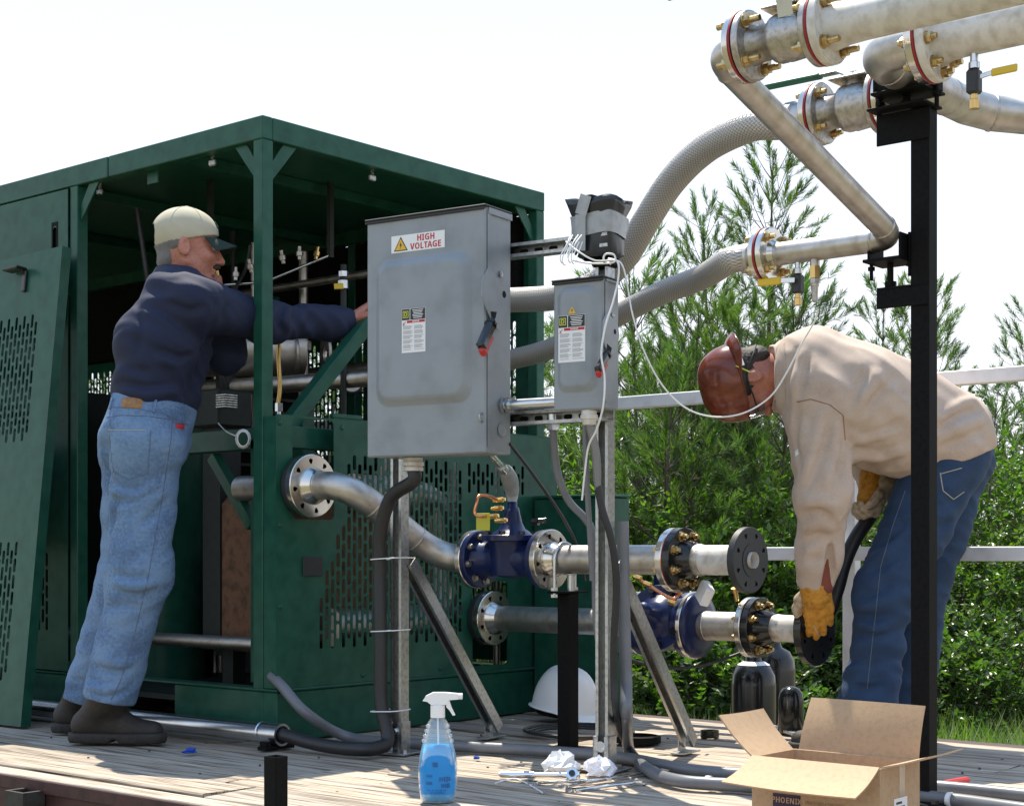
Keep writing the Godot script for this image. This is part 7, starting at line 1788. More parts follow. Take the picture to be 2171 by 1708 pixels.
	for q in [[[1815, 1268], [1850, 1258], [1900, 1232]], [[1815, 1305], [1850, 1312], [1905, 1300]], [[1810, 1340], [1860, 1350], [1910, 1335]], [[1850, 1165], [1890, 1140], [1925, 1100]], [[1830, 1215], [1870, 1200], [1915, 1165]], [[1800, 1400], [1850, 1412], [1900, 1400]], [[1790, 1450], [1840, 1462], [1890, 1450]], [[2000, 1075], [2030, 1060], [2070, 1010]], [[1995, 1120], [2020, 1100]]]:
		fold(f, q, 0.007, 4.3)
	for q in [[[1815, 1288], [1850, 1285], [1905, 1265]], [[1812, 1322], [1860, 1332], [1908, 1318]], [[1840, 1190], [1880, 1168], [1920, 1130]]]:
		fold(f, q, 0.008, 4.3, true)
	f.clip(pt(1838, 1545, 5.03), -UPV)
	f.clip(pt(1940, 880, 5.1), pt(1900, 780, 5.1) - pt(1940, 880, 5.1))
	b = B.new(); f.build(b); var jeans := part(o, "jeans", b, M.jeans_dark)
	stitched(jeans, f, [[1920, 1040], [1895, 1110], [1868, 1200], [1858, 1290], [1848, 1380], [1838, 1470]], 0.0014, "side_seam", M.thread_blue, 4.4)
	stitched(jeans, f, [[1994, 1002], [2000, 1040], [2022, 1058], [2048, 1040]], 0.0018, "pocket_seam", M.thread_pale, 4.4)
	stitched(jeans, f, [[1996, 1004], [2046, 990]], 0.0018, "pocket_seam", M.thread_pale, 4.4)
	boot(o, ony(1868, 1596, 0), ony(1868, 1596, 0) - R * 0.29, pt(1852, 1530, 5.03), 0.0)
	boot(o, ony(1940, 1570, 0), ony(1940, 1570, 0) - R * 0.29, pt(1928, 1520, 5.28), 0.0)
	# ---- gloves: tan back, pale palm and thumb
	var g := hand(pt(1732, 1238, 4.965), pt(1742, 1370, 5.02) - pt(1732, 1238, 4.965), A * 0.9 + R * 0.1, -R, [0.25, 0.22, 0.24, 0.30], 1.06, 0.75, 1.28)
	g.append([pt(1726, 1222, 4.955), pt(1730, 1262, 4.965), 0.052, 0.044])
	var gf := field(g, 0.0045, 0.012); gf.wrinkle(noise(81, 22.0), Basis.IDENTITY, Vector3.ONE, 0.003)
	gf.clip(pt(1727, 1240, 4.96), UPV)
	b = B.new(); gf.build(b); var g1 := part(o, "glove", b, M.glove_tan)
	var th: Array = []
	for k in [g.size() - 4, g.size() - 3, g.size() - 2]: th.append([g[k][0] - A * 0.002, g[k][1] - A * 0.002, g[k][2] + 0.002, g[k][3] + 0.002])
	var tf := field(th, 0.0045, 0.012); b = B.new(); tf.build(b); part(g1, "glove_thumb", b, M.glove_pale)
	for q in [[1726, 1325, 1738, 1352], [1758, 1322, 1754, 1350]]: stitched(g1, gf, [[q[0], q[1]], [q[2], q[3]]], 0.0016, "glove_seam", M.glove_pale, 4.6)
	g = hand(wrF, pt(1842, 1105, 5.14) - wrF, -R * 0.6 - A * 0.3, -A + UPV * 0.1, [0.9, 0.95, 0.95, 0.95], 1.06, 0.5, 1.28)
	g.append([wrF + UPV * 0.02, wrF, 0.055, 0.045])
	gf = field(g, 0.0045, 0.012); b = B.new(); gf.build(b); part(o, "glove", b, M.glove_pale)
	b = B.new(); var gc := field([[pt(1850, 1010, 5.19), pt(1838, 1060, 5.16), 0.042, 0.030], [pt(1838, 1060, 5.16), pt(1832, 1085, 5.15), 0.030, 0.016]], 0.0045, 0.012); gc.build(b); part(o, "glove_back", b, M.glove_tan)
	# the cable he is feeding down
	var cb := thing("heavy_cable", "thick black cable held between the bending man's gloved hands", "cable", pt(1780, 1250, 5.12))
	b = B.new(); b.tube(curve(px3([[1880, 1010, 5.22], [1850, 1085, 5.16], [1815, 1140, 5.12], [1792, 1190, 5.10], [1775, 1250, 5.07], [1757, 1300, 5.06]]), 6), 0.0235, 14); part(cb, "cable", b, M.rubber)
# ---------------------------------------------------------------- small things
func hat_shell(b: B, T: Transform3D, rx: float, rz: float, h: float, brim: float, peak: float, ridge := 0.006, drop := 0.012) -> void:     # rim at y = 0, peak towards +z
	var nu := 49; var p: Array = []
	for j in 13:
		var s := j / 12.0 * PI * 0.5
		for i in nu:
			var a := TAU * i / (nu - 1)
			var c := pow(cos(s), 0.72)
			var q := Vector3(cos(a) * rx * c, pow(sin(s), 0.92) * h, sin(a) * rz * c)
			q.y += ridge * exp(-pow(q.x / 0.016, 2.0)) * sin(s)
			p.append(T * q)
	b.grid(p, nu, 13, true)
	# brim: a sheet with its own edge all round the shell
	for side in 2:
		p = []
		for j in 4:
			var e := j / 3.0
			for i in nu:
				var a := TAU * i / (nu - 1)
				var front := smoothstep(0.0, 0.8, sin(a)); var ext := brim + peak * front
				p.append(T * Vector3(cos(a) * (rx - 0.002 + ext * e), 0.002 - 0.003 * side - drop * e * e * front - 0.004 * e, sin(a) * (rz - 0.002 + ext * e)))
		b.grid(p, nu, 4, true)
	var rim: Array = []
	for i in nu:
		var a := TAU * i / (nu - 1)
		var ext := brim + peak * smoothstep(0.0, 0.8, sin(a))
		rim.append(T * Vector3(cos(a) * (rx - 0.002 + ext), -0.0025 - drop * smoothstep(0.0, 0.8, sin(a)), sin(a) * (rz - 0.002 + ext)))
	b.tube(rim, 0.0022, 6, false)
func crumple(b: B, c: Vector3, s: Vector3, seed_: int) -> void:      # a crumpled sheet: sharp flat facets
	var r := RandomNumberGenerator.new(); r.seed = seed_
	var nu := 15; var nv := 8; var p: Array = []
	for j in nv + 1:
		var th := PI * j / nv
		for i in nu + 1:
			if i == nu:
				p.append(p[j * (nu + 1)]); continue
			var ph := TAU * i / nu + r.randfn(0, 0.12)
			var q := Vector3(sin(th) * cos(ph), cos(th), sin(th) * sin(ph))
			var k := r.randf_range(0.55, 1.25)
			var w := c + q * s * k
			w.y = maxf(w.y, 0.002)
			p.append(w)
	for j in nv:
		for i in nu:
			var a: Vector3 = p[j * (nu + 1) + i]; var d: Vector3 = p[j * (nu + 1) + i + 1]; var e: Vector3 = p[(j + 1) * (nu + 1) + i + 1]; var f: Vector3 = p[(j + 1) * (nu + 1) + i]
			for t in [[a, d, e], [a, e, f]]:
				var n: Vector3 = (t[1] - t[0]).cross(t[2] - t[0])
				if n.length() < 1e-10: continue
				if n.dot((t[0] + t[1] + t[2]) / 3.0 - c) < 0: n = -n
				b.tri3(t[0], t[1], t[2], n.normalized())
func small_things() -> void:
	var o: Node3D; var b: B
	# white hard hat
	o = thing("hard_hat", "white hard hat lying on the deck by the green box", "hard hat", Vector3(1.14, 0, 0.39))
	var T := Transform3D(Basis(Vector3(0, 1, 0), 0.25) * Basis(Vector3(1, 0, 0), deg_to_rad(9.0)), Vector3(1.14, 0.045, 0.385))
	b = B.new(); hat_shell(b, T, 0.105, 0.128, 0.155, 0.012, 0.045, 0.010); part(o, "shell", b, M.white_plastic)
	b = B.new(); b.xf = T; b.lathe([Vector2(0.09, -0.0), Vector2(0.088, -0.035), Vector2(0.084, -0.035), Vector2(0.086, 0.0)], Vector3(0, 0.01, -0.02), UPV, 24); part(o, "headband", b, M.black_paint)
	# spray bottle
	var sb := ony(928, 1700, 0)
	o = thing("spray_bottle", "clear spray bottle of bright blue liquid with white trigger head", "spray bottle", sb)
	var face := Basis(Vector3(0, 1, 0), 0.0)
	var sx := Vector3(cos(TURN), 0, sin(TURN)); var szv := Vector3(-sin(TURN), 0, cos(TURN))
	var BT := Transform3D(Basis(sx, UPV, szv * 0.62), sb)
	var outer := [Vector2(0.0, 0.001), Vector2(0.040, 0.001), Vector2(0.0435, 0.005), Vector2(0.047, 0.03), Vector2(0.0495, 0.06), Vector2(0.0495, 0.09), Vector2(0.046, 0.12), Vector2(0.0385, 0.148), Vector2(0.033, 0.165), Vector2(0.030, 0.18), Vector2(0.026, 0.20), Vector2(0.018, 0.212), Vector2(0.0165, 0.222)]
	var clear := plain(Color(0.92, 0.97, 1.0, 0.16), 0.06); clear.transparency = BaseMaterial3D.TRANSPARENCY_ALPHA
	var blue := plain(Color(0.0, 0.62, 0.84, 0.96), 0.05); blue.transparency = BaseMaterial3D.TRANSPARENCY_ALPHA
	b = B.new(); b.xf = BT; b.lathe(outer, Vector3.ZERO, UPV, 32, true); part(o, "bottle", b, clear)
	b = B.new(); b.xf = BT
	b.lathe([Vector2(0.0, 0.003), Vector2(0.038, 0.003), Vector2(0.042, 0.007), Vector2(0.0455, 0.03), Vector2(0.048, 0.06), Vector2(0.048, 0.09), Vector2(0.0445, 0.12), Vector2(0.0375, 0.146), Vector2(0.0, 0.146)], Vector3.ZERO, UPV, 32, true); part(o, "liquid", b, blue)
	for k in 4:
		for s in [-1, 1]:
			b = B.new(); b.xf = BT
			b.lathe([Vector2(0.0, -0.006), Vector2(0.005, -0.003), Vector2(0.006, 0.0), Vector2(0.005, 0.003), Vector2(0.0, 0.006)], Vector3(s * (0.035 - k * 0.0035), 0.155 + k * 0.0125, 0.0), UPV, 10, true); part(o, "grip_ridge", b, clear)
	b = B.new(); b.tube([sb + UPV * 0.01 + sx * 0.004, sb + UPV * 0.215], 0.0022, 8); part(o, "dip_tube", b, M.white_plastic)
	# label: a lighter film round the front of the bottle
	var gp: Array = []; var lab := [[0.022, 0.0475], [0.06, 0.0505], [0.09, 0.0505], [0.108, 0.0485], [0.122, 0.0465]]
	for q in lab:
		for k in 13:
			var a := PI * (0.16 + 0.68 * k / 12.0)
			var edge := 1.0 - pow(absf(k - 6.0) / 6.0, 2.0) * (0.16 if q[0] > 0.1 else 0.0)
			gp.append(BT * Vector3(cos(a) * q[1], q[0] * edge, sin(a) * q[1]))
	b = B.new(); b.grid(gp, 13, 5); var film := plain(Color(0.0, 0.55, 0.84, 0.8), 0.3); film.transparency = BaseMaterial3D.TRANSPARENCY_ALPHA; part(o, "label", b, film)
	var lb := o.get_child(o.get_child_count() - 1)
	var rr := RandomNumberGenerator.new(); rr.seed = 8
	b = B.new(); b.xf = BT
	for q in [[-0.028, 0.070, 0.016, 0.006], [-0.028, 0.052, 0.016, 0.006], [0.004, 0.062, 0.030, 0.009], [0.010, 0.046, 0.022, 0.008], [-0.012, 0.098, 0.014, 0.012], [-0.026, 0.034, 0.05, 0.002], [-0.02, 0.028, 0.04, 0.002]]:
		for k in 5:
			var x: float = q[0] + q[2] * k / 5.0
			var zz := sqrt(maxf(0.0, 0.0512 * 0.0512 - x * x))
			b.box(Vector3(x + q[2] * 0.1, q[1], zz), Vector3(q[2] * 0.13, q[3] * rr.randf_range(0.9, 1.5), 0.001))
	part(lb, "print", b, plain(lin(0.01, 0.10, 0.30), 0.5)).set_meta("kind", "stuff")
	b = B.new(); b.lathe([Vector2(0.0185, 0), Vector2(0.0185, 0.03), Vector2(0.014, 0.032)], sb + UPV * 0.214, UPV, 20); part(o, "collar", b, M.white_plastic)
	b = B.new()
	var hd: Array = [[-0.038, 0.256], [-0.030, 0.268], [-0.012, 0.277], [0.02, 0.277], [0.052, 0.274], [0.052, 0.260], [0.028, 0.258], [0.020, 0.246], [-0.016, 0.246], [-0.026, 0.254]]
	var poly := PackedVector2Array()
	for q in hd: poly.append(Vector2(q[0], q[1]))
	b.prism(poly, Transform3D(Basis(sx, UPV, szv), sb - szv * 0.012), 0.024); part(o, "trigger_head", b, M.white_plastic)
	b = B.new(); poly = PackedVector2Array([Vector2(0.020, 0.258), Vector2(0.029, 0.258), Vector2(0.036, 0.236), Vector2(0.044, 0.220), Vector2(0.038, 0.219), Vector2(0.030, 0.232), Vector2(0.022, 0.240)])
	b.prism(poly, Transform3D(Basis(sx, UPV, szv), sb - szv * 0.008), 0.016); part(o, "trigger", b, M.white_plastic)
	b = B.new(); b.lathe([Vector2(0.008, 0), Vector2(0.008, 0.010), Vector2(0.004, 0.011)], sb + sx * 0.052 + UPV * 0.267, sx, 12); part(o, "nozzle", b, M.white_plastic)

	# cardboard box
	var hb := 0.17
	var A := ony(1588.7, 1604.2, hb); var D := ony(1872.2, 1628.4, hb)
	var x0 := (A.x + D.x) * 0.5; var z0 := A.z; var z1 := D.z; var x1 := x0 + (ony(1696.6, 1588.4, hb).x - A.x) * 0.98
	o = thing("cardboard_box", "open cardboard carton with spread flaps standing before the black column", "carton", Vector3((x0 + x1) / 2, 0, (z0 + z1) / 2))
	var t := 0.004
	b = B.new(); b.span(Vector3(x0, 0.0, z0), Vector3(x1, 0.004, z1)); part(o, "bottom", b, M.cardboard)
	b = B.new(); b.span(Vector3(x0, 0.0045, z0), Vector3(x0 + t, hb, z1), 0.001); part(o, "front_wall", b, M.cardboard)
	b = B.new(); b.span(Vector3(x1 - t, 0.0045, z0), Vector3(x1, hb, z1), 0.001); part(o, "back_wall", b, M.cardboard)
	b = B.new(); b.span(Vector3(x0 + t, 0.0045, z0), Vector3(x1 - t, hb, z0 + t), 0.001); part(o, "side_wall", b, M.cardboard)
	b = B.new(); b.span(Vector3(x0 + t, 0.0045, z1 - t), Vector3(x1 - t, hb, z1), 0.001); part(o, "side_wall", b, M.cardboard)
	# flaps: hinge line, and where the free edge goes; slightly bowed
	var fl := [
		["flap", Vector3(x0, hb, z0 + 0.002), Vector3(x0, hb, z1 - 0.002), Vector3(-0.122, -0.046, -0.004), Vector3(-0.112, -0.052, 0.002), 0.008],
		["flap", Vector3(x1, hb, z0 + 0.012), Vector3(x1, hb, z1 - 0.004), Vector3(0.045, 0.118, 0.008), Vector3(0.025, 0.118, 0.004), 0.006],
		["flap", Vector3(x0 + 0.004, hb, z0), Vector3(x1 - 0.004, hb, z0), Vector3(-0.006, 0.088, -0.085), Vector3(-0.004, 0.090, -0.078), -0.006],
		["flap", Vector3(x0 + 0.004, hb, z1), Vector3(x1 - 0.004, hb, z1), Vector3(0.004, 0.030, 0.105), Vector3(0.006, 0.031, 0.100), 0.003]]
	for q in fl:
		var a: Vector3 = q[1]; var e: Vector3 = q[2]; var da: Vector3 = q[3]; var de: Vector3 = q[4]; var bow: float = q[5]
		var n := (e - a).cross(da).normalized()
		var top: Array = []; var bot: Array = []
		for j in 7:
			for i in 11:
				var s := i / 10.0; var u := j / 6.0
				var p := a.lerp(e, s) + da.lerp(de, s) * u + n * bow * (sin(u * PI) * 0.7 + u * sin(s * PI) * 0.5)
				top.append(p); bot.append(p - n * 0.0035)
		b = B.new(); b.grid(top, 11, 7); b.grid(bot, 11, 7)
		var eb := B.new()
		for i in 10:
			b.face(top[66 + i], top[67 + i], bot[67 + i], bot[66 + i], (da + de).normalized())
		for j in 6:
			b.face(top[j * 11], top[j * 11 + 11], bot[j * 11 + 11], bot[j * 11], (a - e).normalized())
			b.face(top[j * 11 + 10], top[j * 11 + 21], bot[j * 11 + 21], bot[j * 11 + 10], (e - a).normalized())
		part(o, q[0], b, M.cardboard)
	b = B.new(); b.span(Vector3(x0 - 0.0006, 0.057, z0 + 0.055), Vector3(x0 - 0.0001, 0.094, z0 + 0.125)); var pr := part(o, "printed_patch", b, M.box_ink)
	var TB := Basis(Vector3(0, 0, 1), UPV, Vector3(-1, 0, 0))
	text(pr, "PHOENIX", 0.0125, Transform3D(TB, Vector3(x0 - 0.0012, 0.080, z0 + 0.090)), M.cardboard)
	text(pr, "PHOENIX CONTACT", 0.008, Transform3D(TB, Vector3(x0 - 0.0008, 0.080, z0 + 0.185)), M.board_edge, false)
	b = B.new(); b.span(Vector3(x0 + (x1 - x0) * 0.33, 0.02, z1 + 0.0002), Vector3(x0 + (x1 - x0) * 0.66, 0.098, z1 + 0.001)); var sl := part(o, "shipping_label", b, M.label_white)
	b = B.new()
	for k in 16:
		var xx := x0 + (x1 - x0) * (0.38 + 0.22 * k / 16.0)
		b.span(Vector3(xx, 0.066 if k % 3 else 0.07, z1 + 0.0011), Vector3(xx + 0.0016, 0.080, z1 + 0.0016))
	b.span(Vector3(x0 + (x1 - x0) * 0.38, 0.085, z1 + 0.0011), Vector3(x0 + (x1 - x0) * 0.52, 0.090, z1 + 0.0016))
	part(sl, "bar_print", b, M.ink).set_meta("kind", "stuff")
	var tapem := plain(Color(0.80, 0.74, 0.64, 0.5), 0.12); tapem.transparency = BaseMaterial3D.TRANSPARENCY_ALPHA
	b = B.new(); b.span(Vector3(x0 + (x1 - x0) * 0.46, 0.095, z1 + 0.0003), Vector3(x0 + (x1 - x0) * 0.60, hb - 0.003, z1 + 0.0008)); part(o, "clear_tape", b, tapem)

	# gas cylinders standing on the ground beyond the deck
	for q in [[1598, 1402, 5.98, 0.086], [1640, 1372, 6.14, 0.086]]:
		var p := pt(q[0], 1400, q[2]); p.y = -1.0
		var top: float = pt(q[0], q[1], q[2]).y
		o = thing("gas_cylinder", "tall black gas cylinder with valve cap behind the deck edge" if q[0] < 1610 else "taller black gas cylinder with rounded shoulder behind the deck edge", "cylinder", p)
		b = B.new(); var hh := top + 1.0
		b.lathe([Vector2(0.0, 0.0), Vector2(q[3] - 0.01, 0.0), Vector2(q[3], 0.015), Vector2(q[3], hh - 0.09), Vector2(q[3] * 0.95, hh - 0.05), Vector2(q[3] * 0.75, hh - 0.016), Vector2(q[3] * 0.4, hh), Vector2(0.03, hh + 0.01), Vector2(0.028, hh + 0.03), Vector2(0, hh + 0.03)], p, UPV, 28, true); part(o, "shell", b, M.black_gloss)
		if q[0] < 1610:
			b = B.new(); b.lathe([Vector2(0.022, hh + 0.02), Vector2(0.024, hh + 0.15), Vector2(0.036, hh + 0.225), Vector2(0.04, hh + 0.23), Vector2(0.0, hh + 0.232)], p + Vector3(0.006, 0, 0.012), UPV, 18); part(o, "valve_cap", b, M.black_gloss)
			b = B.new(); b.lathe([Vector2(0.0405, hh + 0.231), Vector2(0.0405, hh + 0.236), Vector2(0.0, hh + 0.238)], p + Vector3(0.006, 0, 0.012), UPV, 18); part(o, "cap_lid", b, M.white_plastic)
			b = B.new(); b.lathe([Vector2(q[3] * 0.72, hh - 0.012), Vector2(q[3] * 0.45, hh + 0.001)], p, UPV, 20); part(o, "paper_collar", b, M.label_white)
	var sp := ony(1677, 1553, 0)
	o = thing("small_bottle", "short black dome topped gas bottle on the deck", "gas bottle", sp)
	b = B.new(); b.lathe([Vector2(0, 0), Vector2(0.043, 0), Vector2(0.045, 0.004), Vector2(0.045, 0.115), Vector2(0.041, 0.138), Vector2(0.030, 0.154), Vector2(0.015, 0.162), Vector2(0, 0.163)], sp, UPV, 24, true); part(o, "shell", b, M.black_gloss)
	# tape roll
	var tr := ony(1505, 1563, 0)
	b = B.new(); b.lathe([Vector2(0.015, 0), Vector2(0.031, 0), Vector2(0.032, 0.001), Vector2(0.032, 0.024), Vector2(0.031, 0.025), Vector2(0.015, 0.025), Vector2(0.015, 0.0)], tr, UPV, 24)
	single("tape_roll", b, M.black_gloss, "roll of black electrical tape lying on the sunny planks", "tape roll")
	b = B.new(); var fl1 := ony(1440, 1562, 0.003); b.bar(fl1, ony(1488, 1556, 0.003), 0.012, 0.006)
	single("flat_bar", b, M.galv, "short flat metal bar lying beside the tape roll", "metal bar")
	b = B.new(); b.bar(ony(1635, 1540, 0.008), ony(1690, 1556, 0.008), 0.03, 0.012, UPV, 0.002)
	single("angle_piece", b, M.galv, "bright metal angle piece lying behind the carton", "metal bar")
	# ratchet and spanners
	o = thing("ratchet", "chrome ratchet handle with round head lying on the planks", "ratchet", ony(1130, 1645, 0))
	var ra := ony(1058, 1641, 0.012); var rb := ony(1215, 1643, 0.013)
	var chrome: StandardMaterial3D = plain(lin(0.70, 0.71, 0.72), 0.12, 1.0)
	b = B.new(); b.tube([ra, ra.lerp(rb, 0.03), ra.lerp(rb, 0.45), ra.lerp(rb, 0.5), ra.lerp(rb, 0.85), rb], [0.006, 0.009, 0.010, 0.007, 0.0075, 0.010], 12); part(o, "handle", b, chrome)
	b = B.new(); b.lathe([Vector2(0, -0.012), Vector2(0.017, -0.012), Vector2(0.019, -0.009), Vector2(0.019, 0.009), Vector2(0.017, 0.012), Vector2(0, 0.012)], rb, Vector3(-0.75, 0.55, 0.3), 22); part(o, "head", b, chrome)
	b = B.new(); b.lathe([Vector2(0.009, 0.0122), Vector2(0.009, 0.016), Vector2(0, 0.017)], rb, Vector3(-0.75, 0.55, 0.3), 14); part(o, "selector", b, M.black_gloss)
	for q in [[1195, 1668, 1415, 1628, "long chrome spanner pointing towards the grey conduit"], [1210, 1676, 1345, 1658, "short chrome spanner with ring end on the planks"], [1130, 1660, 1280, 1652, "dark chrome spanner under the ratchet"]]:
		var sa := ony(q[0], q[1], 0.006); var sb2 := ony(q[2], q[3], 0.006)
		o = thing("spanner", q[4], "spanner", sa, "spanners on the deck")
		b = B.new(); b.bar(sa, sb2, 0.014, 0.006, UPV, 0.002); part(o, "shank", b, chrome)
		b = B.new(); b.lathe([Vector2(0.007, -0.006), Vector2(0.0145, -0.006), Vector2(0.0145, 0.006), Vector2(0.007, 0.006), Vector2(0.007, -0.006)], sa, UPV, 18); part(o, "ring_end", b, chrome)
		b = B.new(); var dv := (sb2 - sa).normalized(); var sv := dv.cross(UPV)
		b.bar(sb2, sb2 + dv * 0.02 + sv * 0.009, 0.008, 0.008, UPV, 0.001); b.bar(sb2, sb2 + dv * 0.02 - sv * 0.009, 0.008, 0.008, UPV, 0.001); part(o, "open_end", b, chrome)
	b = B.new(); b.tube(curve([ony(1050, 1660, 0.003), ony(1090, 1650, 0.003), ony(1120, 1662, 0.003), ony(1150, 1680, 0.003)]), 0.0022, 6)
	single("tie_wire", b, M.white_wire, "bent piece of pale tie wire near the spanners", "wire")
	b = B.new(); crumple(b, ony(1188, 1620, 0.022), Vector3(0.062, 0.036, 0.050), 3)
	single("crumpled_paper", b, M.label_white, "crumpled sheet of white paper on the planks by the post shoe", "paper")
	b = B.new(); crumple(b, ony(1270, 1630, 0.018), Vector3(0.050, 0.034, 0.042), 9); var bagm := plain(Color(0.95, 0.95, 0.97, 0.75), 0.2); bagm.transparency = BaseMaterial3D.TRANSPARENCY_ALPHA
	single("plastic_bag", b, bagm, "crumpled clear plastic bag next to the white paper", "plastic bag")
	b = B.new(); crumple(b, ony(401, 1592, 0.008), Vector3(0.026, 0.010, 0.016), 5)
	single("blue_scrap", b, plain(lin(0.01, 0.06, 0.40), 0.6), "scrap of bright blue rubber glove on the deck", "scrap")
	b = B.new(); crumple(b, ony(1010, 1606, 0.006), Vector3(0.012, 0.006, 0.010), 6)
	single("blue_scrap", b, plain(lin(0.01, 0.05, 0.32), 0.6), "tiny blue scrap lying beside the left post shoe", "scrap")
	o = thing("pipe_wrench", "tool with a worn red handle lying behind the carton", "wrench", ony(2010, 1660, 0))
	b = B.new(); b.bar(ony(1995, 1662, 0.012), ony(2052, 1652, 0.012), 0.022, 0.016, UPV, 0.005); part(o, "handle", b, M.red)
	b = B.new(); b.bar(ony(1970, 1668, 0.014), ony(1996, 1662, 0.014), 0.034, 0.024, UPV, 0.005); part(o, "jaw", b, M.maroon)
	# loose black leads
	b = B.new(); b.tube(curve([pt(1300, 1375, 5.3), pt(1330, 1396, 5.3), pt(1400, 1414, 5.32), pt(1480, 1412, 5.34), pt(1560, 1388, 5.36), pt(1590, 1372, 5.4)], 6), 0.0055, 8)
	single("black_hose", b, M.rubber, "thin black hose sagging below the lower pipe", "hose")
	b = B.new(); var cl: Array = []
	for k in 40:
		var a := TAU * k / 13.0
		cl.append(Vector3(0.80 + cos(a) * (0.12 + 0.002 * k), 0.006 + 0.0004 * k, 0.72 + sin(a) * (0.16 + 0.001 * k)))
	b.tube(curve(cl, 2), 0.005, 8)
	single("coiled_lead", b, M.rubber, "thin black lead coiled on the deck behind the pipe support", "cable")
	b = B.new(); b.lathe([Vector2(0.0, 0.0), Vector2(0.075, 0.0), Vector2(0.075, 0.022), Vector2(0.06, 0.025), Vector2(0.06, 0.012), Vector2(0.0, 0.012)], Vector3(0.78, 0.0, 0.98), UPV, 28)
	single("round_tray", b, M.black_paint, "shallow round black tray on the deck beside the coiled lead", "tray")

# ---------------------------------------------------------------- vegetation
func spray(parent: Node3D, called: String, mesh: Mesh, xs: Array, cols: Array, m: Material) -> MultiMeshInstance3D:
	var mm := MultiMesh.new(); mm.transform_format = MultiMesh.TRANSFORM_3D; mm.use_colors = true
	mm.mesh = mesh; mm.instance_count = xs.size()
	for i in xs.size():
		mm.set_instance_transform(i, xs[i]); mm.set_instance_color(i, cols[i])
	var o := MultiMeshInstance3D.new(); o.name = called; o.multimesh = mm; o.material_override = m
	o.set_meta("kind", "stuff")
	parent.add_child(o, true)
	return o
func aim(d: Vector3, roll: float) -> Basis:        # y axis along d
	var y := d.normalized(); var x := y.cross(Vector3(0.31, 0.2, 0.93))
	if x.length() < 0.05: x = y.cross(Vector3.RIGHT)
	x = x.normalized()
	return Basis(x, y, x.cross(y)).rotated(y, roll)
func tuft_mesh(seed_: int, n: int) -> ArrayMesh:        # a shoot 0.26 m long, needles all along it
	var r := RandomNumberGenerator.new(); r.seed = seed_
	var v := PackedVector3Array(); var nn := PackedVector3Array(); var c := PackedColorArray()
	for k in n:
		var a := r.randf() * TAU; var h := pow(r.randf(), 0.8) * 0.24; var tilt := r.randf_range(0.35, 0.95) * (1.0 - 0.45 * h / 0.24)
		var rad := Vector3(cos(a), 0, sin(a)); var d := (Vector3.UP * cos(tilt) + rad * sin(tilt)).normalized()
		var L := r.randf_range(0.08, 0.14); var w := 0.0030
		var side := d.cross(Vector3(r.randf() - 0.5, r.randf() - 0.5, r.randf() - 0.5)).normalized() * w
		var base := Vector3.UP * (h - 0.04); var mid := base + d * L * 0.55; var tip := base + d * L - Vector3.UP * 0.010
		var nrm := side.cross(d).normalized()
		for q in [base - side * 0.6, base + side * 0.6, mid + side, base - side * 0.6, mid + side, mid - side, mid - side, mid + side, tip]:
			v.append(q); nn.append(nrm); c.append(Color.WHITE)
	var arr := []; arr.resize(Mesh.ARRAY_MAX); arr[Mesh.ARRAY_VERTEX] = v; arr[Mesh.ARRAY_COLOR] = c
	var m := ArrayMesh.new(); m.add_surface_from_arrays(Mesh.PRIMITIVE_TRIANGLES, arr); return m
func leaf_mesh(L: float, w: float) -> ArrayMesh:
	var v := PackedVector3Array(); var nn := PackedVector3Array(); var c := PackedColorArray()
	var s := [Vector3(0, 0, 0), Vector3(0, L * 0.45, -0.1 * w), Vector3(0, L, 0.12 * L)]
	for sd in [-1.0, 1.0]:
		var e := Vector3(sd * w * 0.5, L * 0.42, w * 0.16); var f := Vector3(sd * w * 0.32, L * 0.75, w * 0.2)
		for q in [[s[0], e, s[1]], [s[1], e, f], [s[1], f, s[2]]]:
			var n: Vector3 = (q[1] - q[0]).cross(q[2] - q[0]).normalized()
			if n.z < 0: n = -n
			for p in q: v.append(p); nn.append(n); c.append(Color.WHITE)
	var arr := []; arr.resize(Mesh.ARRAY_MAX); arr[Mesh.ARRAY_VERTEX] = v; arr[Mesh.ARRAY_COLOR] = c
	var m := ArrayMesh.new(); m.add_surface_from_arrays(Mesh.PRIMITIVE_TRIANGLES, arr); return m
func put(xs: Array, cols: Array, r: RandomNumberGenerator, hue: float, p: Vector3, d: Vector3, s: float) -> void:
	xs.append(Transform3D(aim(d, r.randf() * TAU).scaled(Vector3.ONE * s), p))
	var f := r.randf_range(0.5, 1.2); var yel := r.randf_range(0.0, 1.0)
	cols.append(Color((0.115 + 0.06 * yel + hue * 0.08) * f, (0.195 + 0.045 * yel) * f, (0.066 + 0.015 * yel) * f))
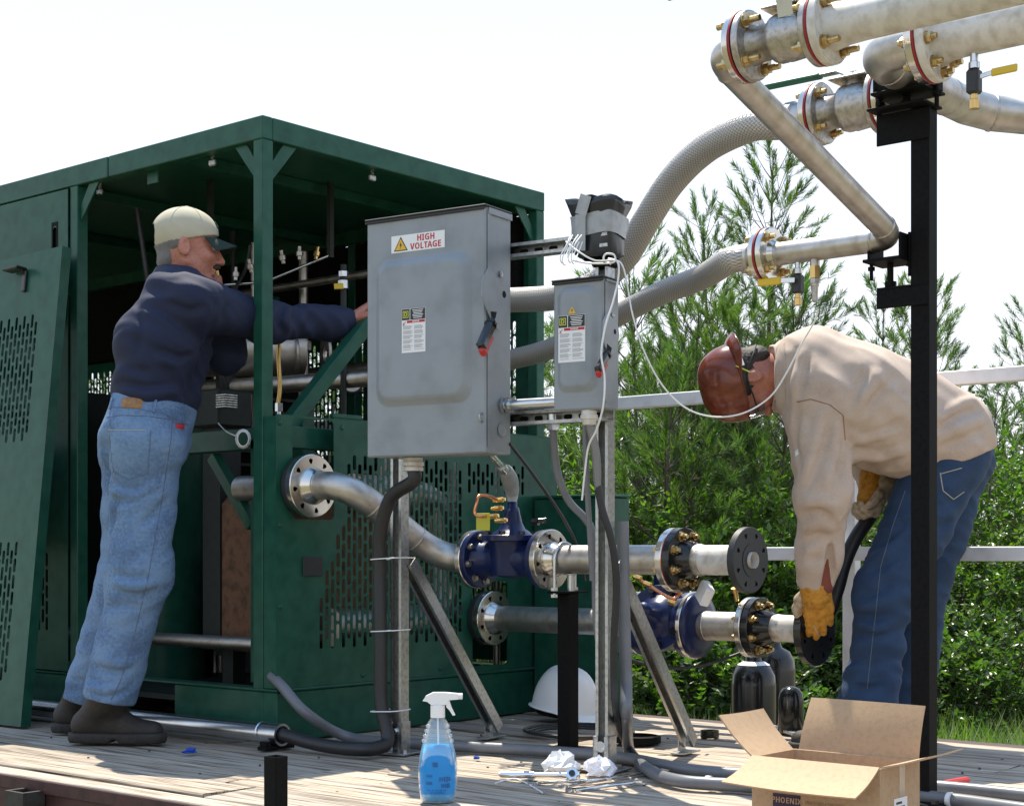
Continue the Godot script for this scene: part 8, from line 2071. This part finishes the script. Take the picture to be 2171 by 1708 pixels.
func pine(base: Vector3, H: float, seed_: int, spread: float, tufts: Array, label: String, thin := 1.0) -> void:
	var r := RandomNumberGenerator.new(); r.seed = seed_
	var o := thing("pine_tree", label, "tree", base, "young pines beyond the trailer")
	var b := B.new(); var xs: Array = []; var cols: Array = []
	var trunk: Array = []; var rad: Array = []
	var lean := Vector3(r.randfn(0, 0.03), 0, r.randfn(0, 0.03))
	for k in 13:
		var t := k / 12.0
		trunk.append(Vector3(0, -0.1, 0) + Vector3.UP * (H * 0.985 + 0.1) * t + lean * H * t * t); rad.append(lerpf(0.012 * H, 0.006, pow(t, 0.8)))
	b.tube(trunk, rad, 7)
	var hue := r.randf_range(-0.1, 0.12)
	var y := H * r.randf_range(0.06, 0.12)
	while y < H - 0.12:
		var t := y / H
		var at: Vector3 = Vector3.UP * y + lean * H * t * t
		var n := r.randi_range(4, 6)
		var a0 := r.randf() * TAU
		for k in n:
			if r.randf() < 0.10: continue
			var a := a0 + TAU * k / n + r.randfn(0, 0.2)
			var L := spread * pow(1.0 - t, 0.95) * r.randf_range(0.65, 1.25) + 0.20
			var out := Vector3(cos(a), 0, sin(a))
			var rise := lerpf(0.25, 1.7, pow(t, 1.3)) + r.randfn(0, 0.12)
			var pts: Array = []
			for s in 6:
				var u := s / 5.0
				pts.append(at + out * L * u / sqrt(1.0 + rise * rise * 0.35) + Vector3.UP * L * (rise * u * 0.55 + 0.30 * u * u - 0.16 * sin(u * PI) * (1.0 - t)))
			b.tube(pts, [0.010 * L + 0.005, 0.008 * L + 0.004, 0.006 * L + 0.004, 0.004 * L + 0.003, 0.003, 0.002], 5, false)
			put(xs, cols, r, hue, pts[5], pts[5] - pts[4], 1.0)
			put(xs, cols, r, hue, pts[4].lerp(pts[5], 0.35), pts[5] - pts[4], 0.9)
			if L > 0.5: put(xs, cols, r, hue, pts[4], pts[5] - pts[3], 0.9)
			var m := int(L / (0.15 * thin)) + (1 if L > 0.4 else 0)
			for j in m:
				var u := lerpf(0.42, 0.98, (j + r.randf()) / m)
				var q: Vector3 = pts[mini(int(u * 5), 4)].lerp(pts[mini(int(u * 5) + 1, 5)], fposmod(u * 5, 1.0))
				var sd := 1.0 if j % 2 == 0 else -1.0
				var side := (out.cross(Vector3.UP) * sd + out * 0.8 + Vector3.UP * r.randf_range(0.2, 1.1)).normalized()
				var tl := r.randf_range(0.12, 0.36) * (1.2 - u * 0.5)
				var e := q + side * tl
				b.tube([q, e], [0.0035, 0.002], 4, false)
				put(xs, cols, r, hue, e, side + Vector3.UP * 0.5, r.randf_range(0.8, 1.1))
				if tl > 0.22: put(xs, cols, r, hue, q + side * tl * 0.55, side + Vector3.UP * 0.2, r.randf_range(0.7, 1.0))
		y += lerpf(0.40, 0.30, t) * r.randf_range(0.8, 1.2)
	for k in 3: put(xs, cols, r, hue, Vector3.UP * (H - 0.20 - 0.2 * k) + lean * H, Vector3.UP, 0.8)
	var tm := MeshInstance3D.new(); tm.name = "trunk"; tm.mesh = b.mesh(); tm.material_override = M.bark; o.add_child(tm)
	spray(o, "crown", tufts[seed_ % tufts.size()], xs, cols, M.needles)
func shrub(base: Vector3, h: float, w: float, seed_: int, leaf: Mesh, n: int, col: Color, label: String, airy := 1.0) -> void:
	var r := RandomNumberGenerator.new(); r.seed = seed_
	var o := thing("shrub", label, "shrub", base, "broadleaf bushes at the edge of the wood")
	var b := B.new(); var xs: Array = []; var cols: Array = []
	var stems: Array = []
	for k in 7:
		var a := r.randf() * TAU; var top := Vector3(cos(a) * w * r.randf_range(0.1, 0.6), h * r.randf_range(0.55, 0.95), sin(a) * w * r.randf_range(0.1, 0.6))
		var pts := curve([Vector3(r.randfn(0, 0.08), -0.08, r.randfn(0, 0.08)), top * Vector3(0.3, 0.4, 0.3), top * Vector3(0.7, 0.75, 0.7), top], 3)
		b.tube(pts, [0.02, 0.019, 0.018, 0.016, 0.014, 0.012, 0.010, 0.008, 0.006, 0.004], 5, false)
		stems.append(pts)
	var f := FastNoiseLite.new(); f.seed = seed_; f.frequency = 1.3
	var twigs := n / 13
	var made := 0
	while made < twigs:
		var p := Vector3(r.randf_range(-1, 1), r.randf_range(0, 1), r.randf_range(-1, 1))
		var e := Vector2(p.x, p.z).length()
		var lim := sqrt(maxf(0.0, 1.0 - pow(absf(p.y - 0.42) / 0.6, 2.2)))
		if e > lim * (1.0 + 0.35 * f.get_noise_3dv(p * 2.0)): continue
		if e < lim * 0.45 and r.randf() < 0.6: continue
		if f.get_noise_3dv(p * 3.0 + Vector3(7, 3, 1)) < -0.18 * airy: continue
		made += 1
		var at := Vector3(p.x * w, p.y * h, p.z * w)
		var dir := (Vector3(p.x, 0.35 + 0.5 * p.y, p.z) + Vector3(r.randfn(0, 0.5), r.randfn(0, 0.35), r.randfn(0, 0.5))).normalized()
		var L := r.randf_range(0.12, 0.32)
		if made % 2 == 0: b.tube([at - dir * L * 0.6, at + dir * L], [0.004, 0.002], 3, false)
		var tone := r.randf_range(0.6, 1.25) * (1.0 + 0.3 * f.get_noise_3dv(p * 1.5))
		var young := r.randf() < 0.18
		for k in 13:
			var q := at + dir * L * (k / 12.0) + Vector3(r.randfn(0, 0.012), r.randfn(0, 0.012), r.randfn(0, 0.012))
			var ld := (dir * 0.5 + Vector3(r.randfn(0, 0.7), r.randfn(-0.1, 0.4), r.randfn(0, 0.7))).normalized()
			var bs := aim(ld, 0.0)
			# turn the leaf's face to the sky
			var upw := Vector3.UP + Vector3(r.randfn(0, 0.45), 0, r.randfn(0, 0.45))
			var zz := (upw - ld * upw.dot(ld)).normalized()
			bs = Basis(ld.cross(zz), ld, zz)
			xs.append(Transform3D(bs.scaled(Vector3.ONE * r.randf_range(0.45, 1.45)), q))
			var g := tone * r.randf_range(0.85, 1.15)
			g *= 1.5
			cols.append(Color(col.r * 1.4 * g * (1.4 if young else 1.0), col.g * g * (1.2 if young else 1.0), col.b * 1.3 * g))
	var tm := MeshInstance3D.new(); tm.name = "stems"; tm.mesh = b.mesh(); tm.material_override = M.bark; o.add_child(tm)
	spray(o, "foliage", leaf, xs, cols, M.leaves)
func vegetation() -> void:
	var r := RandomNumberGenerator.new(); r.seed = 100
	var tufts := [tuft_mesh(1, 56), tuft_mesh(2, 50), tuft_mesh(3, 60)]
	var G := -1.02
	var words := ["tallest young pine rising behind the hose flange", "slender pine with open top left of the tallest pine", "bushy young pine behind the small switch box", "dense young pine seen through the pipework", "full needled pine behind the bending man", "sparse pine top just left of the black column", "thin bare topped pine right behind the black column", "short pine above the white top rail", "pine at the edge of the view above the white rail", "low pine tucked behind the railing", "wide pine low behind the blue valves", "pine half hidden behind the green enclosure", "squat pine behind the bending man's collar", "small pine behind the black end flange", "pine behind the enclosure near its far post", "pine behind the enclosure beside the big switch box", "pine behind the slotted back of the enclosure", "pine behind the enclosure and the leaning man", "pine behind the enclosure's closed side door", "pine past the end of the railing", "last pine past the end of the railing", "low pine behind the long white wire", "low pine behind the bending man's back pocket", "pine filling the gap by the strut post", "pine filling the gap behind the upper black flange", "broad pine low behind the tallest pine", "pine behind the bending man's shoulder", "pine low behind the slender open pine"]
	var trees := [[1622, 340, 17.5, 0.85, 0], [1512, 446, 18.5, 0.8, 1], [1362, 560, 16.0, 1.3, 2], [1455, 640, 14.4, 1.25, 3], [1705, 600, 16.5, 1.3, 4], [1862, 640, 20.5, 0.8, 5], [1922, 612, 19.5, 0.85, 6], [2012, 700, 21.0, 0.8, 7], [2150, 664, 20.0, 0.9, 8], [2085, 850, 17.0, 1.2, 9], [1565, 700, 14.2, 1.25, 10], [1240, 720, 17.5, 1.3, 11],
		[1780, 800, 17.0, 1.2, 12], [1650, 820, 13.6, 1.1, 13], [1060, 700, 15.0, 1.3, 14], [880, 640, 14.0, 1.4, 15], [680, 640, 14.0, 1.4, 16], [480, 660, 14.5, 1.4, 17], [250, 700, 16.0, 1.3, 18], [2300, 720, 19.0, 1.2, 19], [2460, 690, 20.0, 1.3, 20], [1400, 820, 13.4, 1.1, 21], [1960, 900, 15.5, 1.1, 22], [1330, 780, 17.8, 1.3, 23], [1500, 760, 16.8, 1.3, 24], [1610, 740, 18.0, 1.4, 25], [1740, 760, 15.6, 1.2, 26], [1430, 720, 18.6, 1.3, 27]]
	var k := 0
	for q in trees:
		var p := pt(q[0], 1170, q[2]); var top := pt(q[0], q[1], q[2]).y
		pine(Vector3(p.x, G, p.z), top - G, 200 + k, q[3], tufts, words[q[4]], 1.7 if q[4] in [5, 6, 7] else 1.0)
		k += 1
	var oval := leaf_mesh(0.062, 0.032); var lance := leaf_mesh(0.085, 0.024); var round_l := leaf_mesh(0.055, 0.045)
	var bush := [[1190, 900, 14.0, 1.0, 1, Color(0.085, 0.17, 0.05), "pale leaved bush between the enclosure and the strut post"],
		[1330, 1200, 13.6, 1.0, 0, Color(0.055, 0.12, 0.028), "low dark bush behind the lower pipe"],
		[1490, 1090, 13.4, 0.9, 0, Color(0.070, 0.155, 0.026), "bright leaved bush behind the blue valves"],
		[1640, 1040, 13.2, 0.8, 0, Color(0.080, 0.175, 0.028), "bright green bush behind the hanging sleeve"],
		[1760, 1120, 13.5, 0.9, 2, Color(0.055, 0.12, 0.030), "dark bush behind the gloved hand"],
		[1880, 1080, 14.2, 1.0, 0, Color(0.060, 0.13, 0.028), "bush showing between the bending man's arm and legs"],
		[2020, 930, 15.2, 1.2, 2, Color(0.085, 0.18, 0.035), "round leaved bright bush right of the black column"],
		[2150, 960, 14.6, 1.1, 0, Color(0.060, 0.13, 0.030), "tall bush at the right end of the railing"],
		[2080, 1190, 13.8, 1.1, 0, Color(0.050, 0.105, 0.030), "low bush under the lower white rail"],
		[1950, 1240, 13.6, 1.0, 0, Color(0.055, 0.115, 0.030), "low bush at the foot of the black column's view"],
		[1450, 1280, 13.4, 1.0, 0, Color(0.062, 0.125, 0.030), "low bush under the sagging black hose"],
		[1720, 1270, 13.5, 1.0, 0, Color(0.045, 0.10, 0.026), "low dark bush behind the gas cylinders"],
		[2130, 1330, 12.6, 0.8, 0, Color(0.050, 0.105, 0.030), "knee high bush in the grass right of the black column"], [1960, 1380, 12.4, 0.7, 0, Color(0.055, 0.115, 0.030), "knee high bush in the grass behind the black column"], [1560, 1370, 12.4, 0.8, 0, Color(0.055, 0.115, 0.030), "knee high bush in the grass behind the gas cylinders"], [1400, 1360, 12.6, 0.8, 2, Color(0.055, 0.115, 0.030), "knee high bush in the grass behind the strut brace"],
		[2280, 980, 14.5, 1.2, 0, Color(0.06, 0.13, 0.03), "bush past the end of the white railing"], [1030, 960, 15.0, 1.4, 0, Color(0.06, 0.13, 0.03), "bush behind the enclosure by its far post"], [820, 980, 15.0, 1.4, 0, Color(0.06, 0.13, 0.03), "bush behind the enclosure beside the big switch box"], [600, 980, 15.0, 1.4, 2, Color(0.06, 0.13, 0.03), "round leaved bush behind the enclosure's back"], [380, 980, 15.0, 1.4, 0, Color(0.06, 0.13, 0.03), "bush behind the enclosure and the leaning man"],
		[1400, 900, 21.0, 1.8, 0, Color(0.045, 0.10, 0.026), "far thicket behind the bushy pine"], [1650, 880, 21.5, 1.8, 2, Color(0.045, 0.10, 0.026), "far thicket behind the tallest pine"], [1900, 880, 22.0, 1.8, 0, Color(0.05, 0.105, 0.028), "far thicket behind the bending man"], [2130, 850, 22.0, 1.8, 2, Color(0.05, 0.11, 0.028), "far thicket above the white top rail"], [1150, 920, 21.0, 1.8, 0, Color(0.045, 0.10, 0.026), "far thicket beside the enclosure's far post"], [2380, 860, 22.0, 1.9, 0, Color(0.05, 0.11, 0.028), "far thicket past the end of the railing"]]
	k = 0
	for q in bush:
		var p := pt(q[0], 1170, q[2]); var top := pt(q[0], q[1], q[2]).y
		var lf: ArrayMesh = [oval, lance, round_l][q[4]]
		shrub(Vector3(p.x, G, p.z), top - G, q[3], 400 + k, lf, 7000 if q[2] < 20 else 9000, q[5], q[6])
		k += 1
	# tall grass between the trailer and the wood
	var bl := B.new()
	var gm: Array = []
	for s in 3:
		var v := PackedVector3Array(); var nn := PackedVector3Array(); var c := PackedColorArray()
		for j in 14:
			var a := r.randf() * TAU; var L := r.randf_range(0.22, 0.62); var bend := r.randf_range(0.1, 0.5); var d := Vector3(cos(a), 0, sin(a)); var w := Vector3(-sin(a), 0, cos(a)) * 0.004
			var p0 := Vector3(r.randfn(0, 0.05), 0, r.randfn(0, 0.05)); var p1 := p0 + Vector3.UP * L * 0.6 + d * bend * L * 0.3; var p2 := p0 + Vector3.UP * L + d * bend * L
			var n := w.cross(Vector3.UP).normalized()
			for t in [p0 - w, p0 + w, p1 + w, p0 - w, p1 + w, p1 - w, p1 - w, p1 + w, p2]: v.append(t); nn.append(n); c.append(Color.WHITE)
		var arr := []; arr.resize(Mesh.ARRAY_MAX); arr[Mesh.ARRAY_VERTEX] = v; arr[Mesh.ARRAY_COLOR] = c
		var m := ArrayMesh.new(); m.add_surface_from_arrays(Mesh.PRIMITIVE_TRIANGLES, arr); gm.append(m)
	for s in 3:
		var xs: Array = []; var cols: Array = []
		for j in 8000:
			var u := r.randf_range(200, 2700); var d := r.randf_range(7.5, 19.0)
			var p := pt(u, 1170, d); p.y = G
			if p.x < 1.75: continue
			var sc := r.randf_range(0.3, 0.95)
			xs.append(Transform3D(Basis(UPV, r.randf() * TAU).scaled(Vector3(1, sc, 1)), p))
			var dry := r.randf(); var f := r.randf_range(0.7, 1.3)
			cols.append(Color((0.13 + 0.16 * dry * dry) * f, (0.20 + 0.06 * dry) * f, (0.045 + 0.06 * dry) * f))
		var go := spray(self, numbered("grass"), gm[s], xs, cols, M.leaves)
		go.set_meta("kind", "stuff"); go.set_meta("label", ["tall green grass between trailer and wood", "tall mixed grass with dry stalks before the wood", "short green grass at the foot of the bushes"][s]); go.set_meta("category", "grass")
